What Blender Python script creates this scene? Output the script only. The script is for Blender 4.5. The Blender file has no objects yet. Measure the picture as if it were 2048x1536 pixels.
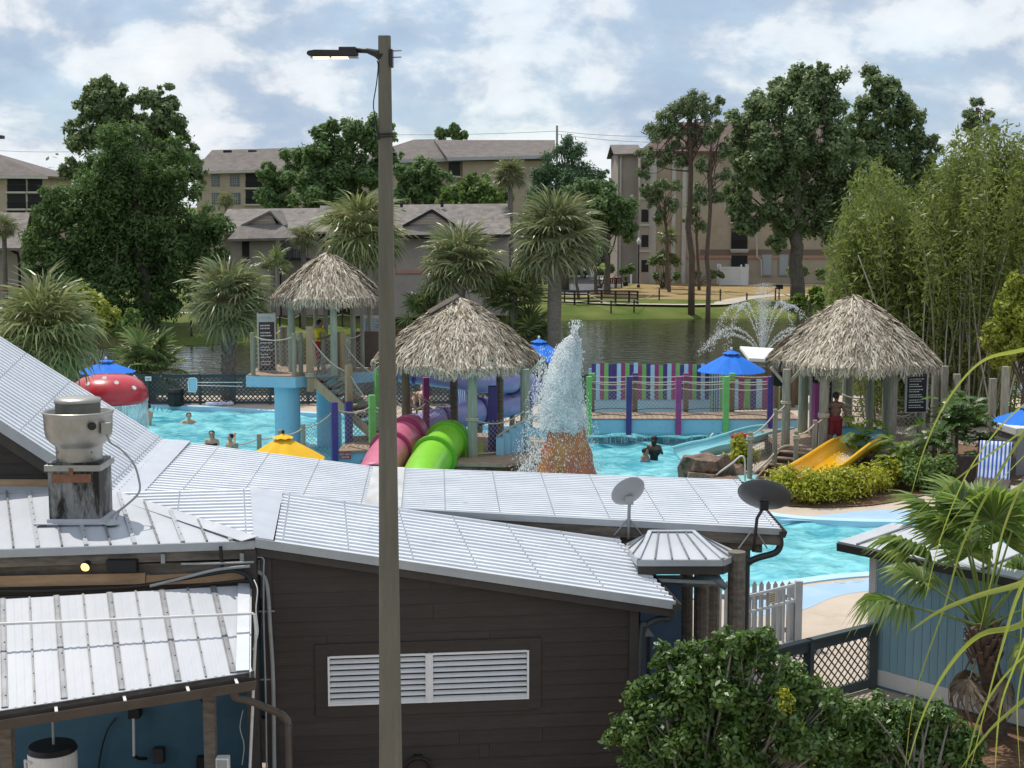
import bpy, bmesh, math, random
import numpy as np
from mathutils import Vector, Matrix, noise as mnoise
from mathutils.geometry import delaunay_2d_cdt
random.seed(7)
R = math.radians
V = Vector
cos, sin = math.cos, math.sin
sc = bpy.context.scene
C = sc.collection
F, CAMH, PITCH = 3000.0, 8.2, math.atan(358 / 3000)
cam_d = bpy.data.cameras.new('camera')
cam_d.sensor_width = 36.0
cam_d.lens = 36.0 * F / 2048
cam_d.clip_start = 0.3
cam_d.clip_end = 6000
cam = bpy.data.objects.new('camera', cam_d)
C.objects.link(cam)
cam.location = (0, 0, CAMH)
cam.rotation_euler = (R(90) - PITCH, 0, 0)
sc.camera = cam
SUN = V((-0.30, 0.34, 0.89)).normalized()
SUN_EL = math.asin(SUN.z)
SUN_AZ = math.atan2(SUN.x, SUN.y)
world = bpy.data.worlds.new('World')
sc.world = world
world.use_nodes = True
wn, wl = world.node_tree.nodes, world.node_tree.links
wn.clear()
def wnode(t, **kw):
    n = wn.new(t)
    for k, v in kw.items():
        setattr(n, k, v)
    return n
w_out = wnode('ShaderNodeOutputWorld')
w_bg = wnode('ShaderNodeBackground')
w_bg.inputs['Strength'].default_value = 0.135
sky = wnode('ShaderNodeTexSky', sky_type='NISHITA')
sky.sun_disc = False
sky.sun_elevation = SUN_EL
sky.sun_rotation = SUN_AZ
sky.air_density = 1.0
sky.dust_density = 0.2
sky.ozone_density = 3.0
tc = wnode('ShaderNodeTexCoord')
sx = wnode('ShaderNodeSeparateXYZ')
wl.new(tc.outputs['Generated'], sx.inputs[0])
zc = wnode('ShaderNodeMath', operation='MAXIMUM'); zc.inputs[1].default_value = 0.0
wl.new(sx.outputs['Z'], zc.inputs[0])
za = wnode('ShaderNodeMath', operation='ADD'); za.inputs[1].default_value = 0.55
wl.new(zc.outputs[0], za.inputs[0])
dx = wnode('ShaderNodeMath', operation='DIVIDE'); wl.new(sx.outputs['X'], dx.inputs[0]); wl.new(za.outputs[0], dx.inputs[1])
dy = wnode('ShaderNodeMath', operation='DIVIDE'); wl.new(sx.outputs['Y'], dy.inputs[0]); wl.new(za.outputs[0], dy.inputs[1])
cb = wnode('ShaderNodeCombineXYZ'); wl.new(dx.outputs[0], cb.inputs[0]); wl.new(dy.outputs[0], cb.inputs[1])
mp = wnode('ShaderNodeMapping'); mp.inputs['Location'].default_value = (3.1, 1.7, 0.4)
wl.new(cb.outputs[0], mp.inputs[0])
n1 = wnode('ShaderNodeTexNoise'); n1.inputs['Scale'].default_value = 5.5; n1.inputs['Detail'].default_value = 9; n1.inputs['Roughness'].default_value = 0.58
n1.inputs['Distortion'].default_value = 0.25
wl.new(mp.outputs[0], n1.inputs['Vector'])
r1 = wnode('ShaderNodeValToRGB')
r1.color_ramp.elements[0].position = 0.34; r1.color_ramp.elements[0].color = (.72, .72, .72, 1)
r1.color_ramp.elements[1].position = 0.56; r1.color_ramp.elements[1].color = (1, 1, 1, 1)
wl.new(n1.outputs['Fac'], r1.inputs[0])
n2 = wnode('ShaderNodeTexNoise'); n2.inputs['Scale'].default_value = 7.5; n2.inputs['Detail'].default_value = 12; n2.inputs['Roughness'].default_value = 0.57; n2.inputs['Distortion'].default_value = 0.15
mp2 = wnode('ShaderNodeMapping'); mp2.inputs['Location'].default_value = (9.1, 4.2, 2.0)
wl.new(cb.outputs[0], mp2.inputs[0]); wl.new(mp2.outputs[0], n2.inputs['Vector'])
r2 = wnode('ShaderNodeValToRGB')
r2.color_ramp.elements[0].position = 0.37; r2.color_ramp.elements[0].color = (2.85, 3.65, 4.75, 1)
r2.color_ramp.elements[1].position = 0.66; r2.color_ramp.elements[1].color = (6.4, 6.6, 6.8, 1)
for p_, c_ in ((0.45, (3.3, 4.0, 4.95)), (0.495, (4.3, 4.8, 5.45)), (0.54, (5.5, 5.8, 6.15))):
    e_ = r2.color_ramp.elements.new(p_); e_.color = (*c_, 1)
wl.new(n2.outputs['Fac'], r2.inputs[0])
mx = wnode('ShaderNodeMixRGB'); mx.blend_type = 'MIX'
wl.new(r1.outputs[0], mx.inputs[0]); wl.new(sky.outputs[0], mx.inputs[1]); wl.new(r2.outputs[0], mx.inputs[2])
wl.new(mx.outputs[0], w_bg.inputs['Color'])
wl.new(w_bg.outputs[0], w_out.inputs['Surface'])
sun_d = bpy.data.lights.new('sun', 'SUN')
sun_d.energy = 3.3
sun_d.angle = R(0.53)
sun_d.color = (1.0, 0.95, 0.87)
sun = bpy.data.objects.new('sun', sun_d)
C.objects.link(sun)
sun.location = (-30, 40, 90)
sun.rotation_euler = (-SUN).to_track_quat('-Z', 'Y').to_euler()
sc.view_settings.view_transform = 'Standard'
sc.view_settings.look = 'None'
sc.view_settings.exposure = 0.15
sc.view_settings.gamma = 1.0
sc.view_settings.use_curve_mapping = False
sc.cycles.max_bounces = 6
sc.cycles.diffuse_bounces = 3
sc.cycles.glossy_bounces = 3
sc.cycles.transparent_max_bounces = 8
sc.cycles.caustics_reflective = False
sc.cycles.caustics_refractive = False
_sp, _cp = sin(PITCH), cos(PITCH)
def ray(px, py):
    a, b = (px - 1024) / F, (768 - py) / F
    return V((a, _cp + b * _sp, -_sp + b * _cp))
def at(px, py, Y):
    d = ray(px, py)
    return V((0, 0, CAMH)) + d * (Y / d.y)
def on(px, py, z=0.0):
    d = ray(px, py)
    return V((0, 0, CAMH)) + d * ((z - CAMH) / d.z)
def X(px, Y, py=800):
    return at(px, py, Y).x
def Z(py, Y):
    return at(1024, py, Y).z
def lerp(a, b, t):
    return a + (b - a) * t
MATS = {}
def M(name, col, col2=None, scale=6.0, rough=0.6, metal=0.0, bump=0.0, bscale=None, spec=0.4, stretch=(1, 1, 1),
      objrnd=0.0, isl=0.0, lo=0.35, hi=0.65, detail=5, coat=0.0, emit=None, estr=0.0, wear=None, wscale=2.5, wlo=0.55, whi=0.7):
    if name in MATS:
        return MATS[name]
    m = bpy.data.materials.new(name)
    m.use_nodes = True
    nt = m.node_tree; nd = nt.nodes; lk = nt.links
    b = nd['Principled BSDF']
    b.inputs['Roughness'].default_value = rough
    b.inputs['Metallic'].default_value = metal
    b.inputs['Specular IOR Level'].default_value = spec
    b.inputs['Coat Weight'].default_value = coat
    b.inputs['Base Color'].default_value = (*col, 1)
    tcn = nd.new('ShaderNodeTexCoord')
    mpn = nd.new('ShaderNodeMapping'); mpn.inputs['Scale'].default_value = stretch
    lk.new(tcn.outputs['Object'], mpn.inputs[0])
    out = None
    if col2 is not None:
        n = nd.new('ShaderNodeTexNoise'); n.inputs['Scale'].default_value = scale; n.inputs['Detail'].default_value = detail
        n.inputs['Roughness'].default_value = 0.62
        lk.new(mpn.outputs[0], n.inputs['Vector'])
        rp = nd.new('ShaderNodeValToRGB')
        rp.color_ramp.elements[0].position = lo; rp.color_ramp.elements[0].color = (*col, 1)
        rp.color_ramp.elements[1].position = hi; rp.color_ramp.elements[1].color = (*col2, 1)
        lk.new(n.outputs['Fac'], rp.inputs[0])
        out = rp.outputs[0]
    if wear is not None:
        n = nd.new('ShaderNodeTexNoise'); n.inputs['Scale'].default_value = wscale; n.inputs['Detail'].default_value = 8
        n.inputs['Roughness'].default_value = 0.7
        lk.new(mpn.outputs[0], n.inputs['Vector'])
        rp = nd.new('ShaderNodeValToRGB')
        rp.color_ramp.elements[0].position = wlo; rp.color_ramp.elements[0].color = (0, 0, 0, 1)
        rp.color_ramp.elements[1].position = whi; rp.color_ramp.elements[1].color = (1, 1, 1, 1)
        lk.new(n.outputs['Fac'], rp.inputs[0])
        mxn = nd.new('ShaderNodeMixRGB'); mxn.inputs[1].default_value = (*col, 1); mxn.inputs[2].default_value = (*wear, 1)
        lk.new(rp.outputs[0], mxn.inputs[0])
        if out is not None: lk.new(out, mxn.inputs[1])
        out = mxn.outputs[0]
    if objrnd or isl:
        hv = nd.new('ShaderNodeHueSaturation')
        hv.inputs['Color'].default_value = (*col, 1)
        if out is not None: lk.new(out, hv.inputs['Color'])
        mr = nd.new('ShaderNodeMapRange')
        a = max(objrnd, isl)
        mr.inputs['To Min'].default_value = 1 - a; mr.inputs['To Max'].default_value = 1 + a
        if isl:
            g = nd.new('ShaderNodeNewGeometry'); lk.new(g.outputs['Random Per Island'], mr.inputs['Value'])
        else:
            g = nd.new('ShaderNodeObjectInfo'); lk.new(g.outputs['Random'], mr.inputs['Value'])
        lk.new(mr.outputs[0], hv.inputs['Value'])
        out = hv.outputs[0]
    if out is not None:
        lk.new(out, b.inputs['Base Color'])
    if bump:
        n = nd.new('ShaderNodeTexNoise'); n.inputs['Scale'].default_value = bscale or scale * 3; n.inputs['Detail'].default_value = 6
        lk.new(mpn.outputs[0], n.inputs['Vector'])
        bp = nd.new('ShaderNodeBump'); bp.inputs['Strength'].default_value = bump; bp.inputs['Distance'].default_value = 0.02
        lk.new(n.outputs['Fac'], bp.inputs['Height']); lk.new(bp.outputs[0], b.inputs['Normal'])
    if emit is not None:
        b.inputs['Emission Color'].default_value = (*emit, 1); b.inputs['Emission Strength'].default_value = estr
    MATS[name] = m
    return m
def LEAF(name, c1, c2, rough=0.55, trans=0.25, spec=0.35, c3=None, lump=0.0):
    """leaf blades: colour differs from leaf to leaf; some light passes through"""
    if name in MATS:
        return MATS[name]
    m = bpy.data.materials.new(name); m.use_nodes = True
    nt = m.node_tree; nd = nt.nodes; lk = nt.links
    b = nd['Principled BSDF']; o = nd['Material Output']
    g = nd.new('ShaderNodeNewGeometry')
    rp = nd.new('ShaderNodeValToRGB')
    rp.color_ramp.elements[0].color = (*c1, 1); rp.color_ramp.elements[1].color = (*c2, 1)
    if c3:
        e = rp.color_ramp.elements.new(0.93); e.color = (*c2, 1)
        rp.color_ramp.elements[-1].color = (*c3, 1)
    if lump:
        tcn = nd.new('ShaderNodeTexCoord'); nz = nd.new('ShaderNodeTexNoise')
        nz.inputs['Scale'].default_value = lump; nz.inputs['Detail'].default_value = 2
        lk.new(tcn.outputs['Object'], nz.inputs['Vector'])
        mm = nd.new('ShaderNodeMix'); mm.data_type = 'FLOAT'; mm.inputs[0].default_value = 0.5
        lk.new(g.outputs['Random Per Island'], mm.inputs[2]); lk.new(nz.outputs['Fac'], mm.inputs[3])
        lk.new(mm.outputs[0], rp.inputs[0])
    else:
        lk.new(g.outputs['Random Per Island'], rp.inputs[0])
    lk.new(rp.outputs[0], b.inputs['Base Color'])
    b.inputs['Roughness'].default_value = rough; b.inputs['Specular IOR Level'].default_value = spec
    tr = nd.new('ShaderNodeBsdfTranslucent')
    bc = nd.new('ShaderNodeHueSaturation'); bc.inputs['Value'].default_value = 1.5; bc.inputs['Saturation'].default_value = 1.1
    lk.new(rp.outputs[0], bc.inputs['Color']); lk.new(bc.outputs[0], tr.inputs['Color'])
    mxs = nd.new('ShaderNodeMixShader'); mxs.inputs[0].default_value = trans
    lk.new(b.outputs[0], mxs.inputs[1]); lk.new(tr.outputs[0], mxs.inputs[2]); lk.new(mxs.outputs[0], o.inputs['Surface'])
    MATS[name] = m
    return m
def WATER(name, dark_col, pale_col, scale, rough=0.08, bump=0.6, spec=0.5, stretch=(1, 1, 1), b2=None, dist=0.05):
    m = bpy.data.materials.new(name); m.use_nodes = True
    nt = m.node_tree; nd = nt.nodes; lk = nt.links
    b = nd['Principled BSDF']
    b.inputs['Roughness'].default_value = rough; b.inputs['IOR'].default_value = 1.33
    b.inputs['Specular IOR Level'].default_value = spec
    tcn = nd.new('ShaderNodeTexCoord'); mpn = nd.new('ShaderNodeMapping'); mpn.inputs['Scale'].default_value = stretch
    lk.new(tcn.outputs['Object'], mpn.inputs[0])
    n = nd.new('ShaderNodeTexNoise'); n.inputs['Scale'].default_value = scale; n.inputs['Detail'].default_value = 4; n.inputs['Distortion'].default_value = 0.6
    lk.new(mpn.outputs[0], n.inputs['Vector'])
    n3 = nd.new('ShaderNodeTexNoise'); n3.inputs['Scale'].default_value = scale * 0.16; n3.inputs['Detail'].default_value = 3
    lk.new(mpn.outputs[0], n3.inputs['Vector'])
    mm = nd.new('ShaderNodeMath'); mm.operation = 'MULTIPLY_ADD'; mm.inputs[1].default_value = 0.55
    lk.new(n3.outputs['Fac'], mm.inputs[0])
    hf = nd.new('ShaderNodeMath'); hf.operation = 'MULTIPLY'; hf.inputs[1].default_value = 0.5
    lk.new(n.outputs['Fac'], hf.inputs[0]); lk.new(hf.outputs[0], mm.inputs[2])
    rp = nd.new('ShaderNodeValToRGB')
    rp.color_ramp.elements[0].position = 0.40; rp.color_ramp.elements[0].color = (*dark_col, 1)
    rp.color_ramp.elements[1].position = 0.64; rp.color_ramp.elements[1].color = (*pale_col, 1)
    lk.new(mm.outputs[0], rp.inputs[0]); lk.new(rp.outputs[0], b.inputs['Base Color'])
    bp = nd.new('ShaderNodeBump'); bp.inputs['Strength'].default_value = bump; bp.inputs['Distance'].default_value = dist
    lk.new(n.outputs['Fac'], bp.inputs['Height']); lk.new(bp.outputs[0], b.inputs['Normal'])
    MATS[name] = m
    return m
def wloc(o):
    p = V((0, 0, 0))
    while o is not None:
        p += o.location
        o = o.parent
    return p
class MB:
    def __init__(s):
        s.v = []; s.f = []; s.m = []
    def poly(s, pts, m=0):
        i = len(s.v); s.v += [V(p) for p in pts]; s.f.append(tuple(range(i, i + len(pts)))); s.m.append(m); return s
    def mesh(s, vs, fs, m=0):
        i = len(s.v); s.v += [V(p) for p in vs]
        for f in fs:
            s.f.append(tuple(i + k for k in f)); s.m.append(m)
        return s
    def box(s, c, sz, rz=0.0, m=0, rot=None):
        c = V(c); hx, hy, hz = sz[0] / 2, sz[1] / 2, sz[2] / 2
        mt = rot if rot is not None else Matrix.Rotation(rz, 3, 'Z')
        vs = [c + mt @ V((a * hx, b * hy, d * hz)) for a in (-1, 1) for b in (-1, 1) for d in (-1, 1)]
        return s.mesh(vs, [(0, 1, 3, 2), (4, 6, 7, 5), (0, 4, 5, 1), (2, 3, 7, 6), (0, 2, 6, 4), (1, 5, 7, 3)], m)
    def beam(s, p, q, w, h, up=(0, 0, 1), m=0):
        p, q = V(p), V(q); d = (q - p).normalized(); up = V(up)
        sd = d.cross(up)
        if sd.length < 1e-4: sd = d.cross(V((0, 1, 0)))
        sd.normalize(); u = sd.cross(d).normalized()
        vs = []
        for e in (p, q):
            for a, b in ((-1, -1), (1, -1), (1, 1), (-1, 1)):
                vs.append(e + sd * (a * w / 2) + u * (b * h / 2))
        return s.mesh(vs, [(0, 1, 2, 3), (7, 6, 5, 4), (0, 4, 5, 1), (1, 5, 6, 2), (2, 6, 7, 3), (3, 7, 4, 0)], m)
    def tube(s, pts, r, n=8, m=0, caps=True, flat=1.0):
        pts = [V(p) for p in pts]; k = len(pts)
        rs = r if isinstance(r, (list, tuple)) else [r] * k
        i0 = len(s.v); ref = V((0, 0, 1))
        prev = None
        for i, p in enumerate(pts):
            d = (pts[min(i + 1, k - 1)] - pts[max(i - 1, 0)])
            d = d.normalized() if d.length > 1e-9 else V((0, 0, 1))
            if prev is None:
                a = d.cross(ref)
                if a.length < 0.05: a = d.cross(V((1, 0, 0)))
            else:
                a = prev - d * prev.dot(d)
                if a.length < 1e-4: a = d.cross(ref)
            a.normalize(); prev = a; b = d.cross(a)
            for j in range(n):
                t = 2 * math.pi * j / n
                s.v.append(p + a * (cos(t) * rs[i]) + b * (sin(t) * rs[i] * flat))
        for i in range(k - 1):
            for j in range(n):
                s.f.append((i0 + i * n + j, i0 + i * n + (j + 1) % n, i0 + (i + 1) * n + (j + 1) % n, i0 + (i + 1) * n + j)); s.m.append(m)
        if caps:
            s.f.append(tuple(i0 + j for j in reversed(range(n)))); s.m.append(m)
            s.f.append(tuple(i0 + (k - 1) * n + j for j in range(n))); s.m.append(m)
        return s
    def lathe(s, c, prof, n=24, m=0, caps=False):
        c = V(c); i0 = len(s.v)
        for r, z in prof:
            for j in range(n):
                t = 2 * math.pi * j / n
                s.v.append(c + V((r * cos(t), r * sin(t), z)))
        for i in range(len(prof) - 1):
            for j in range(n):
                s.f.append((i0 + i * n + j, i0 + i * n + (j + 1) % n, i0 + (i + 1) * n + (j + 1) % n, i0 + (i + 1) * n + j)); s.m.append(m)
        if caps:
            s.f.append(tuple(i0 + j for j in reversed(range(n)))); s.m.append(m)
            k = len(prof) - 1
            s.f.append(tuple(i0 + k * n + j for j in range(n))); s.m.append(m)
        return s
    def ball(s, c, r, n=8, k=5, sc_=(1, 1, 1), m=0):
        prof = []
        c = V(c); i0 = len(s.v)
        for i in range(k + 1):
            a = -math.pi / 2 + math.pi * i / k
            for j in range(n):
                t = 2 * math.pi * j / n
                s.v.append(c + V((r * sc_[0] * cos(a) * cos(t), r * sc_[1] * cos(a) * sin(t), r * sc_[2] * sin(a))))
        for i in range(k):
            for j in range(n):
                s.f.append((i0 + i * n + j, i0 + i * n + (j + 1) % n, i0 + (i + 1) * n + (j + 1) % n, i0 + (i + 1) * n + j)); s.m.append(m)
        return s
    def slab(s, pts, th, m=0, nrm=None):
        """polygon (top) with thickness th downwards along its normal (or nrm)"""
        pts = [V(p) for p in pts]; k = len(pts)
        if nrm is None:
            nrm = V((0, 0, 0))
            for i in range(k):
                nrm += pts[i].cross(pts[(i + 1) % k])
            nrm.normalize()
        d = V(nrm) * th
        vs = pts + [p - d for p in pts]
        fs = [tuple(range(k)), tuple(reversed(range(k, 2 * k)))]
        for i in range(k):
            j = (i + 1) % k
            fs.append((i, i + k, j + k, j))
        return s.mesh(vs, fs, m)
    def ribbon(s, pts, w, side, m=0):
        pts = [V(p) for p in pts]; i0 = len(s.v); side = V(side)
        for p in pts:
            s.v.append(p - side * (w / 2)); s.v.append(p + side * (w / 2))
        for i in range(len(pts) - 1):
            s.f.append((i0 + 2 * i, i0 + 2 * i + 1, i0 + 2 * i + 3, i0 + 2 * i + 2)); s.m.append(m)
        return s
    def data(s, name, mats, smooth=False, off=V((0, 0, 0))):
        me = bpy.data.meshes.new(name)
        me.from_pydata([tuple(p - off) for p in s.v], [], s.f)
        for mt in (mats if isinstance(mats, (list, tuple)) else [mats]):
            me.materials.append(mt)
        if isinstance(mats, (list, tuple)) and len(mats) > 1:
            me.polygons.foreach_set('material_index', s.m)
        if smooth:
            me.polygons.foreach_set('use_smooth', [True] * len(s.f))
        me.update()
        return me
    def build(s, name, mats, parent=None, smooth=False, kind=None, bevel=0.0, origin=None):
        if origin is None:
            lo = V((min(p.x for p in s.v), min(p.y for p in s.v), min(p.z for p in s.v)))
            hi = V((max(p.x for p in s.v), max(p.y for p in s.v), max(p.z for p in s.v)))
            origin = (lo + hi) / 2
            if parent is None: origin.z = lo.z
        origin = V(origin)
        o = bpy.data.objects.new(name, s.data(name, mats, smooth, origin))
        C.objects.link(o)
        if parent is not None:
            o.parent = parent
            o.location = origin - wloc(parent)
        else:
            o.location = origin
        if kind: o['kind'] = kind
        if bevel:
            b = o.modifiers.new('bevel', 'BEVEL'); b.width = bevel; b.segments = 2; b.limit_method = 'ANGLE'
        return o
def tag(o, label=None, cat=None, group=None, kind=None):
    if label: o['label'] = label
    if cat: o['category'] = cat
    if group: o['group'] = group
    if kind: o['kind'] = kind
    return o
def thing(name, loc, label, cat, group=None):
    o = bpy.data.objects.new(name, None); C.objects.link(o)
    o.location = V(loc); o.empty_display_size = 0.2
    return tag(o, label, cat, group)
def obj(name, me, parent=None, loc=(0, 0, 0), rot=None, scale=None, kind=None):
    o = bpy.data.objects.new(name, me); C.objects.link(o)
    o.parent = parent; o.location = loc
    if rot is not None: o.rotation_euler = rot
    if scale is not None: o.scale = scale if isinstance(scale, (tuple, list)) else (scale,) * 3
    if kind: o['kind'] = kind
    return o
def copy_tree(o, parent=None):
    c = o.copy(); C.objects.link(c); c.parent = parent
    for ch in o.children: copy_tree(ch, c)
    return c
def np_mesh(name, verts, k, mat, smooth=False):
    """verts (n*k,3): n separate k-gons"""
    verts = np.asarray(verts, dtype=np.float32).reshape(-1, 3); n = len(verts) // k
    me = bpy.data.meshes.new(name)
    me.vertices.add(len(verts)); me.vertices.foreach_set('co', verts.ravel())
    me.loops.add(n * k); me.loops.foreach_set('vertex_index', np.arange(n * k, dtype=np.int32))
    me.polygons.add(n)
    me.polygons.foreach_set('loop_start', np.arange(0, n * k, k, dtype=np.int32))
    if mat: me.materials.append(mat)
    if smooth: me.polygons.foreach_set('use_smooth', np.ones(n, dtype=bool))
    me.update(calc_edges=True)
    return me
def clip(poly, f):
    """clip a 2-D polygon to f(p) >= 0, f linear"""
    out = []
    for i in range(len(poly)):
        a, b = poly[i], poly[(i + 1) % len(poly)]
        fa, fb = f(a), f(b)
        if fa >= 0: out.append(a)
        if (fa >= 0) != (fb >= 0):
            t = fa / (fa - fb); out.append((a[0] + (b[0] - a[0]) * t, a[1] + (b[1] - a[1]) * t))
    return out
def sheet(outer, holes, zf):
    """flat sheet with holes -> list of triangles"""
    pts, edges = [], []
    for lp in [outer] + holes:
        i0 = len(pts); pts += [V((p[0], p[1])) for p in lp]
        edges += [(i0 + i, i0 + (i + 1) % len(lp)) for i in range(len(lp))]
    v, e, f, *_ = delaunay_2d_cdt(pts, edges, [], 0, 1e-5)
    def inside(p, lp):
        c = False
        for i in range(len(lp)):
            a, b = lp[i], lp[i - 1]
            if (a[1] > p[1]) != (b[1] > p[1]) and p[0] < (b[0] - a[0]) * (p[1] - a[1]) / (b[1] - a[1]) + a[0]: c = not c
        return c
    mb=MB(); mb.v = [V((p.x, p.y, zf)) for p in v]
    for t in f:
        c = (v[t[0]] + v[t[1]] + v[t[2]]) / 3
        if inside(c, outer) and not any(inside(c, h) for h in holes):
            a, b, d = (v[k] for k in t)
            if (b - a).cross(d - a) < 0: t = tuple(reversed(t))
            mb.f.append(tuple(t)); mb.m.append(0)
    return mb
def smooth_loop(pts, n=6):
    out = []; k = len(pts)
    for i in range(k):
        p0, p1, p2, p3 = (V(pts[(i + j - 1) % k]) for j in range(4))
        for s in range(n):
            t = s / n
            out.append(0.5 * ((2 * p1) + (p2 - p0) * t + (2 * p0 - 5 * p1 + 4 * p2 - p3) * t * t + (3 * p1 - p0 - 3 * p2 + p3) * t ** 3))
    return out
def spline(pts, n=6):
    out = []; k = len(pts); P = [V(p) for p in pts]
    for i in range(k - 1):
        p0, p1, p2, p3 = P[max(i - 1, 0)], P[i], P[i + 1], P[min(i + 2, k - 1)]
        for s in range(n):
            t = s / n
            out.append(0.5 * ((2 * p1) + (p2 - p0) * t + (2 * p0 - 5 * p1 + 4 * p2 - p3) * t * t + (3 * p1 - p0 - 3 * p2 + p3) * t ** 3))
    out.append(P[-1]); return out
def sag(a, b, d, n=8):
    a, b = V(a), V(b)
    return [lerp(a, b, i / n) - V((0, 0, d * 4 * (i / n) * (1 - i / n))) for i in range(n + 1)]
m_galv = M('galvanised_roof', (0.62, 0.65, 0.69), (0.72, 0.74, 0.77), 1.2, rough=0.5, metal=0.1, spec=0.4, wear=(0.46, 0.46, 0.46), wscale=5, wlo=0.60, whi=0.75)
m_white_roof = M('white_roof_metal', (0.43, 0.45, 0.48), (0.52, 0.53, 0.56), 2.0, rough=0.45, stretch=(1, 0.25, 1), wear=(0.45, 0.40, 0.34), wscale=4, wlo=0.60, whi=0.80)
m_flash = M('roof_flashing', (0.48, 0.51, 0.56), (0.56, 0.58, 0.62), 2.5, rough=0.4, metal=0.3)
m_seam = M('roof_seam', (0.16, 0.165, 0.175), (0.24, 0.245, 0.255), 5, rough=0.45, metal=0.2)
m_trim = M('grey_trim', (0.34, 0.36, 0.38), (0.40, 0.42, 0.43), 3, rough=0.5)
m_screw = M('screw', (0.13, 0.13, 0.14), rough=0.5, metal=0.6)
m_darkwood = M('dark_siding', (0.036, 0.027, 0.023), (0.047, 0.037, 0.032), 3.0, rough=0.65, stretch=(0.5, 0.5, 4), bump=0.25, bscale=14, objrnd=0.10, wear=(0.060, 0.048, 0.042), wscale=6, wlo=0.62, whi=0.8)
m_darktrim = M('dark_brown_trim', (0.040, 0.034, 0.031), (0.055, 0.047, 0.042), 3.0, rough=0.6, bump=0.1)
m_oldwood = M('weathered_timber', (0.10, 0.085, 0.07), (0.20, 0.17, 0.14), 5.0, rough=0.8, stretch=(0.6, 3, 3), bump=0.4, bscale=18, objrnd=0.15)
m_plank = M('new_plank', (0.30, 0.19, 0.11), (0.40, 0.27, 0.16), 4.0, rough=0.75, stretch=(0.5, 3, 3), bump=0.2, objrnd=0.12)
m_black = M('black_plastic', (0.012, 0.012, 0.013), rough=0.45)
m_pvc = M('white_pvc', (0.62, 0.61, 0.58), (0.72, 0.71, 0.69), 4, rough=0.45)
m_conduit = M('grey_conduit', (0.26, 0.27, 0.27), (0.34, 0.35, 0.35), 5, rough=0.5)
m_white = M('white_paint', (0.70, 0.71, 0.71), (0.78, 0.78, 0.78), 4, rough=0.5, bump=0.05)
m_bluewall = M('blue_wall_paint', (0.15, 0.29, 0.37), (0.18, 0.33, 0.42), 2.5, rough=0.6, objrnd=0.04, stretch=(2, 2, 0.4))
m_poolblue = M('pale_blue_paint', (0.27, 0.53, 0.70), (0.31, 0.58, 0.74), 1.5, rough=0.55, wear=(0.24, 0.46, 0.62), wscale=3)
m_post = M('treated_post', (0.23, 0.22, 0.17), (0.36, 0.33, 0.27), 4, rough=0.85, stretch=(3, 3, 0.5), bump=0.4, bscale=12, objrnd=0.12, wear=(0.26, 0.30, 0.24), wscale=2, wlo=0.5, whi=0.66)
m_greenpost = M('green_treated_post', (0.23, 0.28, 0.22), (0.35, 0.37, 0.30), 4, rough=0.85, stretch=(3, 3, 0.4), bump=0.4, bscale=12, objrnd=0.1)
m_tanpost = M('new_square_post', (0.36, 0.26, 0.16), (0.45, 0.34, 0.22), 4, rough=0.8, stretch=(3, 3, 0.5), bump=0.3, objrnd=0.08)
m_brownpost = M('brown_post', (0.16, 0.11, 0.075), (0.22, 0.16, 0.11), 4, rough=0.8, stretch=(3, 3, 0.5), bump=0.3, objrnd=0.1)
m_step = M('stair_timber', (0.18, 0.12, 0.085), (0.26, 0.18, 0.13), 4, rough=0.8, stretch=(0.5, 3, 3), bump=0.3, objrnd=0.12)
m_rope = M('rope', (0.44, 0.39, 0.30), (0.55, 0.50, 0.41), 30, rough=0.9, bump=0.3)
m_net = M('net_cord', (0.34, 0.31, 0.27), rough=0.9)
m_purple = M('purple_paint', (0.060, 0.040, 0.20), (0.07, 0.05, 0.23), 4, rough=0.5, objrnd=0.08)
m_magenta = M('magenta_paint', (0.27, 0.045, 0.18), (0.31, 0.06, 0.21), 4, rough=0.5, objrnd=0.08)
m_green = M('lime_paint', (0.16, 0.46, 0.11), (0.20, 0.52, 0.15), 4, rough=0.5, objrnd=0.08)
m_sky = M('sky_blue_paint', (0.34, 0.60, 0.76), (0.38, 0.64, 0.79), 4, rough=0.5, objrnd=0.06)
m_deckbrown = M('brown_deck', (0.27, 0.19, 0.14), (0.36, 0.26, 0.19), 6, rough=0.85, objrnd=0.1)
m_slate = M('slate_fence_paint', (0.045, 0.062, 0.07), (0.06, 0.08, 0.088), 4, rough=0.55, objrnd=0.08)
m_rock = M('brown_rock', (0.13, 0.085, 0.06), (0.27, 0.18, 0.125), 2.2, rough=0.85, bump=0.9, bscale=5, wear=(0.06, 0.045, 0.035), wscale=3, wlo=0.5, whi=0.62)
m_bark = M('bark', (0.075, 0.062, 0.05), (0.15, 0.125, 0.10), 5, rough=0.9, stretch=(2, 2, 0.5), bump=0.7, bscale=9)
m_skin = M('skin', (0.50, 0.28, 0.19), (0.55, 0.32, 0.22), 8, rough=0.5)
m_skind = M('dark_skin', (0.11, 0.055, 0.035), (0.14, 0.07, 0.045), 8, rough=0.45)
m_hair = M('dark_hair', (0.012, 0.010, 0.009), rough=0.6)
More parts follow.
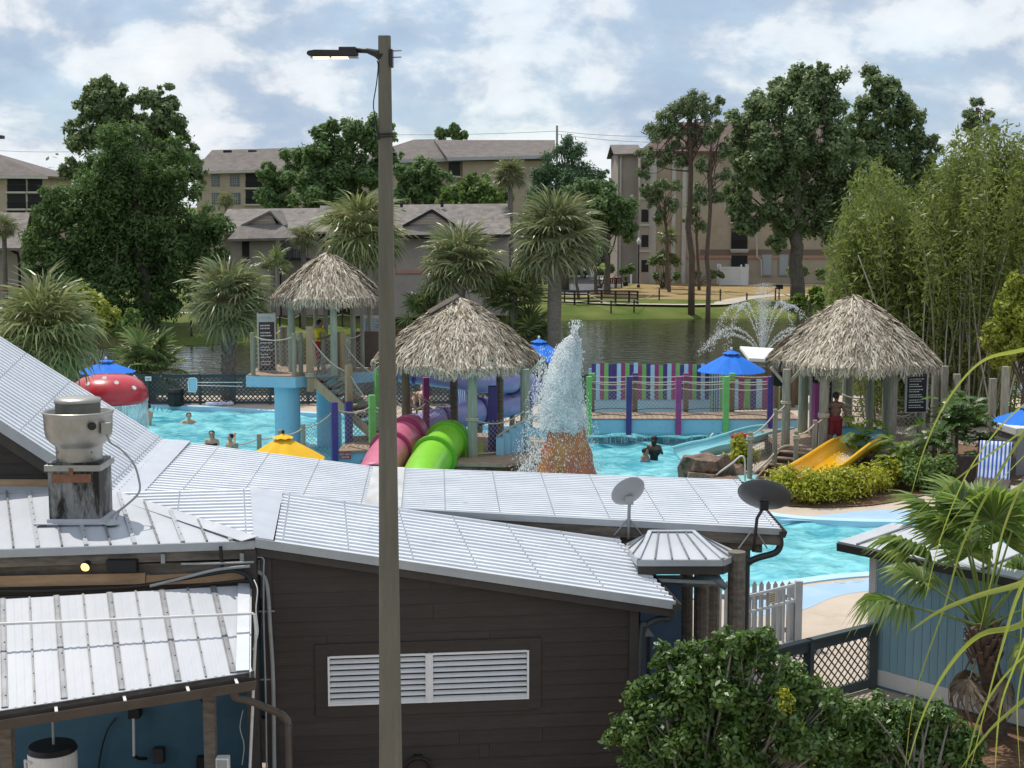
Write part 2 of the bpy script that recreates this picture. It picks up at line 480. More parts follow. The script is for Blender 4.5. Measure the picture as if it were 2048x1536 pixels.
# ================================================================ SETTING
LAKE = [(-30, 66.5), (34, 66.5), (40, 84), (36, 112), (22, 122), (4, 120), (-9, 110), (-17, 101.5), (-24, 97.5), (-33, 94)]
LAKE_S = [(p.x, p.y) for p in smooth_loop([(a, b, 0) for a, b in LAKE], 5)]
def sdist(px, py, lp):
    P = np.array(lp); A = P; B = np.roll(P, -1, axis=0)
    q = np.stack([px, py], -1)[:, None, :]
    ab = (B - A)[None]; t = np.clip(((q - A[None]) * ab).sum(-1) / (ab ** 2).sum(-1), 0, 1)
    d = np.sqrt((((A[None] + ab * t[..., None]) - q) ** 2).sum(-1)).min(1)
    c = np.zeros(len(px), bool)
    for i in range(len(P)):
        a, b = P[i], P[i - 1]
        if a[1] == b[1]: continue
        k = ((a[1] > py) != (b[1] > py)) & (px < (b[0] - a[0]) * (py - a[1]) / (b[1] - a[1]) + a[0])
        c ^= k
    return np.where(c, -d, d)
def ground_h(px, py):
    px, py = np.asarray(px, float), np.asarray(py, float)
    d = sdist(px, py, LAKE_S)
    s = np.clip((d + 1.5) / 7, 0, 1); s = s * s * (3 - 2 * s)
    z = -2.2 + 1.35 * np.clip((d + 2.2) / 2.6, 0, 1) + 0.85 * s
    z = np.where(py < 64.5, -1.6, z)
    return z
def zg(x, y): return float(ground_h([x], [y])[0])
def gp2(px, py):
    """point on the terrain seen at the pixel (few fixed-point steps)"""
    z = 0.0
    for _ in range(10): p = on(px, py, z); z = 0.5 * z + 0.5 * zg(p.x, p.y)
    return V((p.x, p.y, zg(p.x, p.y)))
xs = np.unique(np.concatenate([np.linspace(-3000, -160, 12), np.linspace(-160, -50, 23), np.linspace(-50, 55, 118), np.linspace(55, 160, 22), np.linspace(160, 3000, 12)]))
ys = np.unique(np.concatenate([np.linspace(-60, 60, 9), [64.4, 64.6], np.linspace(65, 140, 96), np.linspace(140, 260, 25), np.linspace(260, 5000, 14)]))
gx, gy = np.meshgrid(xs, ys)
gzv = ground_h(gx.ravel(), gy.ravel())
nx_, ny_ = len(xs), len(ys)
gm = bpy.data.meshes.new('ground')
idx = np.arange(nx_ * ny_).reshape(ny_, nx_)
fq = np.stack([idx[:-1, :-1].ravel(), idx[:-1, 1:].ravel(), idx[1:, 1:].ravel(), idx[1:, :-1].ravel()], 1)
gm.from_pydata(np.stack([gx.ravel(), gy.ravel(), gzv], 1).tolist(), [], fq.tolist())
gm.polygons.foreach_set('use_smooth', [True] * len(gm.polygons))
m_grass = M('grass', (0.075, 0.115, 0.022), (0.145, 0.165, 0.045), 0.35, rough=0.9, bump=0.5, bscale=14, spec=0.1, wear=(0.20, 0.17, 0.075), wscale=0.12, wlo=0.52, whi=0.68)
gm.materials.append(m_grass)
tag(obj('ground', gm), kind='structure')
m_dry = M('dry_grass', (0.27, 0.19, 0.085), (0.34, 0.25, 0.12), 0.5, rough=0.95, bump=0.4, bscale=10, spec=0.1, wear=(0.15, 0.15, 0.05), wscale=0.14, wlo=0.54, whi=0.68)
m_walk = M('concrete_path', (0.42, 0.37, 0.31), (0.50, 0.45, 0.38), 1.5, rough=0.9, bump=0.2)
m_asphalt = M('asphalt', (0.085, 0.085, 0.09), (0.13, 0.13, 0.135), 1.0, rough=0.9, bump=0.2)
def flat(name, px_pts, z, mat, y0=None):
    pts = [on(a, b, z) for a, b in px_pts]
    pts = smooth_loop(pts, 4)
    mb = sheet([(p.x, p.y) for p in pts], [], z)
    return tag(mb.build(name, mat), kind='structure')
flat('dry_lawn', [(1120, 592), (1300, 598), (1500, 600), (1660, 597), (1660, 574), (1500, 566), (1320, 562), (1240, 575), (1150, 588)], 0.012, m_dry)
flat('parking_lot', [(1105, 587), (1225, 576), (1265, 562), (1230, 548), (1180, 538), (1105, 536)], 0.016, m_asphalt)
def path_strip(name, pxy, w, z, mat):
    pts = spline([gp2(a, b) for a, b in pxy], 6); mb = MB()
    pts = [V((p.x, p.y, zg(p.x, p.y) + z + .02)) for p in pts]
    for i in range(len(pts) - 1):
        d = (pts[i + 1] - pts[i]); n = V((-d.y, d.x, 0)).normalized() * w / 2
        e = (pts[min(i + 2, len(pts) - 1)] - pts[i + 1]); n2 = (V((-e.y, e.x, 0)).normalized() * w / 2) if e.length > 1e-6 else n
        mb.poly([pts[i] - n, pts[i + 1] - n2, pts[i + 1] + n2, pts[i] + n])
    return tag(mb.build(name, mat), kind='structure')
path_strip('path', [(1120, 603), (1200, 606.5), (1300, 608.5), (1400, 609), (1450, 606), (1485, 598), (1540, 592), (1600, 590), (1680, 590)], 2.0, 0.022, m_walk)
path_strip('path', [(1480, 572), (1540, 570), (1600, 570), (1680, 572)], 3.4, 0.02, M('sand_path', (0.45, 0.33, 0.24), (0.52, 0.40, 0.30), 1.5, rough=0.95))
path_strip('path', [(250, 628), (420, 625), (600, 614), (800, 606)], 1.6, 0.022, m_walk)
path_strip('path', [(1190, 560), (1260, 553), (1330, 549)], 1.8, 0.024, m_walk)
m_lake = WATER('lake_water', (0.014, 0.017, 0.009), (0.024, 0.027, 0.014), 1.6, rough=0.12, bump=0.85, spec=0.5, stretch=(0.6, 1.0, 1), dist=0.08)
lk = sheet([(-60, 64.8), (60, 64.8), (60, 128), (-60, 128)], [], -1.0)
tag(lk.build('lake', m_lake), kind='structure')
POOL = [(-19, 58), (-15, 61.0), (-9.5, 59.4), (-5, 57.4), (-1, 55.5), (3, 54.2), (7.2, 53.8), (8.2, 51.5), (6.8, 49.2), (5.6, 46.8), (5.8, 43), (6.6, 39.4), (9.2, 38.3), (13.5, 38.2), (15.2, 35.5), (12.0, 33.6), (8.0, 32.9), (6.0, 32.1), (4.6, 31.2), (1.5, 30.6), (-4, 31), (-11, 33), (-17, 40), (-20, 50)]
POOL_S = [(p.x, p.y) for p in smooth_loop([(a, b, 0) for a, b in POOL], 5)]
m_deck = M('tan_pool_deck', (0.46, 0.375, 0.30), (0.53, 0.445, 0.36), 0.8, rough=0.9, bump=0.25, bscale=30, wear=(0.42, 0.34, 0.27), wscale=0.5)
dk = sheet([(-70, 6), (70, 6), (70, 64.5), (-70, 64.5)], [POOL_S], 0.0)
tag(dk.build('pool_deck', m_deck), kind='structure')
m_basin = M('pool_basin', (0.42, 0.66, 0.74), (0.47, 0.70, 0.77), 1.0, rough=0.6)
mb=MB(); k = len(POOL_S)
for i in range(k):
    a, b = POOL_S[i], POOL_S[(i + 1) % k]
    mb.poly([(a[0], a[1], 0), (b[0], b[1], 0), (b[0], b[1], -1.3), (a[0], a[1], -1.3)])
bt = sheet(POOL_S, [], -1.3)
mb.mesh(bt.v, bt.f)
tag(mb.build('pool_basin', m_basin), kind='structure')
m_cope = M('pool_coping', (0.38, 0.58, 0.72), (0.45, 0.63, 0.75), 1.2, rough=0.7)
mb=MB(); cen = V((-3, 46))
def offs(lp, d):
    out = []; k = len(lp)
    for i in range(k):
        a, b = V(lp[i - 1]), V(lp[(i + 1) % k]); t = (b - a).normalized(); n = V((t.y, -t.x))
        out.append(V(lp[i]) + n * d)
    return out
area = sum(POOL_S[i - 1][0] * POOL_S[i][1] - POOL_S[i][0] * POOL_S[i - 1][1] for i in range(k))
sg = 1 if area > 0 else -1
o1 = offs(POOL_S, 0.32 * sg); i1 = offs(POOL_S, -0.04 * sg)
for i in range(k):
    j = (i + 1) % k
    a, b, c, d = o1[i], o1[j], i1[j], i1[i]
    mb.poly([(a.x, a.y, .035), (b.x, b.y, .035), (c.x, c.y, .035), (d.x, d.y, .035)])
    mb.poly([(a.x, a.y, .035), (a.x, a.y, 0.0), (b.x, b.y, 0.0), (b.x, b.y, .035)])
    mb.poly([(d.x, d.y, .035), (c.x, c.y, .035), (c.x, c.y, -.2), (d.x, d.y, -.2)])
tag(mb.build('pool_coping', m_cope), kind='structure')
m_beach = M('blue_beach_paint', (0.30, 0.45, 0.63), (0.36, 0.51, 0.68), 0.7, rough=0.85, wear=(0.42, 0.52, 0.62), wscale=1.2)
flat('painted_beach', [(1480, 1240), (1560, 1222), (1610, 1218), (1665, 1195), (1735, 1182), (1900, 1170), (1900, 1150), (1740, 1157), (1560, 1180), (1490, 1196)], 0.004, m_beach)
flat('painted_beach', [(1560, 1040), (1700, 1042), (1860, 1041), (1860, 1024), (1760, 1020), (1680, 1026), (1600, 1036)], 0.004, m_beach)
m_pool = WATER('pool_water', (0.045, 0.32, 0.40), (0.26, 0.66, 0.70), 3.6, rough=0.09, bump=0.8, spec=0.5, dist=0.06, stretch=(0.8, 1.25, 1))  # paler noise patches put ripple light into the colour; depth is even
pxs = np.arange(-21, 16.6, 0.16); pys = np.arange(30, 62, 0.16)
wx, wy = np.meshgrid(pxs, pys)
rs = np.random.RandomState(3)
wz = np.zeros_like(wx)
for i in range(26):
    th = rs.uniform(0, math.pi); kf = rs.uniform(2.0, 9.0)
    wz += 0.034 / kf ** 0.75 * np.sin(kf * (wx * cos(th) + wy * sin(th)) + rs.uniform(0, 6.3) + 1.1 * np.sin(0.6 * wx + i) + 0.9 * np.sin(0.7 * wy + 2 * i))
inn = sdist(wx.ravel(), wy.ravel(), POOL_S).reshape(wx.shape) < 0.12
idx = np.full(wx.shape, -1); idx[inn] = np.arange(inn.sum())
q = inn[:-1, :-1] & inn[:-1, 1:] & inn[1:, 1:] & inn[1:, :-1]
fq = np.stack([idx[:-1, :-1][q], idx[:-1, 1:][q], idx[1:, 1:][q], idx[1:, :-1][q]], 1)
wm = bpy.data.meshes.new('pool_water')
wm.from_pydata(np.stack([wx[inn], wy[inn], wz[inn] - 0.10], 1).tolist(), [], fq.tolist())
wm.polygons.foreach_set('use_smooth', [True] * len(wm.polygons)); wm.materials.append(m_pool)
tag(obj('pool_water', wm), kind='structure')
m_mulch = M('mulch', (0.11, 0.06, 0.035), (0.24, 0.135, 0.075), 9, rough=0.95, bump=0.9, bscale=40)
mb = sheet([(1.9, 14), (14, 14), (14, 24.6), (8, 24.0), (5.0, 22.6), (1.9, 20.5)], [], 0.02)
tag(mb.build('mulch_bed', m_mulch), kind='structure')
mb = sheet([(p.x, p.y) for p in smooth_loop([(7.2, 40.6, 0), (9.4, 40.3, 0), (11.4, 41.6, 0), (13.4, 43.6, 0), (16, 44, 0), (17, 49, 0), (13, 52, 0), (8.3, 47, 0), (6.6, 43.5, 0)], 4)], [], 0.03)
tag(mb.build('mulch_bed', m_mulch), kind='structure')
mb=MB(); rnd = random.Random(3)
for i in range(12):
    if i in (5, 6): continue
    p = on(1666 + 5.2 * i, 1166 - .45 * i, .012); w = .05
    for dx_, dy_, sx_, sy_ in ((0, 0, .018, .16), (.05, .06, .05, .03), (.05, -.05, .05, .03))[: rnd.choice((2, 3))]:
        mb.box((p.x + dx_, p.y + dy_, .010), (sx_, sy_, .003))
tag(mb.build('painted_lettering', M('worn_white_paint', (.62, .64, .66), rough=.8)), kind='structure')
# ================================================================ FRONT BUILDING (metal roofs)
Yn, Yf = 22.8, 26.7
def corr(name, parent, c00, c10, c11, c01, nu=6, pitch=0.17, amp=0.020, mat=None, cut=None, down=False):
    """corrugated sheet roof; u = down the slope (ridges run along u), v = across"""
    c00, c10, c11, c01 = map(V, (c00, c10, c11, c01))
    wid = max((c01 - c00).length, (c11 - c10).length); nc = max(2, int(round(wid / pitch)))
    prof = [((k + f) / nc, h * amp * 1.3) for k in range(nc) for f, h in ((0, 0), (.66, 0), (.685, 1), (.93, 1), (.99, 0))] + [(1.0, 0)]
    nv = len(prof) - 1
    nrm = ((c10 - c00).cross(c01 - c00)).normalized()
    if nrm.z < 0: nrm = -nrm
    vs, fs = [], []
    for j in range(nv + 1):
        v = prof[j][0]; h = prof[j][1]
        for i in range(nu + 1):
            u = i / nu
            vs.append(lerp(lerp(c00, c10, u), lerp(c01, c11, u), v) + nrm * h)
    for j in range(nv):
        for i in range(nu):
            a = j * (nu + 1) + i
            fs.append((a, a + 1, a + nu + 2, a + nu + 1))
    mb=MB(); mb.mesh(vs, fs)
    if cut is not None:
        bm = bmesh.new(); me = mb.data('tmp', m_galv); bm.from_mesh(me)
        co, no = cut
        bmesh.ops.bisect_plane(bm, geom=bm.verts[:] + bm.edges[:] + bm.faces[:], plane_co=co, plane_no=no, clear_outer=True)
        mb=MB(); bm.verts.index_update()
        mb.mesh([v.co.copy() for v in bm.verts], [tuple(x.index for x in f.verts) for f in bm.faces]); bm.free()
    o = mb.build(name, mat or m_galv, parent, smooth=False)
    sb=MB(); L = ((c10 - c00).length + (c11 - c01).length) / 2; nr = max(2, int(L / 0.80))
    for r in range(nr + 1):
        u = (r + 0.12) / (nr + 0.24)
        for j in range(nc):
            v = (j + .81) / nc
            if v > 1: continue
            p = lerp(lerp(c00, c10, u), lerp(c01, c11, u), v) + nrm * (amp * 1.3 + 0.002)
            if cut is not None and (p - cut[0]).dot(cut[1]) > 0: continue
            sb.ball(p, 0.0125, 5, 3, (1, 1, 0.8))
    if sb.v: sb.build('roof_screws', m_screw, o, kind='stuff')
    return o
A0, A1 = at(-330, 627, Yn), at(-230, 531, Yf)
Kn, Kf = at(220, 985, Yn), at(325, 880, Yf)
A_n, A_f = at(215, 988, Yn), at(322, 884, Yf)
F1, F2 = at(735, 1016, Yn), at(752, 935, Yf)
E1, E2 = at(1562, 1058, Yn), at(1478, 961, Yf)
H = at(510, 1078, 20.0); NR = at(1350, 1203, 20.6); FR = at(1240, 1083, 22.6); FL = at(545, 985, 22.5)
CTL = at(503, 977, 22.55)
lb = thing('long_pool_building', (-4, 25, 0), 'long low building with silver corrugated roof running right from steep gable to satellite dishes', 'building')
corr('steep_roof', lb, A0, A_n + V((0.06, 0, 0.02)), A_f + V((0.06, 0, 0.02)), A1, 8)
mb=MB(); mb.slab([A0, A1, A1 + V((-5, 0, -3.1)), A0 + V((-5, 0, -3.1))][::-1], 0.03); mb.build('left_roof_slope', m_galv, lb)
corr('roof_run', lb, Kn, F1, F2, Kf, 6, amp=.014)
corr('roof_run', lb, F1 + V((.25, 0, -.015)), E1, E2, F2 + V((.25, 0, -.015)), 8, amp=.014)
def strip(p, q, w, dirv, lift=0.016, th=0.012):
    p, q, dirv = V(p), V(q), V(dirv).normalized()
    mb=MB(); n = (q - p).cross(dirv).normalized()
    if n.z < 0: n = -n
    L = n * lift
    mb.slab([p - dirv * w[0] + L, q - dirv * w[0] + L, q + L * 1.3, p + L * 1.3], th)
    mb.slab([p + L * 1.3, q + L * 1.3, q + dirv * w[1] + L, p + dirv * w[1] + L], th)
    return mb
dA = (A_n - A0).normalized(); dB = (F1 - Kn).normalized()
mb=MB(); up = V((0, 0, .02))
mb.slab([Kn - dA * .32 + up, Kn + up, Kf + up, Kf - dA * .32 + up], .012)
mb.slab([Kn + up, Kn + dB * .50 + up, Kf + dB * .50 + up, Kf + up], .012)
mb.build('valley_flashing', m_flash, lb)
mb=MB(); mb.slab([F1 - dB * .05 + up * 1.2, F1 + V((.52, 0, .005)), F2 + V((.52, 0, .005)), F2 - dB * .05 + up * 1.2], .012)
mb.build('joint_flashing', M('weathered_flashing', (0.40, 0.39, 0.37), (0.62, 0.62, 0.62), 1.8, rough=0.5, metal=0.2, stretch=(1, .4, 1)), lb)
def rake(p, q, name, parent, h1=0.10, h2=0.13, m1=None, m2=None, y=-0.02):
    p, q = V(p), V(q); d = V((0, y, 0))
    mb=MB(); mb.beam(p + d + V((0, 0, .012 - h1 / 2)), q + d + V((0, 0, .012 - h1 / 2)), 0.03, h1); mb.build(name + '_trim', m1 or m_trim, parent)
    mb=MB(); mb.beam(p + d * .2 + V((0, .03, -h1 - h2 / 2 + .01)), q + d * .2 + V((0, .03, -h1 - h2 / 2 + .01)), 0.04, h2); mb.build(name + '_board', m2 or m_darktrim, parent)
rake(A0, Kn, 'gable_rake', lb, .16, .2)
rake(at(800, 1018, Yn), E1, 'eave_rake', lb, .10, .17, m2=m_oldwood)
mb=MB(); mb.beam(Kf + V((0, .02, -.05)), F2 + V((0, .02, -.05)), .03, .1); mb.beam(F2 + V((0, .02, -.05)), E2 + V((0, .02, -.05)), .03, .1); mb.beam(A1 + V((0, .02, -.05)), Kf + V((0, .02, -.05)), .03, .1)
mb.build('far_rake_trim', m_trim, lb)
def board_wall(parent, P0, P1, z0, topf, exp, mat, nj=2, tilt=0.016, th=0.022, seed=1, skip=None, name='siding_board'):
    """lap siding between plan points P0,P1; topf(s) = wall top height at distance s; skip = (s0,s1,z0,z1) opening"""
    rnd = random.Random(seed); P0, P1 = V(P0), V(P1); L = (P1 - P0).length; d = (P1 - P0) / L
    n = V((d.y, -d.x, 0))
    ztop = max(topf(0), topf(L)); r = 0; z = z0
    while z < ztop - 0.01:
        cuts = sorted([0, L] + [rnd.uniform(.15, .85) * L for _ in range(rnd.randint(0, nj))])
        for a, b in zip(cuts[:-1], cuts[1:]):
            if b - a < .1: continue
            polys = [[(a + .002, z), (b - .002, z), (b - .002, z + exp), (a + .002, z + exp)]]
            t0, t1 = topf(0), topf(L)
            polys = [clip(p, lambda q: t0 + (t1 - t0) * q[0] / L - q[1]) for p in polys]
            if skip:
                s0, s1, k0, k1 = skip; out = []
                for p in polys:
                    if len(p) < 3: continue
                    if z + exp <= k0 or z >= k1: out.append(p); continue
                    out.append(clip(p, lambda q: s0 - q[0])); out.append(clip(p, lambda q: q[0] - s1))
                    mid = clip(clip(p, lambda q: q[0] - s0), lambda q: s1 - q[0])
                    if len(mid) > 2:
                        out.append(clip(mid, lambda q: k0 - q[1])); out.append(clip(mid, lambda q: q[1] - k1))
                polys = out
            for p in polys:
                if len(p) < 3: continue
                zs = [q[1] for q in p]
                if max(zs) - min(zs) < 0.004: continue
                mb = MB()
                f = [P0 + d * s + V((0, 0, h)) + n * (tilt * (1 - (h - z) / exp) + .004 + rnd.uniform(-.0015, .0015)) for s, h in p]
                bk = [P0 + d * s + V((0, 0, h)) - n * th for s, h in p]
                k = len(p)
                mb.mesh(f + bk, [tuple(range(k)), tuple(reversed(range(k, 2 * k)))] + [(i, i + k, (i + 1) % k + k, (i + 1) % k) for i in range(k)])
                mb.build(name, mat, parent)
        z += exp; r += 1
zD = Z(985, Yn)
gw0, gw1 = V((at(-330, 800, Yn).x, Yn + .22, 0)), V((Kn.x - .1, Yn + .22, 0))
Lg = (gw1 - gw0).length
board_wall(lb, gw0, gw1, zD - .6, lambda s: lerp(A0.z, Kn.z, s / Lg) - .1, .17, m_darkwood, 0, seed=5)
mb=MB(); mb.beam((gw0.x, Yn + .17, zD + .11), (Kn.x - .75, Yn + .17, zD + .11), .04, .13); mb.build('gable_plank', m_plank, lb)
mb=MB(); mb.box((-7.5, 24.9, 1.7), (8, 3.2, 3.3)); mb.build('wall', m_bluewall, lb)
mb=MB(); mb.box((X(985, 23.2), 24.6, 1.48), (5.2, 2.6, 2.96)); mb.build('wall', m_bluewall, lb)
mb=MB(); mb.beam(at(930, 1062, Yn + .15), at(1505, 1083, Yn + .15), .1, .26); mb.build('header_beam', m_oldwood, lb)
mb=MB(); mb.beam(V((E1.x - .3, Yn + .2, E1.z - .3)), V((E2.x - .3, Yf - .2, E2.z - .3)), .1, .24); mb.build('header_beam', m_oldwood, lb)
for yy in (23.1, 26.4):
    mb=MB(); mb.tube([(E1.x - .55, yy, 0), (E1.x - .55, yy, E1.z - .2)], .13, 10); mb.build('post', m_oldwood, lb)
mb=MB(); mb.slab([at(1095, 1052, Yn + .05), at(1240, 1058, Yn + .05), at(1240, 1090, Yn + .05), at(1095, 1060, Yn + .05)], .02); mb.build('side_panel', m_flash, lb)
def gutter(parent, p, q, w=.12, h=.10, mat=None, out=V((1, 0, 0))):
    p, q = V(p), V(q); mb=MB(); o = V(out).normalized()
    prof = [(0, 0), (0, -h), (w * .75, -h), (w, -h * .2), (w, 0), (w * .93, 0), (w * .70, -h + .012), (.012, -h + .012)]
    a = [p + o * x + V((0, 0, z)) for x, z in prof]; b = [q + o * x + V((0, 0, z)) for x, z in prof]; k = len(prof)
    mb.mesh(a + b, [(i, (i + 1) % k, (i + 1) % k + k, i + k) for i in range(k)])
    mb.mesh([a[i] for i in (0, 1, 2, 3, 4)] + [b[i] for i in (0, 1, 2, 3, 4)], [(0, 1, 2, 3, 4), (9, 8, 7, 6, 5)])
    return mb.build('gutter', mat or m_darktrim, parent)
gutter(lb, E1 + V((-.03, -.05, -.03)), E2 + V((-.03, .05, -.03)), mat=m_darktrim)
m_spout = M('dark_downspout', (0.03, 0.04, 0.045), (0.04, 0.05, 0.055), 3, rough=0.4)
sy = Yn + .1
mb=MB(); mb.tube(spline([at(1560, 1075, sy), at(1560, 1092, sy), at(1549, 1106, sy), at(1515, 1116, sy), at(1497, 1126, sy), at(1492, 1142, sy), V((at(1492, 1142, sy).x, sy, 0.05))], 5), .052, 10)
mb.build('downspout', m_spout, lb, smooth=True)
fb = thing('brown_service_building', (-1, 20.6, 0), 'dark brown lap-sided building with white louvre vent under sloping silver roof', 'building')
corr('front_roof', fb, lerp(H, NR, .045), NR, FR, lerp(FL, FR, .03), 9)
hipn = V((H - Kn)); hipn = V((hipn.y, -hipn.x, 0)).normalized()
if (CTL - Kn).dot(hipn) > 0: hipn = -hipn
corr('corner_roof', lb, Kn, CTL, H, H + (Kn - CTL), 5, cut=(Kn, hipn))
mb=MB(); e = (NR - H).normalized()
mb.slab([H + up * 1.3 - e * .02, H + e * .25 + up * 1.3, FL + e * .16 + up * 1.6, CTL - e * .02 + up * 1.6], .012); mb.build('joint_flashing', m_flash, fb)
rake(H, NR, 'front_rake', fb, .12, .12)
mb=MB(); mb.beam(FL + V((0, 0, .0)), FR + V((0, 0, .0)), .10, .05); mb.build('far_edge_trim', m_flash, fb)
oe = (NR - H); oe = V((oe.x, oe.y, 0)).normalized()
gutter(fb, NR + V((-.03, -.06, -.03)), FR + V((-.03, .03, -.03)), mat=m_darktrim, out=oe)
W0, W1 = at(531, 1300, 20.16), at(1275, 1300, 20.74); W0.z = W1.z = 0
Lw = (W1 - W0).length; wd = (W1 - W0) / Lw; wn_ = V((wd.y, -wd.x, 0))
def rake_z(x): return lerp(H.z, NR.z, (x - H.x) / (NR.x - H.x))
def wallpt(px, py):   # pixel on the dark wall
    d = ray(px, py); o = V((0, 0, CAMH)); t = (W0 - o).dot(wn_) / d.dot(wn_); return o + d * t
def ws(p): return (p - W0).dot(wd)
lv = [wallpt(655, 1309), wallpt(1057, 1299), wallpt(1057, 1396), wallpt(655, 1408)]
ls0, ls1 = ws(lv[0]), ws(lv[1]); lz1 = (lv[0].z + lv[1].z) / 2; lz0 = (lv[2].z + lv[3].z) / 2
board_wall(fb, W0, W1, 0.02, lambda s: rake_z(W0.x + wd.x * s) - .2, .205, m_darkwood, 2, seed=11, skip=(ls0 - .11, ls1 + .11, lz0 - .11, lz1 + .11))
bd = V((-wn_.x, -wn_.y, 0)); q0, q1 = W0 + bd * .03, W1 + bd * .03; q2, q3 = W1 + bd * 1.9 - wd * .15, W0 + bd * 1.9
mb = MB()
tz = [rake_z(p.x) - .22 for p in (q0, q1, q1, q0)]
vs = [V((p.x, p.y, 0)) for p in (q0, q1, q2, q3)] + [V((p.x, p.y, z)) for p, z in zip((q0, q1, q2, q3), tz)]
mb.mesh(vs, [(0, 1, 5, 4), (1, 2, 6, 5), (2, 3, 7, 6), (3, 0, 4, 7), (4, 5, 6, 7), (3, 2, 1, 0)])
mb.build('wall_body', m_darktrim, fb)
for s, w in ((.05, .1), (Lw - .06, .13)):
    p = W0 + wd * s + wn_ * .03; mb=MB(); mb.beam(V((p.x, p.y, 0)), V((p.x, p.y, rake_z(p.x) - .2)), .03, w, up=wd); mb.build('corner_board', m_darktrim, fb)
def wp(s, z, o=0.0): return W0 + wd * s + wn_ * o + V((0, 0, z))
for a, b, w in (((ls0 - .085, lz0 - .30 + .15), (ls0 - .085, lz1 + .085), .17), ((ls1 + .085, lz0 - .15), (ls1 + .085, lz1 + .085), .17)):
    mb=MB(); mb.beam(wp(a[0], a[1], .03), wp(b[0], b[1] + .08, .03), .03, w, up=wd); mb.build('vent_surround', m_darkwood, fb)
for z in (lz0 - .085, lz1 + .085):
    mb=MB(); mb.beam(wp(ls0 - .002, z, .03), wp(ls1 + .002, z, .03), .03, .165); mb.build('vent_surround', m_darkwood, fb)
vent = MB()
lvv = thing('louvre_vent', wp((ls0 + ls1) / 2, lz0), 'long white twin-panel louvre vent set in the dark brown wall', 'vent')
mid = ws(wallpt(857, 1300))
for a, b in ((ls0, mid - .02), (mid + .03, ls1)):
    mb=MB(); fw = .028
    mb.beam(wp(a, lz0 + fw / 2, .05), wp(b, lz0 + fw / 2, .05), .04, fw); mb.beam(wp(a, lz1 - fw / 2, .05), wp(b, lz1 - fw / 2, .05), .04, fw)
    mb.beam(wp(a + fw / 2, lz0, .051), wp(a + fw / 2, lz1, .051), .041, fw, up=wd); mb.beam(wp(b - fw / 2, lz0, .051), wp(b - fw / 2, lz1, .051), .041, fw, up=wd)
    mb.build('frame', m_white, lvv)
    ns = 8; pt = (lz1 - lz0 - 2 * fw) / ns
    for i in range(ns):
        z = lz0 + fw + pt * (i + .5); mb = MB()
        j = random.uniform(-.003, .003)
        mb.slab([wp(a + fw, z - pt * .45 + j, .060), wp(b - fw, z - pt * .45, .060), wp(b - fw, z + pt * .06, .012), wp(a + fw, z + pt * .06, .012)], .008)
        mb.build('slat', m_white, lvv)
mb=MB(); mb.beam(wp(mid + .005, lz0, .056), wp(mid + .005, lz1, .056), .05, .055, up=wd); mb.build('mullion', m_white, lvv)
mb=MB(); mb.poly([wp(ls0, lz0, -.012), wp(ls1, lz0, -.012), wp(ls1, lz1, -.012), wp(ls0, lz1, -.012)]); mb.build('backing', m_black, lvv)
p = wallpt(1268, 1290); dsx = p + wn_ * .12 + wd * .12
mb=MB(); mb.tube(spline([NR + V((-.02, .15, -.1)), NR + V((-.05, .15, -.28)), at(1318, 1238, 20.7), at(1296, 1250, 20.72), at(1283, 1275, 20.72), V((at(1281, 1290, 20.72).x, 20.72, .05))], 5), .05, 10)
mb.build('downspout', m_spout, fb, smooth=True)
hc = wallpt(835, 1528)
ho = thing('garden_hose', hc, 'dark coiled garden hose hanging low on the brown wall beside the light pole', 'hose')
mb = MB()
for i in range(5):
    r_ = .15 + .012 * i; mb.tube([hc + wn_ * (.06 + .012 * i) + wd * (r_ * cos(t)) + V((0, 0, r_ * .9 * sin(t) - .05)) for t in [2 * math.pi * j / 20 for j in range(21)]], .011, 6, caps=False)
mb.build('hose_coil', M('red_black_hose', (.05, .012, .012), (.02, .02, .02), 5, rough=.5), ho, smooth=True)
mb=MB(); mb.box(hc + wn_ * .05 + V((0, 0, .12)), (.12, .1, .06)); mb.build('bracket', m_black, ho)
E0 = at(-120, 1102, 19.75)
ow = thing('wooden_lean_to', (-6, 20.5, 0), 'weathered timber lean-to with white ribbed metal roof under the kitchen exhaust fan', 'building')
T0, T1 = at(-120, 986, Yn - .05), Kn + V((0.02, -.02, -.02))
HH = H + V((0, 0, -.02))
def hip_cut(p):
    return (HH.x - T1.x) * (p[1] - T1.y) - (HH.y - T1.y) * (p[0] - T1.x)
npn = 13
def eave_pt(u): return lerp(E0, HH, u)
def top_pt(u): return lerp(T0, T0 + (HH - E0) * 1.04, u)
sgn = 1 if hip_cut((T0.x, T0.y)) > 0 else -1
nD = (HH - E0).cross(T0 - E0).normalized(); nD = nD if nD.z > 0 else -nD
def planeD(x, y):    # height on the lean-to plane
    p = E0; return p.z - (nD.x * (x - p.x) + nD.y * (y - p.y)) / nD.z
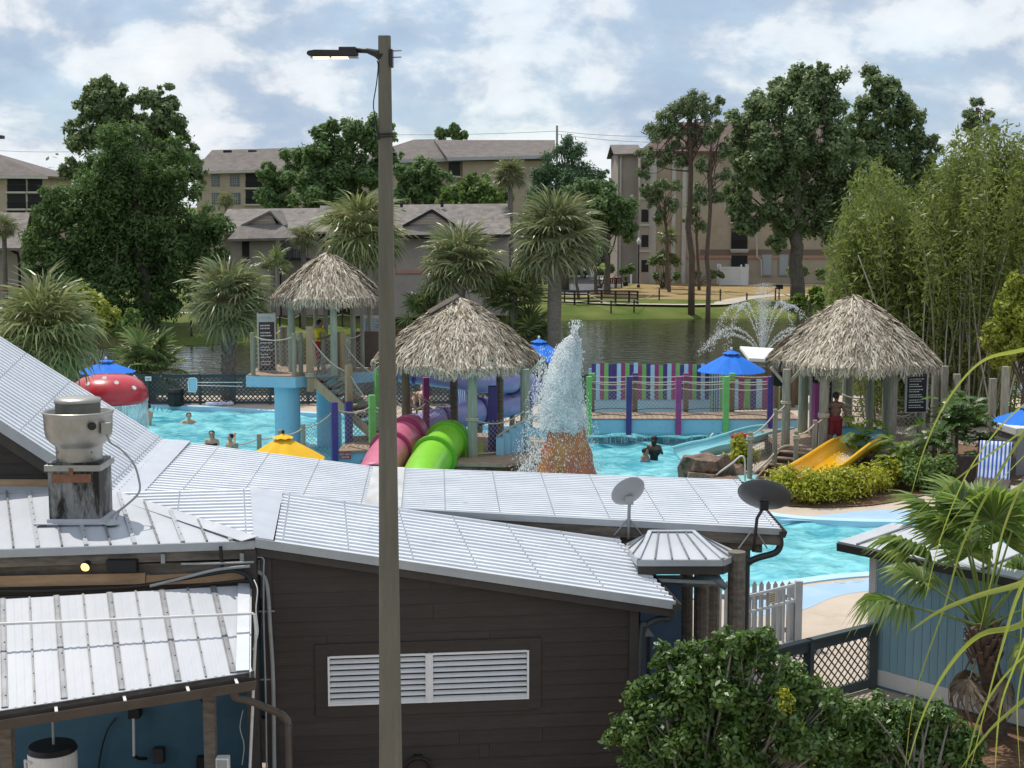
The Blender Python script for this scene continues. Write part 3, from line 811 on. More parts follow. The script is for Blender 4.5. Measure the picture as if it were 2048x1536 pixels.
for i in range(npn):
    u0, u1 = i / npn, (i + 1) / npn
    pl = [eave_pt(u0), eave_pt(u1), top_pt(u1), top_pt(u0)]
    pp = clip([(p.x, p.y) for p in pl], lambda q: sgn * hip_cut(q))
    if len(pp) < 3: continue
    mb=MB(); mb.slab([V((x, y, planeD(x, y))) for x, y in pp], .01); mb.build('roof_panel', m_white_roof, ow)
    a, b = eave_pt(u1), top_pt(u1)
    if sgn * hip_cut((b.x, b.y)) < 0:
        fa, fb_ = sgn * hip_cut((a.x, a.y)), sgn * hip_cut((b.x, b.y)); b = lerp(a, b, fa / (fa - fb_) * .97)
    if (b - a).length > .25:
        w_ = .055 if i % 2 else .026
        mb=MB(); q = V((0, 0, .016)); a2, b2 = V((a.x, a.y, planeD(a.x, a.y))), V((b.x, b.y, planeD(b.x, b.y)))
        mb.beam(a2 + q, b2 + q, w_, .03, up=nD)
        rb = mb.build('roof_rib', m_seam if i % 2 == 0 else m_trim, ow)
        sb = MB()
        for t in [j * .33 / (b2 - a2).length for j in range(1, int((b2 - a2).length / .33))]:
            sb.ball(lerp(a2, b2, t) + V((w_ * .2, 0, .033)), .011, 5, 3)
        if sb.v: sb.build('rib_screws', m_screw, rb, kind='stuff')
mb=MB(); hd = (HH - T1).normalized(); sd = V((hd.y, -hd.x, 0)).normalized()
if sd.x > 0: sd = -sd
mb.slab([T1 + up * 2, T1 - sd * .05 + up * 2.2, HH - sd * .05 + up * 2.2, HH + sd * .22 + V((0, 0, .02)), T1 + sd * .22 + V((0, 0, .03))], .01); mb.build('hip_flashing', m_white_roof, ow)
mb=MB(); mb.slab([T0 + V((0, .12, .09)), T0 + V((0, -.14, .03)), T1 + V((-.1, -.14, .03)), T1 + V((-.1, .12, .09))], .01); mb.build('wall_flashing', m_trim, ow)
mb=MB(); mb.beam(E0 + V((0, -.03, -.055)), HH + V((0, -.03, -.055)), .03, .11); mb.build('eave_trim', m_trim, ow)
mb=MB(); mb.beam(E0 + V((0, .06, -.19)), HH + V((-.1, .06, -.19)), .06, .14); mb.build('fascia_board', m_oldwood, ow)
LWn = 20.05
def lp(px, py, Y=LWn): return at(px, py, Y)
for (y0, y1, x0, x1, mt, Yb) in ((1126, 1152, -120, 232, m_oldwood, 20.06), (1126, 1152, 236, 520, m_oldwood, 20.08), (1154, 1172, -120, 300, m_oldwood, 20.02), (1152, 1174, -120, 290, m_plank, 19.97), (1148, 1168, 292, 500, m_plank, 19.99)):
    dz = (x1 - 0) * -0.022
    a0, a1 = lp(x0, y0 + 3, Yb), lp(x1, y0 - 6, Yb); b0, b1 = lp(x0, y1 + 3, Yb), lp(x1, y1 - 6, Yb)
    mb=MB(); mb.slab([b0, b1, a1, a0], .03); mb.build('wall_plank', mt, ow)
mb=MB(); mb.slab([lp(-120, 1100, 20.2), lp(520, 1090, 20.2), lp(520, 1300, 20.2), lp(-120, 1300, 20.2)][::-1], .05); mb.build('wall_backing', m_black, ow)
mb=MB(); mb.slab([at(-160, 1330, 21.05), at(512, 1330, 21.05), at(512, 1545, 21.05), at(-160, 1545, 21.05)][::-1], .06); mb.build('blue_wall', M('shaded_shed_blue', (.045, .115, .16), (.055, .135, .19), 2.5, rough=.7), ow)  # the wall's deep shadow is mixed into this darker blue
mb=MB(); mb.slab([V((at(-200, 1395, 20.1).x, 20.0, 2.55)), V((at(512, 1360, 20.1).x, 20.0, 2.55)), V((at(540, 1360, 21.2).x, 21.2, 2.55)), V((at(-200, 1395, 21.2).x, 21.2, 2.55))], .05, nrm=V((0, 0, 1))); mb.build('shade_ceiling', m_darktrim, ow)  # unseen slab added to keep sky light off the blue wall
mb=MB(); mb.beam(lp(118, 1140, 19.98), lp(122, 1118, 19.98), .02, .09, up=(1, 0, 0));
mb = MB()
for px, py in ((145, 1118), (326, 1117), (484, 1116)):
    mb=MB(); mb.box(lp(px, py, 19.94), (.055, .02, .13)); mb.build('metal_strap', m_conduit, ow)
for x_ in (-110, 505):
    mb=MB(); t = at(x_, 1250, 20.0); mb.box((t.x, 20.0, 1.8), (.16, .16, 3.5)); mb.build('post', m_darktrim, ow)
sp = lp(172, 1131, 19.85)
sl = thing('spotlight', sp, 'round spotlight glowing warm yellow under the lean-to eave', 'lamp')
mb=MB(); mb.tube([sp + V((.02, .12, .05)), sp + V((.01, .05, .02)), sp + V((0, -.02, -.005)), sp + V((0, -.05, -.012))], [.025, .045, .065, .068], 14); mb.build('housing', m_black, sl, smooth=True)
m_lit = M('lit_lens', (.9, .6, .25), emit=(1.0, .58, .16), estr=2.2)
mb=MB(); mb.tube([sp + V((0, -.05, -.012)), sp + V((-.004, -.075, -.02))], [.062, .045], 14); mb.build('lens', m_lit, sl, smooth=True)
mb=MB(); mb.tube([sp + V((.02, .12, .05)), sp + V((.02, .17, .07))], .02, 8); mb.build('mount', m_black, sl)
bo = thing('speaker_box', lp(245, 1140, 19.95), 'small black box fixed under the eave right of the glowing spotlight', 'box')
mb=MB(); mb.box(lp(245, 1131, 19.9), (.42, .14, .18)); mb.build('cabinet', m_black, bo, bevel=.02)
mb=MB(); mb.box(lp(245, 1131, 19.82), (.36, .012, .13)); mb.build('grille', M('grille', (.02, .02, .02), rough=.8), bo)
def cable(name, pts, r, mat, label, cat='cable', n=6, group=None):
    mb=MB(); mb.tube(spline(pts, 6), r, n); return tag(mb.build(name, mat, smooth=True), label, cat, group)
cable('cable_bundle', [lp(-60, 1180, 19.9), lp(60, 1182, 19.9), lp(180, 1178, 19.88), lp(280, 1172, 19.86), lp(360, 1158, 19.84), lp(430, 1146, 19.82), lp(470, 1142, 19.82), lp(495, 1152, 19.83), lp(506, 1175, 19.84)], .030, m_black, 'thick black cable bundle drooping between planks and lower white roof')
cable('cable_bundle', [lp(-60, 1192, 19.92), lp(100, 1193, 19.9), lp(300, 1184, 19.9), lp(420, 1168, 19.88), lp(505, 1160, 19.86)], .022, m_black, 'lower black cable lying along the top of the lower white roof')
cable('conduit_pipe', [lp(300, 1172, 19.8), lp(350, 1160, 19.8), lp(430, 1140, 19.8), lp(500, 1132, 19.8)], .022, m_conduit, 'grey conduit slanting up across the planks to the wall corner', 'pipe')
cable('conduit_pipe', [lp(362, 1128, 19.82), lp(430, 1127, 19.82), lp(508, 1124, 19.82)], .015, m_conduit, 'short straight pale pipe under the eave near the wall corner', 'pipe')
mb=MB(); mb.tube([lp(441, 1092, 19.84), lp(445, 1145, 19.84)], .025, 8); tag(mb.build('vent_pipe', m_black), 'short black upright pipe hanging from the eave above the conduits', 'pipe')
lr = thing('lower_shed', V((at(250, 1400, 18.5).x, 18.5, 0)), 'open shed with white ribbed metal roof and brown gutter in the front left corner', 'shed')
eTL, eTR = at(-160, 1208, 19.0), at(500, 1170, 19.95)
eBL, eBR = at(-175, 1448, 16.55), at(545, 1337, 18.05)
def ev(u, v): return lerp(lerp(eTL, eTR, u), lerp(eBL, eBR, u), v)
nE = 12.45; cutu = .93
def vmax(u): return 1.0 if u <= cutu else max(0.0, (1 - u) / (1 - cutu))
nrmE = (eBL - eTL).cross(eTR - eTL).normalized(); nrmE = nrmE if nrmE.z > 0 else -nrmE
us = [i / nE for i in range(int(nE) + 1)] + [1.0]
for i in range(len(us) - 1):
    u0, u1 = us[i], us[i + 1]
    pts = [ev(u0, 0), ev(u0, vmax(u0))]
    if u0 < cutu < u1: pts.append(ev(cutu, 1))
    pts += [ev(u1, vmax(u1))] if vmax(u1) > 0 else []
    pts.append(ev(u1, 0))
    mb=MB(); mb.slab(pts, .012, nrm=nrmE)
    for t in (.36, .64):
        uu = lerp(u0, u1, t)
        if vmax(uu) > .9: mb.beam(ev(uu, .005) + nrmE * .001, ev(uu, .995) + nrmE * .001, .035, .008, up=nrmE)
    mb.build('roof_panel', m_white_roof, lr)
    if i + 1 < len(us) - 1:
        w_ = .060 if i % 2 == 0 else .030
        mb=MB(); mb.beam(ev(u1, 0) + nrmE * .010, ev(u1, vmax(u1) * .985) + nrmE * .010, w_ * .8, .018, up=nrmE)
        rb = mb.build('roof_rib', m_seam, lr)
        if w_ > .05:
            mb = MB()
            for sgnx in (-1, 1):
                off = (ev(u1 + .001, 0) - ev(u1, 0)).normalized() * (.033 * sgnx)
                mb.beam(ev(u1, 0) + off + nrmE * .008, ev(u1, vmax(u1) * .985) + off + nrmE * .008, .012, .018, up=nrmE)
            mb.build('rib_edge', m_seam, rb)
        sb = MB()
        for v in [(.12 + .155 * j) for j in range(6)]:
            if v < vmax(u1): sb.ball(ev(u1, v) + nrmE * .020 + V((w_ * .25, 0, 0)), .011, 5, 3)
        sb.build('rib_screws', m_screw, rb, kind='stuff')
rg0, rg1 = ev(1, 0), ev(cutu, 1)
mb=MB(); sdv = (ev(1, 0) - ev(.97, 0)).normalized()
mb.slab([rg0 - sdv * .16 + nrmE * .022, rg0 + nrmE * .022, rg1 + nrmE * .022, rg1 - sdv * .16 + nrmE * .022], .012); mb.beam(rg0 + V((.01, 0, -.06)), rg1 + V((.01, 0, -.06)), .02, .14); mb.build('rake_trim', m_flash, lr)
gd = (eBL - eTL); gd = V((gd.x, gd.y, 0)).normalized()
gp, gq = ev(0, 1) + V((0, 0, -.02)), rg1 + V((.06, .02, -.02))
mb=MB(); mb.beam(gp + V((0, .03, -.04)) - gd * .03, gq + V((0, .03, -.04)) - gd * .03, .03, .12); mb.build('fascia_board', m_oldwood, lr)
gutter(lr, gp + V((0, 0, -.05)), gq + V((0, 0, -.05)), .15, .13, M('brown_gutter', (.055, .043, .036), (.075, .06, .05), 3, rough=.4), out=gd)
for t in (.02, .40, .60, .79, .94):
    p = lerp(gp, gq, t) + V((0, 0, -.035)); mb=MB(); mb.beam(p, p + gd * .15 + V((0, 0, -.012)), .035, .012); mb.build('gutter_strap', m_pvc, lr)
for px, py, Y in ((420, 1450, 18.3), (15, 1500, 17.4)):
    p = at(px, py, Y); mb=MB(); mb.box((p.x, Y, 1.12), (.14, .14, 2.24)); mb.build('post', m_oldwood, lr)
py0 = 18.75
pl = [at(-60, 1252, 18.1), at(0, 1248, 18.16), at(250, 1238, 18.5), at(505, 1227, 18.85), at(509, 1229, 18.85), at(512, 1260, 18.83), at(509, 1320, 18.75), at(506, 1400, 18.68), at(500, 1536, 18.6), V((at(500, 1536, 18.6).x, 18.6, 0.02))]
mb=MB(); mb.tube(pl, .019, 8)
for k_ in (2, 4, 7): mb.tube([lerp(pl[k_], pl[k_ + 1], -.01 if k_ != 2 else .0), lerp(pl[k_], pl[k_ + 1], .02 if k_ != 2 else .0)], .025, 8) if k_ != 2 else None
tag(mb.build('water_pipe', m_pvc, smooth=True), 'thin white plastic pipe crossing the lower white roof then dropping at its corner', 'pipe')
wl_ = wallpt
def wall_pipe(pxs, r, mat, label, o=.06, to_ground=True, name='wall_pipe'):
    pts = [wl_(a, b) + wn_ * o for a, b in pxs]
    if to_ground: pts.append(V((pts[-1].x, pts[-1].y, 0.0)))
    mb=MB(); mb.tube(spline(pts, 4), r, 8); ob = mb.build(name, mat, smooth=True); return tag(ob, label, 'pipe')
wall_pipe([(514, 1140), (528, 1150), (536, 1180), (541, 1260), (546, 1340), (548, 1440), (549, 1530)], .030, m_conduit, 'thickest grey conduit curving down the left corner of the brown wall', .07)
wall_pipe([(505, 1112), (527, 1112), (528, 1140), (528, 1240), (531, 1340), (533, 1440), (534, 1530)], .013, m_conduit, 'thin tan conduit beside the thick conduit on the brown wall corner', .12)
for z_, lab in ((1221, 'upper'), (1357, 'lower')):
    mb=MB(); a = wl_(532, z_) + wn_ * .04; mb.beam(a - wd * .12, a + wd * .12, .02, .02)
    tag(mb.build('pipe_clamp', m_conduit), lab + ' grey strut clamp holding the conduits at the brown wall corner', 'clamp')
m_bsp = M('brown_downspout', (.065, .052, .043), (.08, .065, .055), 3, rough=.4)
dp = [at(470, 1378, 17.95), at(472, 1395, 17.95), at(500, 1402, 18.1), at(548, 1422, 18.4), at(566, 1432, 18.5), at(577, 1448, 18.5), V((at(577, 1470, 18.5).x, 18.5, 1.5)), V((at(577, 1470, 18.5).x, 18.5, .02))]
mb=MB(); mb.tube(spline(dp, 4), .06, 8, flat=.8); tag(mb.build('downspout', m_bsp, smooth=True), 'brown downspout bending from the shed gutter towards the brown wall', 'downspout')
cable('loose_wires', [at(508, 1160, 19.3), at(515, 1180, 19.2), at(512, 1220, 19.1), at(516, 1265, 19.0), at(506, 1300, 18.9)], .008, m_pvc, 'thin white loose wire dangling by the corner of the lower white roof', 'wire')
cable('loose_wires', [at(486, 1420, 18.3), at(480, 1455, 18.3), at(488, 1490, 18.3), at(484, 1530, 18.3)], .006, m_conduit, 'loose grey wire hanging in the dark corner below the shed gutter', 'wire')
cable('drop_cable', [at(402, 1398, 20.1), at(418, 1420, 20.1), at(428, 1460, 20.1), at(430, 1530, 20.1)], .022, m_black, 'black cables curving down the shed post against the blue wall')
cable('drop_cable', [at(232, 1436, 20.98), at(215, 1460, 20.98), at(203, 1500, 20.98), at(196, 1545, 20.98)], .014, m_black, 'single black cable looping down the blue wall near the water heater')
wh = V((at(104, 1490, 19.2).x, 19.2, 0)); zt = Z(1497, 19.2)
t = thing('water_heater', wh, 'white cylindrical water heater with black top under the lower white roof', 'water heater')
mb=MB(); mb.lathe(wh, [(.30, .02), (.32, .04), (.32, zt - .05), (.31, zt - .02)], 28, caps=True); mb.build('tank', m_pvc, t, smooth=False)
mb=MB(); mb.lathe(wh, [(.325, zt - .02), (.33, zt + .0), (.30, zt + .05), (.02, zt + .06)], 28, caps=True); mb.build('lid', m_black, t)
mb=MB(); mb.tube([wh + V((.02, 0, zt + .05)), wh + V((.02, 0, zt + .45)), wh + V((-.4, 0, zt + .47))], .018, 8); mb.build('pipe', m_conduit, t)
mb=MB(); mb.tube([wh + V((-.33, -.1, 0.02)), wh + V((-.33, -.1, zt - .12)), wh + V((-.2, -.28, zt - .1))], .02, 8); mb.build('drain_pipe', m_pvc, t)
for px, py, w, h, mt, lab in ((415, 1526, .30, .2, m_black, 'black box on the blue wall beside the shed post'), (318, 1510, .15, .22, m_darktrim, 'small dark switch box low on the blue wall'), (446, 1530, .16, .22, m_pvc, 'white switch box fixed to the shed post')):
    p = at(px, py, 20.95 if px != 446 else 18.2); b = thing('switch_box', p, lab, 'switch box')
    mb=MB(); mb.box(p, (w, .14, h)); mb.build('case', mt, b, bevel=.01)
    mb=MB(); mb.box(p + V((0, -.075, 0)), (w * .8, .012, h * .8)); mb.build('cover', m_conduit if mt is m_pvc else mt, b)
p0, p1 = at(267, 1437, 20.85), at(268, 1512, 20.85)
b = thing('wall_standpipe', p1, 'pale upright pipe with dark bracket mounted on the blue wall', 'pipe')
mb=MB(); mb.tube([p0, p1], .02, 8); mb.build('pipe', m_pvc, b)
mb=MB(); mb.box(p0 + V((0, .1, .06)), (.16, .2, .14)); mb.build('bracket', m_black, b)
mb=MB(); mb.tube([p1, p1 + V((.06, .05, -.06)), p1 + V((.14, .15, -.1))], .025, 8); mb.build('valve', m_black, b)
vc = at(162, 1000, 21.2); vb = V((vc.x, 21.2, planeD(vc.x, 21.2)))
m_alu = M('spun_aluminium', (.30, .29, .265), (.40, .39, .36), 2.2, rough=.42, metal=.6, wear=(.30, .29, .26), wscale=3, wlo=.5, whi=.75)
m_duct = M('grimy_duct', (.20, .20, .20), (.33, .33, .32), 2.0, rough=.55, metal=.4, wear=(.02, .017, .014), wscale=2.2, wlo=.42, whi=.56, stretch=(1.6, 1.6, .5))
ex = thing('exhaust_fan', vb, 'round aluminium kitchen exhaust fan on a grimy square duct on the white roof', 'exhaust fan')
S_ = 21.2 / F
def vz(py): return Z(py, 21.2)
mb=MB(); mb.box((vc.x, 21.2, (vz(925) + vb.z) / 2), (.72, .66, vz(925) - vb.z + .1)); mb.build('duct', m_duct, ex)
mb=MB(); mb.box((vc.x, 21.2, vz(1040)), (.78, .72, .17)); mb.slab([(vc.x - .56, 20.78, vb.z + .01), (vc.x + .56, 20.78, vb.z + .02), (vc.x + .45, 21.6, vb.z + .07), (vc.x - .45, 21.6, vb.z + .06)], .015); mb.build('curb', m_white_roof, ex)
mb=MB(); mb.box((vc.x, 21.2, vz(928)), (.80, .74, .085)); mb.build('flange', m_alu, ex, bevel=.006)
prof = [(.325, 925), (.325, 893), (.34, 889), (.40, 882), (.455, 872), (.475, 855), (.478, 832), (.49, 826), (.50, 823), (.49, 820), (.455, 824), (.44, 842), (.32, 845)]
mb=MB(); mb.lathe((vc.x, 21.2, 0), [(r_, vz(y_)) for r_, y_ in prof], 40); mb.build('bowl', m_alu, ex, smooth=True)
mb=MB(); mb.lathe((vc.x, 21.2, 0), [(.315, vz(845)), (.315, vz(802))], 32); mb.build('motor_shroud', M('dark_shroud', (.10, .10, .10), (.15, .15, .14), 3, rough=.5, metal=.4), ex, smooth=True)
mb=MB(); mb.lathe((vc.x, 21.2, 0), [(.325, vz(804)), (.33, vz(800)), (.32, vz(797)), (.25, vz(794)), (.05, vz(792))], 32, caps=True); mb.build('cap', m_alu, ex, smooth=True)
mb=MB(); mb.box((vc.x - .02, 20.84, vz(934)), (.06, .04, .10)); mb.box((vc.x - .02, 20.858, vz(948)), (.55, .03, .12)); mb.build('grease_tray', M('rusty_steel', (.16, .065, .035), (.24, .12, .07), 5, rough=.8, bump=.3), ex)
mb=MB(); mb.tube([(vc.x + .30, 20.84, vz(845)), (vc.x + .305, 20.77, vz(844))], [.058, .05], 14); mb.build('port', m_black, ex, smooth=True)
mb=MB(); mb.box((vc.x + .47, 20.95, vz(851)), (.13, .12, .17)); jb = mb.build('junction_box', m_alu, ex, bevel=.008)
mb=MB(); mb.tube(spline([(vc.x + .47, 20.95, vz(864)), (vc.x + .52, 20.95, vz(880)), (vc.x + .66, 20.95, vz(893)), (vc.x + .83, 20.95, vz(920)), (vc.x + .90, 20.95, vz(950)), (vc.x + .90, 20.95, vz(978)), (vc.x + .72, 20.9, vz(1003)), (vc.x + .55, 20.85, vz(1020)), (vc.x + .52, 20.8, vb.z + .03)], 5), .015, 8); mb.build('power_conduit', m_conduit, ex, smooth=True)
mb=MB(); mb.lathe((vc.x + .54, 20.8, vb.z), [(.11, .01), (.07, .05), (.025, .09)], 12); mb.build('pipe_boot', m_trim, ex)
mb = MB()
for a in (-.24, .24):
    for y_ in (900, 914): mb.ball((vc.x + a, 21.2 - math.sqrt(.326 ** 2 - a * a), vz(y_)), .013, 6, 4)
mb.build('rivets', m_screw, ex, kind='stuff')
pz = 16.0
pb = V((at(781, 1536, pz).x, pz, 0)); pt_ = at(769, 72, pz)
t = thing('light_pole', pb, 'tall square weathered concrete light pole standing in front of the roofs', 'light pole')
m_conc = M('pole_concrete', (.125, .115, .09), (.17, .155, .125), 3, rough=.85, stretch=(3, 3, .35), bump=.35, bscale=22, wear=(.27, .255, .22), wscale=9, wlo=.66, whi=.72)
mb = MB()
def ring(z, w, b=.02):
    f = z / pt_.z; cx, h = lerp(pb.x, pt_.x, f), w / 2
    return [V((cx + x_, pz + y_, z)) for x_, y_ in ((-h + b, -h), (h - b, -h), (h, -h + b), (h, h - b), (h - b, h), (-h + b, h), (-h, h - b), (-h, -h + b))]
zs = [0, 2.4, 5, 7.5, pt_.z]; wv = [.275, .232, .195, .160, .125]
rg = [ring(z, w) for z, w in zip(zs, wv)]
vs = [p for r_ in rg for p in r_]
fs = [(i * 8 + j, i * 8 + (j + 1) % 8, i * 8 + 8 + (j + 1) % 8, i * 8 + 8 + j) for i in range(4) for j in range(8)] + [tuple(32 + j for j in range(8))]
mb.mesh(vs, fs); mb.build('shaft', m_conc, t)
m_lamp = M('lamp_housing', (.020, .016, .017), (.028, .023, .024), 4, rough=.45)
def lz(py): return Z(py, pz)
def lx(px): return at(px, 100, pz).x
mb=MB(); mb.tube([(lx(764), pz - .02, lz(114)), (lx(752), pz - .02, lz(107)), (lx(735), pz - .02, lz(102)), (lx(712), pz - .02, lz(101))], [.055, .042, .028, .026], 10); mb.build('arm', m_lamp, t, smooth=True)
mb=MB(); mb.box(((lx(678) + lx(713)) / 2, pz, lz(99)), (lx(713) - lx(678), .12, .05)); mb.build('driver_box', m_lamp, t, bevel=.012)
hl = [(lx(614), lz(107)), (lx(617), lz(102)), (lx(630), lz(100)), (lx(712), lz(101)), (lx(717), lz(107)), (lx(714), lz(113)), (lx(625), lz(113)), (lx(616), lz(111))]
mb=MB(); k = len(hl); mb.mesh([V((a, pz - .07, b)) for a, b in hl] + [V((a, pz + .07, b)) for a, b in hl], [tuple(range(k)), tuple(reversed(range(k, 2 * k)))] + [(i, i + k, (i + 1) % k + k, (i + 1) % k) for i in range(k)])
hd_ = mb.build('lamp_head', m_lamp, t, bevel=.01)
mb=MB(); mb.box(((lx(622) + lx(716)) / 2, pz, lz(115)), (lx(716) - lx(622), .12, .012)); mb.build('lens_frame', m_alu, hd_)
for a, b in ((627, 660), (664, 697)):
    mb=MB(); mb.box(((lx(a) + lx(b)) / 2, pz - .02, lz(116)), (lx(b) - lx(a), .085, .016)); mb.build('led_panel', M('led_panel', (.9, .85, .7), emit=(1, .9, .62), estr=1.6), hd_)
mb=MB(); mb.box((lx(783), pz, lz(117)), (.03, .16, .18)); mb.build('back_plate', m_lamp, t)
for y_ in (102, 115):
    mb=MB(); mb.tube([(lx(783), pz, lz(y_)), (lx(803), pz, lz(y_ - 1))], .008, 6); mb.build('bolt', m_conduit, t)
mb=MB(); mb.tube(spline([(lx(755), pz - .05, lz(122)), (lx(757), pz - .06, lz(135)), (lx(753), pz - .06, lz(170)), (lx(747), pz - .06, lz(205)), (lx(748), pz - .06, lz(225)), (lx(752), pz - .07, lz(250)), (lx(757), pz - .09, lz(280))], 4), [.006] * 18 + [.012] * 7, 6); mb.build('cable', m_black, t, smooth=True)
mb = MB()
for y_ in (270, 276): mb.lathe((lx(770), pz, lz(y_)), [(.113, 0), (.113, .018)], 4)
fs_ = MB()
for y_, dz in ((268.5, .004), (275, .012)):
    w = .078
    pts = [(lx(770) + a * w, pz + b * w, lz(y_) + c * dz) for a, b, c in ((-1, -1, 0), (1, -1, 1), (1, 1, 1), (-1, 1, 0), (-1, -1, 0))]
    fs_.tube(pts, .009, 6, caps=False)
fs_.build('strap', m_black, t)
# ================================================================ WATER PARK
def net(parent, b0, b1, t0, t1, cell=.11, w=.013, mat=None, name='netting', diag=True):
    """knotted cord net in the quad bottom b0-b1, top t0-t1"""
    b0, b1, t0, t1 = map(V, (b0, b1, t0, t1))
    L = ((b1 - b0).length + (t1 - t0).length) / 2; Hh = ((t0 - b0).length + (t1 - b1).length) / 2
    def P(s, t): return lerp(lerp(b0, b1, s / L), lerp(t0, t1, s / L), t / Hh)
    nr = ((b1 - b0).cross(t0 - b0)).normalized(); mb = MB()
    def seg(a, b):
        A, B = P(*a), P(*b); d = (B - A)
        if d.length < .02: return
        sd = d.normalized().cross(nr); mb.ribbon([A, B], w, sd)
    k = -Hh
    if diag:
        while k < L:
            a, b = max(0, k), min(L, k + Hh)
            if b > a: seg((a, a - k), (b, b - k)); seg((a, Hh - (a - k)), (b, Hh - (b - k)))
            k += cell * 1.414
    else:
        for i in range(int(L / cell) + 1): seg((min(L, i * cell), 0), (min(L, i * cell), Hh))
        for i in range(int(Hh / cell) + 1): seg((0, min(Hh, i * cell)), (L, min(Hh, i * cell)))
    if mb.v: return mb.build(name, mat or m_net, parent, kind='stuff')
def rpost(parent, p, z0, z1, r=.09, mat=None, name='post'):
    mb=MB(); zz = [z0, lerp(z0, z1, .5), z1 - .015, z1]
    mb.tube([(p[0], p[1], zz[0]), (p[0] + random.uniform(-.01, .01), p[1], zz[1]), (p[0], p[1], zz[2]), (p[0], p[1], zz[3])], [r * 1.05, r, r * .98, r * .86], 10)
    return mb.build(name, mat or m_post, parent, smooth=False)
def spost(parent, p, z0, z1, w=.14, mat=None, name='post', rz=0.2):
    mb=MB(); mb.box((p[0], p[1], (z0 + z1) / 2), (w, w, z1 - z0), rz); return mb.build(name, mat or m_tanpost, parent, bevel=.008)
def rope(parent, a, b, d=.15, r=.022, name='rope', mat=None, n=8):
    mb=MB(); mb.tube(sag(a, b, d, n), r, 6); return mb.build(name, mat or m_rope, parent, smooth=True)
def coil(parent, p, z, r=.11, n=3):
    mb = MB()
    for i in range(n): mb.tube([V((p[0] + r * cos(t), p[1] + r * sin(t), z + i * .045 + .006 * sin(3 * t))) for t in [2 * math.pi * j / 12 for j in range(13)]], .022, 6, caps=False)
    return mb.build('rope_lashing', m_rope, parent, smooth=True)
m_thatch = None
def thatch_mat():
    m = bpy.data.materials.new('palm_thatch'); m.use_nodes = True
    nd = m.node_tree.nodes; lk = m.node_tree.links; b = nd['Principled BSDF']
    g = nd.new('ShaderNodeNewGeometry'); rp = nd.new('ShaderNodeValToRGB')
    e = rp.color_ramp.elements; e[0].color = (.13, .09, .055, 1); e[1].color = (.72, .65, .53, 1)
    for p_, c_ in ((.2, (.29, .235, .17)), (.55, (.48, .42, .33)), (.82, (.60, .535, .43))):
        x = e.new(p_); x.color = (*c_, 1)
    lk.new(g.outputs['Random Per Island'], rp.inputs[0]); lk.new(rp.outputs[0], b.inputs['Base Color'])
    b.inputs['Roughness'].default_value = .8; b.inputs['Specular IOR Level'].default_value = .2
    return m
m_thatch = thatch_mat()
m_thatch_core = M('thatch_core', (.07, .052, .036), (.12, .09, .06), 8, rough=.95)
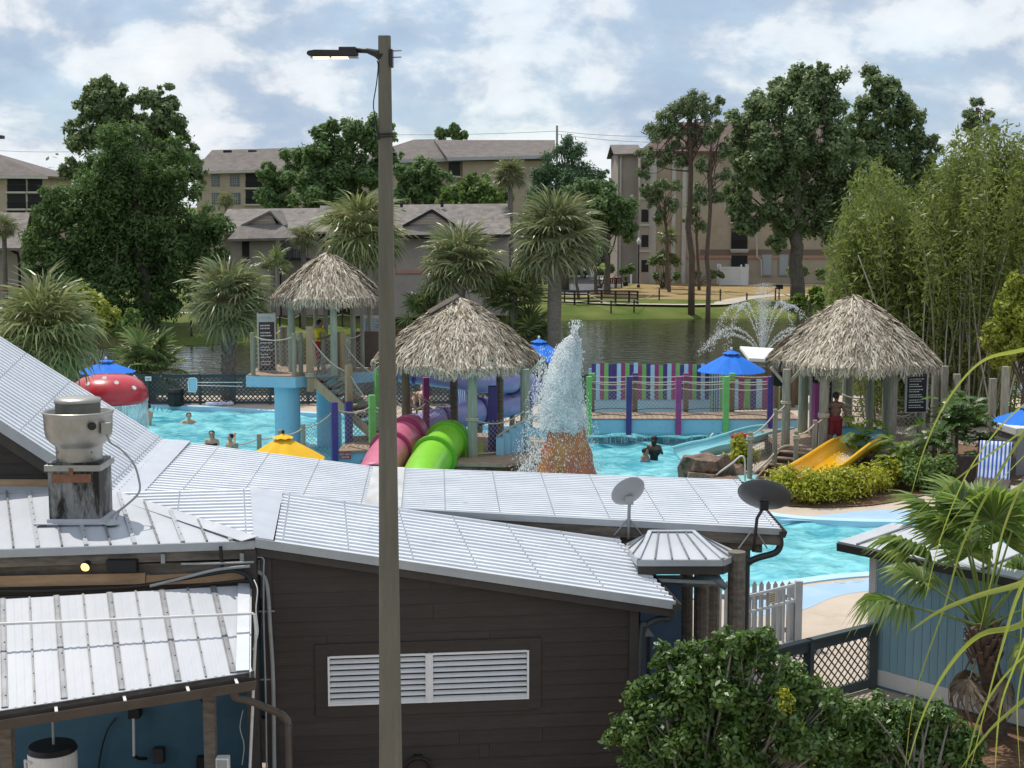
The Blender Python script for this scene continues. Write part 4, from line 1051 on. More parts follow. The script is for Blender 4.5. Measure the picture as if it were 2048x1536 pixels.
def hut_roof(parent, c, ez, az, Rc, delta, n=3600, seed=0):
    rnd = np.random.RandomState(seed); c = V(c)
    def S(phi, t):
        a = phi - (delta - math.pi / 2) - math.pi / 4
        k = (abs(cos(a)) ** 5 + abs(sin(a)) ** 5) ** (-1 / 5)
        rr = Rc / 1.30 * k * t
        h = .78 * t + .22 * t ** 3
        wob = .04 * sin(7 * phi + seed) * t + .03 * sin(13 * phi + 2 * seed)* t
        return V((c.x + rr * cos(phi), c.y + rr * sin(phi), az - (az - ez) * h + wob))
    mb=MB(); NP, NT = 48, 10
    vs = [S(2 * math.pi * i / NP, max(.01, j / NT * .97)) - V((0, 0, .05)) for j in range(NT + 1) for i in range(NP)]
    fs = [(j * NP + i, j * NP + (i + 1) % NP, (j + 1) * NP + (i + 1) % NP, (j + 1) * NP + i) for j in range(NT) for i in range(NP)]
    mb.mesh(vs, fs); core = mb.build('roof_core', m_thatch_core, parent, smooth=True)
    quads = []
    def strip(phi, t, L, w, lift, dphi, curl):
        p = [S(phi + dphi * q * q, min(t + L * q, 1.0)) for q in (0, .5, 1)]
        out = V((cos(phi), sin(phi), .5)).normalized()
        over = t + L - 1.0
        if over > 0:
            p[2] = p[2] + V((cos(phi) * .05, sin(phi) * .05, -over * Rc * .52 - rnd.uniform(0, .09)))
            if t + L * .5 > 1: p[1] = p[1] + V((cos(phi) * .03, sin(phi) * .03, -(t + L * .5 - 1) * Rc * .5))
        p[0] = p[0] + out * .0; p[1] = p[1] + out * lift; p[2] = p[2] + out * lift * curl
        sd = V((-sin(phi), cos(phi), 0)); sd = (sd + V((0, 0, rnd.uniform(-.5, .5)))).normalized()
        ww = (w, w * .9, w * .35)
        for i in range(2):
            quads.extend([p[i] - sd * ww[i] / 2, p[i] + sd * ww[i] / 2, p[i + 1] + sd * ww[i + 1] / 2, p[i + 1] - sd * ww[i + 1] / 2])
    vs, fs = [], []
    for q in range(n):
        t = math.sqrt(rnd.uniform(.0002, 1.0)); t = min(t, .985)
        phi = rnd.uniform(0, 2 * math.pi)
        L = rnd.uniform(.10, .21) * (2.6 / Rc); quads = []
        strip(phi, t, L, rnd.uniform(.030, .062), rnd.uniform(.02, .085), rnd.normal(0, .06) / max(t, .2), rnd.uniform(.3, 1.5))
        i0 = len(vs); vs += [quads[0], quads[1], quads[2], quads[3], quads[6], quads[7]]; fs += [(i0, i0 + 1, i0 + 2, i0 + 3), (i0 + 3, i0 + 2, i0 + 4, i0 + 5)]
    for q in range(int(n * .22)):
        phi = rnd.uniform(0, 2 * math.pi); quads = []
        strip(phi, rnd.uniform(.86, .98), rnd.uniform(.16, .27) * (2.6 / Rc), rnd.uniform(.03, .055), rnd.uniform(.0, .06), rnd.normal(0, .03), 1.0)
        i0 = len(vs); vs += [quads[0], quads[1], quads[2], quads[3], quads[6], quads[7]]; fs += [(i0, i0 + 1, i0 + 2, i0 + 3), (i0 + 3, i0 + 2, i0 + 4, i0 + 5)]
    mb=MB(); mb.mesh(vs, fs); mb.build('thatch', m_thatch, core, kind='stuff')
    return core
def roof_under(c, ez, az, Rc, p):
    t = min(1.0, math.hypot(p[0] - c[0], p[1] - c[1]) / (Rc / 1.22)); return az - (az - ez) * (.78 * t + .22 * t ** 3) - .14
def bracket(parent, p, z, dirs, mat=None, L=.55):
    for a in dirs:
        d = V((cos(a), sin(a), 0)); mb=MB(); mb.beam(V((p[0], p[1], z - L)) + d * .06, V((p[0], p[1], z)) + d * L, .09, .09); mb.build('knee_brace', mat or m_post, parent)
T1c = V((at(655, 560, 51).x, 51.0, 0)); TZ = Z(751, 50)
tw = thing('slide_tower', (T1c.x, 51, -1.2), 'pale blue slide tower on round columns with thatched hut and rope rails', 'slide tower')
plat = [V((at(492, 757, 49.8).x, 49.8, TZ)), V((at(591, 757, 49.5).x, 49.5, TZ)), V((at(613, 757, 49.9).x, 49.9, TZ)), V((at(745, 757, 51).x, 51.2, TZ)), V((at(752, 757, 53).x, 53.2, TZ)), V((at(520, 757, 53).x, 53.2, TZ))]
mb=MB(); mb.slab(plat, .36, nrm=V((0, 0, 1))); mb.build('platform', m_poolblue, tw)
mb=MB(); mb.slab([p * .0 + lerp(V((T1c.x, 51.4, TZ)), p, .985) + V((0, 0, .03)) for p in plat], .028, nrm=V((0, 0, 1))); mb.build('platform_deck', m_deckbrown, tw)
for px, Y in ((575, 50.3), (658, 51.6)):
    mb=MB(); mb.lathe((at(px, 820, Y).x, Y, 0), [(.43, -1.28), (.43, TZ - .37)], 32, caps=True); mb.build('column', m_poolblue, tw, smooth=False)
hut_roof(tw, (T1c.x, 51.2, 0), Z(594, 51), Z(503, 51), 1.98, R(15), n=4600, seed=1)
for px, Y in ((583, 50.9), (667, 49.9), (706, 51.4), (740, 52.2), (632, 52.6)):
    x = at(px, 660, Y).x; rpost(tw, (x, Y), TZ + .03, Z(585, Y), .12 if px in (583, 667) else .09, m_greenpost if px in (583, 667) else m_post)
    if px in (583, 667): bracket(tw, (x, Y), Z(588, Y), (R(20), R(160)))
def rail(parent, pts, z0, h, mats=None, r=.075, ropes=(1.0,), netted=True, square=False, caps=None, name='post', nh=.92, sagv=.14, bottom=.08, w=.13, cell=.11):
    """posts at plan points with rope and net between; z0 may be a list (stairs)"""
    zs = z0 if isinstance(z0, (list, tuple)) else [z0] * len(pts)
    for i, (p, z) in enumerate(zip(pts, zs)):
        mt = mats[i % len(mats)] if mats else m_post
        hh = h if not caps else caps[i]
        if square: spost(parent, p, z, z + hh, w, mt, name)
        else: rpost(parent, p, z, z + hh, r, mt, name)
    for i in range(len(pts) - 1):
        a, b = V((*pts[i], zs[i])), V((*pts[i + 1], zs[i + 1]))
        for q in ropes: rope(parent, a + V((0, 0, h * q * .92)), b + V((0, 0, h * q * .92)), sagv)
        if netted:
            net(parent, a + V((0, 0, bottom)), b + V((0, 0, bottom)), a + V((0, 0, h * nh * .82)), b + V((0, 0, h * nh * .82)), cell)
lpts = [(at(505, 700, 49.9).x, 49.95), (at(588, 700, 49.65).x, 49.65), (at(601, 700, 49.9).x, 49.95)]
rail(tw, lpts, TZ + .03, 1.42)
rail(tw, [(at(517, 700, 51).x, 51.3), (at(556, 700, 52).x, 52.8), (at(568, 700, 52.6).x, 52.9), (at(640, 700, 52.9).x, 53.0)], TZ + .03, 1.38)
rail(tw, [(at(645, 700, 50.2).x, 50.4), (at(672, 700, 50.4).x, 50.5), (at(724, 700, 51).x, 51.1)], TZ + .03, 1.40)
SA, SB = V((at(606, 770, 50.0).x + .35, 49.75, TZ)), V((at(768, 882, 48).x, 48.0, .62))
sdir = (SB - SA); side = V((-sdir.y, sdir.x, 0)).normalized() * 1.0
st = thing('tower_stairs', SB, 'brown timber stairs with rope rails dropping right from the blue tower platform', 'stairs')
ns = 9
for i in range(ns):
    p = lerp(SA, SB, (i + .5) / ns); mb=MB(); d = V((sdir.x, sdir.y, 0)).normalized()
    mb.beam(p - d * .0, p + side, .30, .05); mb.build('tread', m_step, st)
    mb=MB(); mb.beam(p - d * .14 - V((0, 0, .10)), p + side - d * .14 - V((0, 0, .10)), .025, .14); mb.build('riser', m_brownpost, st)
for o_ in (-.04, 1.04):
    mb=MB(); mb.beam(SA + side * o_ - V((0, 0, .12)), SB + side * o_ - V((0, 0, .12)), .07, .30); mb.build('stringer', m_tanpost, st)
for o_, ts in ((-.10, (.0, .55)), (1.10, (.12, .68))):
    pp = [lerp(SA, SB, t_) + side * o_ for t_ in ts]
    for p, t_ in zip(pp, ts): spost(st, p, p.z - .5, p.z + 1.68 - .25 * t_, .20, m_tanpost, rz=.5)
    rope(st, pp[0] + V((0, 0, 1.35)), pp[1] + V((0, 0, 1.30)), .22); q = lerp(SA, SB, 1.0) + side * o_
    rope(st, pp[1] + V((0, 0, 1.30)), q + V((0, 0, 1.0)), .2)
    coil(st, (pp[0].x, pp[0].y), pp[0].z + .02, .16)
    net(st, pp[0] + V((0, 0, .25)), pp[1] + V((0, 0, .25)), pp[0] + V((0, 0, 1.15)), pp[1] + V((0, 0, 1.1)))
    net(st, pp[1] + V((0, 0, .25)), q + V((0, 0, .25)), pp[1] + V((0, 0, 1.1)), q + V((0, 0, .9)))
def rule_board(px0, px1, py0, py1, Y, label, head=True, dark=(.07, .035, .035), zb=None, tiltx=0.0):
    a, b = at(px0, py0, Y), at(px1, py0 - 4, Y + .12); zt = a.z; zbm = Z(py1, Y) if zb is None else zb
    t = thing('rule_board', ((a.x + b.x) / 2, Y, zbm), label, 'sign board')
    d = (V((b.x, b.y, 0)) - V((a.x, a.y, 0))); n = V((d.y, -d.x, 0)).normalized()
    def q(s, z, o=0): return V((a.x, a.y, 0)) + d * s + n * o + V((0, 0, lerp(zbm, zt, z)))
    mb=MB(); mb.slab([q(0, 0), q(1, 0), q(1, 1), q(0, 1)], .04); mb.build('panel', M('board_grey', (.42, .42, .40), (.5, .5, .48), 3, rough=.6), t)
    mb=MB(); y1 = .86 if head else .99
    mb.slab([q(.08, .02, .006), q(.92, .02, .006), q(.92, y1, .006), q(.08, y1, .006)], .004); mb.build('printed_field', M('board_maroon' + str(dark), dark, rough=.55), t)
    rnd = random.Random(int(px0)); mw = M('print_white', (.62, .60, .58), rough=.6); z = y1 - .05; i = 0
    if head:
        mb = MB();
        for s in [.20 + .052 * k for k in range(11)]:
            if abs(s - .46) > .03: mb.slab([q(s, .91, .006), q(s + .038, .91, .006), q(s + .038, .945, .006), q(s, .945, .006)], .003)
        mb.build('heading', m_trim, t, kind='stuff')
    mb = MB()
    while z > .1:
        s = .16; e_ = rnd.uniform(.55, .86)
        while s < e_:
            w = rnd.uniform(.03, .11); mb.slab([q(s, z - .022, .010), q(min(s + w, .88), z - .022, .010), q(min(s + w, .88), z, .010), q(s, z, .010)], .003); s += w + .02
        i += 1; z -= .05 if i % 2 else .075
    mb.build('print', mw, t, kind='stuff')
    for s in (.04, .96):
        mb=MB(); mb.tube([q(s, -.02, -.08), q(s, 1.02, -.08)], .03, 8); mb.build('leg', m_post, t)
    return t
rule_board(514, 551, 628, 752, 50.9, 'tall maroon rule board with pale header on the left of the slide tower', zb=TZ + .03)
rule_board(728, 764, 632, 672, 52.6, 'small pale notice board at the right of the tower hut behind the light pole', dark=(.18, .24, .28), zb=Z(672, 52.6))
mb=MB(); q_ = at(740, 690, 52.0); mb.box(q_ + V((0, 0, -.15)), (1.0, .06, 1.25)); mb.build('entrance_panel', M('brown_panel', (.11, .075, .06), (.14, .10, .08), 3, rough=.7), tw)
H2 = V((at(918, 650, 47.5).x, 47.5, 0)); PZ = .55
hb = thing('central_thatched_hut', (H2.x, 47.5, -1.2), 'large central thatched hut on green posts above the tube slides', 'hut')
hut_roof(hb, (H2.x, 47.5, 0), Z(728, 46.5), Z(590, 47.5), 2.86, R(12), n=8600, seed=4)
mb = MB()   # split ridge cap board at the peak
pk = at(915, 588, 47.5); mb.slab([pk + V((-.02, -.1, .02)), pk + V((-.95, -.25, -.50)), pk + V((-.85, -.5, -.58)), pk + V((.08, -.32, -.05))], .03); mb.build('ridge_bark', m_bark, hb)
isl = [V((x, y, PZ)) for x, y in ((-4.2, 46.2), (-2.6, 44.3), (-.2, 44.0), (1.1, 45.2), (1.5, 48), (.2, 50), (-3, 50.4), (-5.4, 49.4), (-5.2, 47.4))]
mb=MB(); mb.slab(isl, .10, nrm=V((0, 0, 1))); mb.build('platform', m_deckbrown, hb)
def rocky(name, pts, z0, z1, mat, parent=None, seed=0, amp=.16, n=5, lv=6, top=True, label=None, cat=None):
    lp_ = smooth_loop([V((p[0], p[1], 0)) for p in pts], n); k = len(lp_); mb = MB()
    cx = sum((p for p in lp_), V()) / k; vs = []
    for j in range(lv + 1):
        z = lerp(z0, z1, j / lv)
        for i, p in enumerate(lp_):
            o = (p - cx).normalized(); q = V((p.x, p.y, z))
            s = mnoise.noise(q * 1.6 + V((seed, 0, 0))) * amp * 1.6 + mnoise.noise(q * 4.5 + V((seed, 3, 0))) * amp * .7
            taper = 1.0 if j < lv else .93
            vs.append(V((cx.x + (q.x - cx.x) * taper, cx.y + (q.y - cx.y) * taper, z + mnoise.noise(q * 2.1) * amp * .5 * (j == lv))) + o * s)
    fs = [(j * k + i, j * k + (i + 1) % k, (j + 1) * k + (i + 1) % k, (j + 1) * k + i) for j in range(lv) for i in range(k)] + [tuple(lv * k + i for i in range(k))]
    mb.mesh(vs, fs); o = mb.build(name, mat, parent)
    if label: tag(o, label, cat)
    return o
rocky('rock_base', [(p.x * 1.0, p.y) for p in isl], -1.25, PZ - .11, m_rock, hb, 2)
hp = [(at(945, 880, 45.3).x, 45.3), (at(1050, 870, 46.3).x, 46.4), (at(908, 850, 49.4).x, 49.6), (at(1000, 850, 49.5).x, 49.7), (at(812, 850, 47.6).x, 47.6)]
hcol = [m_greenpost, m_greenpost, m_oldwood, m_oldwood, m_brownpost]
for p, mt in zip(hp, hcol):
    rpost(hb, p, PZ, roof_under((H2.x, 47.5), Z(728, 46.5), Z(590, 47.5), 2.86, p), .155 if mt is m_greenpost else .13, mt)
for p in hp[:2]: bracket(hb, p, Z(720, p[1]) + .1, (R(0), R(180)), m_greenpost, .62)
for p in hp[2:4]: bracket(hb, p, Z(725, p[1]) + .1, (R(0), R(180)), m_oldwood, .5)
coil(hb, hp[0], PZ + 1.15, .18, 2)
rope(hb, (hp[0][0], hp[0][1] - .1, PZ + 1.2), (hp[1][0], hp[1][1] - .1, PZ + 1.3), .28)
rope(hb, (hp[0][0], hp[0][1] - .1, PZ + .12), (hp[1][0], hp[1][1] - .1, PZ + .12), .05)
net(hb, (hp[0][0], hp[0][1] - .02, PZ + .1), (hp[1][0], hp[1][1] - .02, PZ + .1), (hp[0][0], hp[0][1] - .02, PZ + 1.05), (hp[1][0], hp[1][1] - .02, PZ + 1.1))
wk = thing('lower_walkway', (at(710, 895, 47).x, 47, -1.2), 'pale blue walkway with purple and green square posts left of the tube slides', 'walkway')
wz_ = .52
mb=MB(); mb.slab([(at(676, 893, 46.6).x, 46.6, wz_), (at(775, 893, 46.6).x, 46.8, wz_), (at(790, 893, 48.6).x, 48.8, wz_), (at(690, 893, 48.4).x, 48.6, wz_)], .07, nrm=V((0, 0, 1))); mb.build('deck', m_deckbrown, wk)
mb=MB(); mb.slab([(at(678, 893, 46.65).x, 46.68, wz_ - .072), (at(773, 893, 46.7).x, 46.88, wz_ - .072), (at(785, 893, 48.5).x, 48.7, wz_ - .072), (at(694, 893, 48.3).x, 48.5, wz_ - .072)], 1.7, nrm=V((0, 0, 1))); mb.build('base', m_poolblue, wk)
for px, Y, y0, y1, mt, w in ((670, 46.6, 804, 935, m_purple, .20), (698, 48.3, 803, 900, m_purple, .22), (745, 47.0, 790, 885, m_green, .20), (757, 48.6, 738, 860, m_green, .20)):
    p = at(px, y1, Y); spost(wk, (p.x, Y), p.z, Z(y0, Y), w, mt, rz=.35)
for a, b in (((670, 46.6), (745, 47.0)), ((698, 48.3), (757, 48.6)), ((745, 47.0), (790, 46.6)),):
    A, B = at(a[0], 820, a[1]), at(b[0], 820, b[1]); A.z, B.z = Z(818, a[1]), Z(812, b[1])
    rope(wk, A, B, .16); net(wk, V((A.x, A.y, wz_ + .05)), V((B.x, B.y, wz_ + .05)), A - V((0, 0, .12)), B - V((0, 0, .12)))
lf = thing('low_rope_fence', (at(600, 870, 46).x, 46, -1.2), 'low timber post and sagging rope line behind the yellow parasol', 'rope fence')
lfp = [(518, 45.6, 868), (560, 45.9, 860), (606, 46.6, 848)]
for px, Y, py in lfp:
    p = at(px, py, Y); rpost(lf, (p.x, Y), -1.28, p.z, .075)
lfP = [at(a, c + 8, b) for a, b, c in lfp] + [at(668, 822, 46.6)]
rope(lf, at(472, 890, 45.2), lfP[0], .05); rope(lf, lfP[0], lfP[1], .08); rope(lf, lfP[1], lfP[2], .1); rope(lf, lfP[2], lfP[3], .12)
net(lf, lfP[2] - V((0, 0, .95)), lfP[3] - V((0, 0, 1.5)), lfP[2], lfP[3])
rpost(lf, (at(472, 890, 45.2).x, 45.2), -1.28, Z(886, 45.2), .07)
def text(s, size, mat, parent, loc, nrm_y=True, name='lettering', ext=.002, rotz=0.0):
    cu = bpy.data.curves.new('txt', 'FONT'); cu.body = s; cu.size = size; cu.align_x = 'CENTER'; cu.align_y = 'CENTER'; cu.extrude = ext; cu.resolution_u = 2
    to = bpy.data.objects.new('txt', cu); C.objects.link(to)
    bpy.context.view_layer.update()
    me = bpy.data.meshes.new_from_object(to.evaluated_get(bpy.context.evaluated_depsgraph_get())); me.name = name
    bpy.data.objects.remove(to); bpy.data.curves.remove(cu)
    me.materials.clear(); me.materials.append(mat)
    o = bpy.data.objects.new(name, me); C.objects.link(o)
    if parent: o.parent = parent; o.location = V(loc) - wloc(parent)
    else: o.location = loc
    o.rotation_euler = (R(90) if nrm_y else 0, 0, rotz)
    return o
sp_ = at(691, 912, 46.55)
t = thing('do_not_enter_sign', sp_, 'small red DO NOT ENTER sign on the pale blue walkway base', 'sign')
mb=MB(); mb.box(sp_ + V((0, .03, 0)), (.33, .02, .20)); mb.build('plate', M('sign_red', (.28, .02, .03), rough=.5), t)
text('DO NOT', .085, m_white, t, sp_ + V((0, .012, .045))); text('ENTER', .085, m_white, t, sp_ + V((0, .012, -.045)))
ms = thing('rope_stair_rail', (at(830, 860, 48).x, 48.5, -1.2), 'magenta square posts with ropes leading down behind the pink tube slide', 'rope rail')
mp_ = [(813, 49.6, 764, 870), (852, 50.2, 755, 875)]
for px, Y, y0, y1 in mp_: spost(ms, (at(px, 800, Y).x, Y), -1.28, Z(y0, Y), .20, m_magenta, rz=.3)
a, b, c_ = at(800, 745, 49), at(852, 800, 50.1), at(905, 812, 49.5)
rope(ms, a, at(813, 775, 49.5), .02); rope(ms, at(813, 772, 49.5), b, .1); rope(ms, b, c_, .12); rope(ms, at(813, 818, 49.5), b - V((0, 0, .1)), .12)
net(ms, at(813, 862, 49.5), at(905, 880, 49.5), at(813, 780, 49.5), at(905, 815, 49.5))
def tube_slide(name, path, r, mat, dark, label, rings, floor=False):
    t = thing(name, V((path[0][0], path[0][1], -1.2)), label, 'tube slide')
    pts = spline(path, 6); mb=MB(); mb.tube(pts, r, 28, caps=False); o = mb.build('tube', mat, t, smooth=True)
    sol = o.modifiers.new('solid', 'SOLIDIFY'); sol.thickness = .03
    for q in rings:
        i = min(int(q * (len(pts) - 1)), len(pts) - 2); d = (pts[i + 1] - pts[i]).normalized()
        mb=MB(); mb.tube([pts[i] - d * .05, pts[i] - d * .045, pts[i] + d * .045, pts[i] + d * .05], [r, r * 1.2, r * 1.2, r], 28, caps=False); mb.build('flange', dark, t, smooth=False)
    return t, pts
m_lime = M('lime_fibreglass', (.22, .58, .035), (.25, .62, .05), 3, rough=.35, coat=.3)
m_limed = M('lime_flange', (.15, .42, .03), rough=.45)
m_pink = M('pink_fibreglass', (.55, .13, .22), (.60, .17, .26), 3, rough=.4, coat=.2)
m_pinkd = M('pink_flange', (.36, .045, .13), rough=.45)
gp_ = [at(905, 875, 46.0), at(888, 892, 45.2), at(868, 915, 44.2), at(848, 945, 43.0), at(835, 985, 41.6)]
tg, gpts = tube_slide('green_tube_slide', gp_, .58, m_lime, m_limed, 'lime green tube slide with thick flanges below the central hut', (.20, .52))
mb=MB(); gpl = lerp(gpts[4], gpts[6], .5); mb.slab([gpl + V((.60, -.1, -.62)), gpl + V((1.15, .1, -.45)), gpl + V((1.15, .25, .05)), gpl + V((.58, .0, .05))], .06); mb.build('mounting_wing', M('olive_fibreglass', (.27, .36, .05), rough=.5), tg)
pp_ = [at(822, 862, 46.6), at(806, 880, 45.8), at(786, 900, 44.8), at(765, 928, 43.6), at(750, 965, 42.2)]
tube_slide('pink_tube_slide', pp_, .57, m_pink, m_pinkd, 'pink tube slide with dark pink flanges partly behind the light pole', (.22, .55))
m_lilac = M('lilac_fibreglass', (.28, .26, .50), (.33, .31, .56), 2, rough=.35, coat=.2)
m_purpf = M('purple_rim', (.085, .06, .26), rough=.4)
fl = thing('purple_water_slide', (at(960, 840, 51).x, 51, -1.2), 'long purple flume curving behind the central hut and back to the pool', 'water slide')
fp = spline([at(800, 738, 52), at(870, 748, 52), at(940, 758, 52.2), at(1000, 762, 52.8), at(1043, 762, 54), at(1060, 782, 55), at(1042, 802, 54.2), at(990, 816, 53), at(930, 828, 52), at(880, 840, 51.4), at(840, 852, 51), at(812, 864, 50.7)], 6)
mb=MB(); mb.tube(fp, .44, 24, caps=False); o = mb.build('flume', m_lilac, fl, smooth=True); so = o.modifiers.new('solid', 'SOLIDIFY'); so.thickness = .04
for q in (3, 12, 21, 28, 36, 45, 53, 61):
    d = (fp[q + 1] - fp[q]).normalized(); mb=MB(); mb.tube([fp[q] - d * .06, fp[q] - d * .055, fp[q] + d * .055, fp[q] + d * .06], [.44, .51, .51, .44], 24, caps=False); mb.build('joint_band', m_purpf, fl)
for q in (12, 21, 30, 45, 57):
    mb=MB(); mb.tube([V((fp[q].x, fp[q].y, -1.28)), V((fp[q].x, fp[q].y, fp[q].z - .5))], .10, 10); mb.build('support_post', m_brownpost, fl)
spost(hb, (at(985, 830, 46.6).x, 46.6), PZ, Z(772, 46.6), .24, m_purple, 'purple_post', rz=.2)
for i in range(5):
    p = at(1000 + 13 * i, 872 - 9 * i, 46.0 + .15 * i); mb=MB(); mb.box((p.x, p.y, (p.z + PZ) / 2), (.24, .7, max(.06, p.z - PZ))); mb.build('blue_step', m_poolblue, hb)
rope(hb, at(996, 872, 45.6), at(1058, 838, 45.9), -.05, .03)
BY = 52.0; BZ = Z(838, BY)
br = thing('rope_bridge', (at(1370, 860, BY).x, BY, -1.2), 'pale blue footbridge over the pool with coloured square posts and rope netting', 'bridge')
bx0, bx1 = at(1165, 850, BY).x, at(1600, 850, BY).x
mb=MB(); mb.box(((bx0 + bx1) / 2, BY, BZ - .25), (bx1 - bx0, .12, .46)); mb.box(((bx0 + bx1) / 2, BY + 1.5, BZ - .25), (bx1 - bx0, .12, .46)); mb.build('side_beam', m_poolblue, br)
mb=MB(); mb.box(((bx0 + bx1) / 2, BY + .76, BZ - .40), (bx1 - bx0 - .01, 1.38, .1)); mb.build('deck_frame', m_poolblue, br)
npl = 40
for i in range(npl):
    a = lerp(bx0, bx1, i / npl); b = lerp(bx0, bx1, (i + 1) / npl) - .012
    mb=MB(); mb.box(((a + b) / 2, BY + .75, BZ), (b - a, 1.66, .05)); mb.build('deck_plank', m_deckbrown, br)
fpx = [(1178, m_green), (1258, m_purple), (1357, m_magenta), (1452, m_green), (1540, m_purple)]
for px, mt in fpx:
    p = at(px, 800, BY - .14); spost(br, (p.x, BY - .16), Z(868, BY), Z(752, BY), .185, mt, 'front_post', rz=0)
bpx = [(1184, m_green), (1270, m_purple), (1372, m_magenta), (1464, m_green), (1552, m_purple)]
for px, mt in bpx:
    p = at(px, 800, BY + 1.6); spost(br, (p.x, BY + 1.66), BZ - .4, Z(760, BY + 1.6), .185, m_brownpost, 'back_post', rz=0)
    mb=MB(); mb.box((p.x, BY + 1.66, Z(760, BY + 1.6) + .12), (.20, .20, .24)); mb.build('post_cap', mt, br)
for lst, Y_, dy in ((fpx, BY - .05, 0), (bpx, BY + 1.55, 0)):
    for (a, _), (b, _) in zip(lst[:-1], lst[1:]):
        A, B = at(a, 765, Y_), at(b, 765, Y_)
        for z_, sg_ in ((Z(762, BY), .05), (Z(776, BY), .08)):
            rope(br, V((A.x, Y_, z_)), V((B.x, Y_, z_)), sg_, .020)
        rope(br, V((A.x, Y_, BZ + .10)), V((B.x, Y_, BZ + .10)), -.07, .014, mat=M('dark_rope', (.10, .085, .07), rough=.9))
        net(br, V((A.x, Y_ + .01, BZ + .1)), V((B.x, Y_ + .01, BZ + .1)), V((A.x, Y_ + .01, Z(778, BY))), V((B.x, Y_ + .01, Z(778, BY))), .10, .008)
m_fall = M('falling_water', (.55, .72, .78), rough=.15, spec=.6)
wf=MB(); rnd = random.Random(8)
for i in range(46):
    x = rnd.uniform(bx0 + .6, at(1420, 868, BY).x); z = Z(868, BY)
    while z > -.05:
        L_ = rnd.uniform(.12, .4); wf.tube([(x, BY - .1 + rnd.uniform(-.03, .03), z), (x + rnd.uniform(-.008, .008), BY - .1, max(z - L_, -.08))], .009, 4, caps=False); z -= L_ + rnd.uniform(.02, .1)
wf.build('water_strings', m_fall, br, kind='stuff')
FYs = 57.0
cols = {'p': m_purple, 's': m_sky, 'm': m_magenta, 'g': m_green}
sf = thing('striped_fence', (at(1310, 840, FYs).x, FYs, 0), 'fence of vertical purple blue magenta and green boards behind the footbridge', 'fence')
def stripe_run(P0, P1, n, z0, z1f, pat, start=0, parent=sf, w=.985):
    P0, P1 = V(P0), V(P1); d = (P1 - P0) / n; L = d.length; ang = math.atan2(d.y, d.x)
    for i in range(n):
        p = P0 + d * (i + .5); z1 = z1f + random.uniform(-.05, .05) - .05 * (i / n)
        mb=MB(); h = L * w / 2; zz = z1 - z0; b = .02
        prof = [(-h, 0), (h, 0), (h, zz - b), (h - b, zz), (-h + b, zz), (-h, zz - b)]
        k = len(prof); rt = Matrix.Rotation(ang, 3, 'Z')
        f = [V((p.x, p.y, z0)) + rt @ V((a, -.015, c)) for a, c in prof] + [V((p.x, p.y, z0)) + rt @ V((a, .015, c)) for a, c in prof]
        mb.mesh(f, [tuple(range(k)), tuple(reversed(range(k, 2 * k)))] + [(q, q + k, (q + 1) % k + k, (q + 1) % k) for q in range(k)])
        mb.build('board', cols[pat[(i + start) % len(pat)]], parent)
zt_, zb_ = Z(727, FYs), Z(799, FYs)
pat = 'psmgppsmgpsmgpsmgpsmgpsmgps'
x0, x1 = at(1183, 780, FYs).x, at(1418, 780, FYs).x
stripe_run((x0, FYs, 0), (x1, FYs, 0), 28, zb_, zt_, pat)
mb=MB(); mb.box(((x0 + x1) / 2 + .05, FYs + .06, (zb_ + .2) / 2), (x1 - x0, .05, zb_ + .2)); mb.build('lower_panel', m_sky, sf)
for z_ in (zb_ + .25, zt_ - .3):
    mb=MB(); mb.box(((x0 + x1) / 2, FYs + .045, z_), (x1 - x0, .05, .09)); mb.build('rail', m_sky, sf)
x2 = at(1451, 780, 59.3).x
stripe_run((x1 + .06, FYs + .05, 0), (x2, 59.3, 0), 13, .05, zt_ - .12, 'gspsmspsg', w=.55)
x3 = at(1560, 780, 59.6).x
stripe_run((x2 + .05, 59.4, 0), (x3, 59.6, 0), 9, .05, Z(757, 59.4), 'gsmgpsmg', w=.95)
mb=MB(); mb.box(((x2 + x3) / 2, 59.58, 1.0), (x3 - x2, .04, .1)); mb.build('rail', m_sky, sf)
for x_ in (x0 - .05, x1):
    mb=MB(); mb.box((x_, FYs + .12, zt_ / 2 - .1), (.1, .1, zt_ - .2)); mb.build('post', m_sky, sf)
def lattice(parent, p, q, z0, z1, cell=.13, w=.03, mat=None, individual=False, frame=.11):
    p, q = V(p), V(q); L = (q - p).length; d = (q - p) / L; n = V((d.y, -d.x, 0)); mt = mat or m_slate
    def P(s, z, o=0): return V((p.x, p.y, 0)) + d * s + n * o + V((0, 0, z))
    h0, h1 = z0 + frame * .9, z1 - frame * .9; Hh = h1 - h0; mb=MB(); k = -Hh; s0, s1 = frame * .3, L - frame * .3; W = s1 - s0
    while k < W:
        for dirn in (0, 1):
            a, b = max(0, k), min(W, k + Hh)
            if b - a < .05: continue
            za, zb = (a - k, b - k) if dirn == 0 else (Hh - (a - k), Hh - (b - k))
            A, B = P(s0 + a, h0 + za, .008 * dirn), P(s0 + b, h0 + zb, .008 * dirn)
            if individual: m2=MB(); m2.beam(A, B, w, .008, up=n); m2.build('lattice_slat', mt, parent)
            else: mb.beam(A, B, w, .008, up=n)
        k += cell * 1.414
    if mb.v: mb.build('lattice_panel', mt, parent, kind='stuff')
    for z in (z0 + frame / 2, z1 - frame / 2):
        m2=MB(); m2.beam(P(0, z), P(L, z), .06, frame); m2.build('rail', mt, parent)
    m2=MB(); m2.beam(P(-.02, z1 + .02), P(L + .02, z1 + .02), .14, .04); m2.build('cap_rail', mt, parent)
    m2=MB(); m2.beam(P(.0, z0 - .05), P(.0, z1), .09, .16, up=n); m2.build('post', mt, parent)
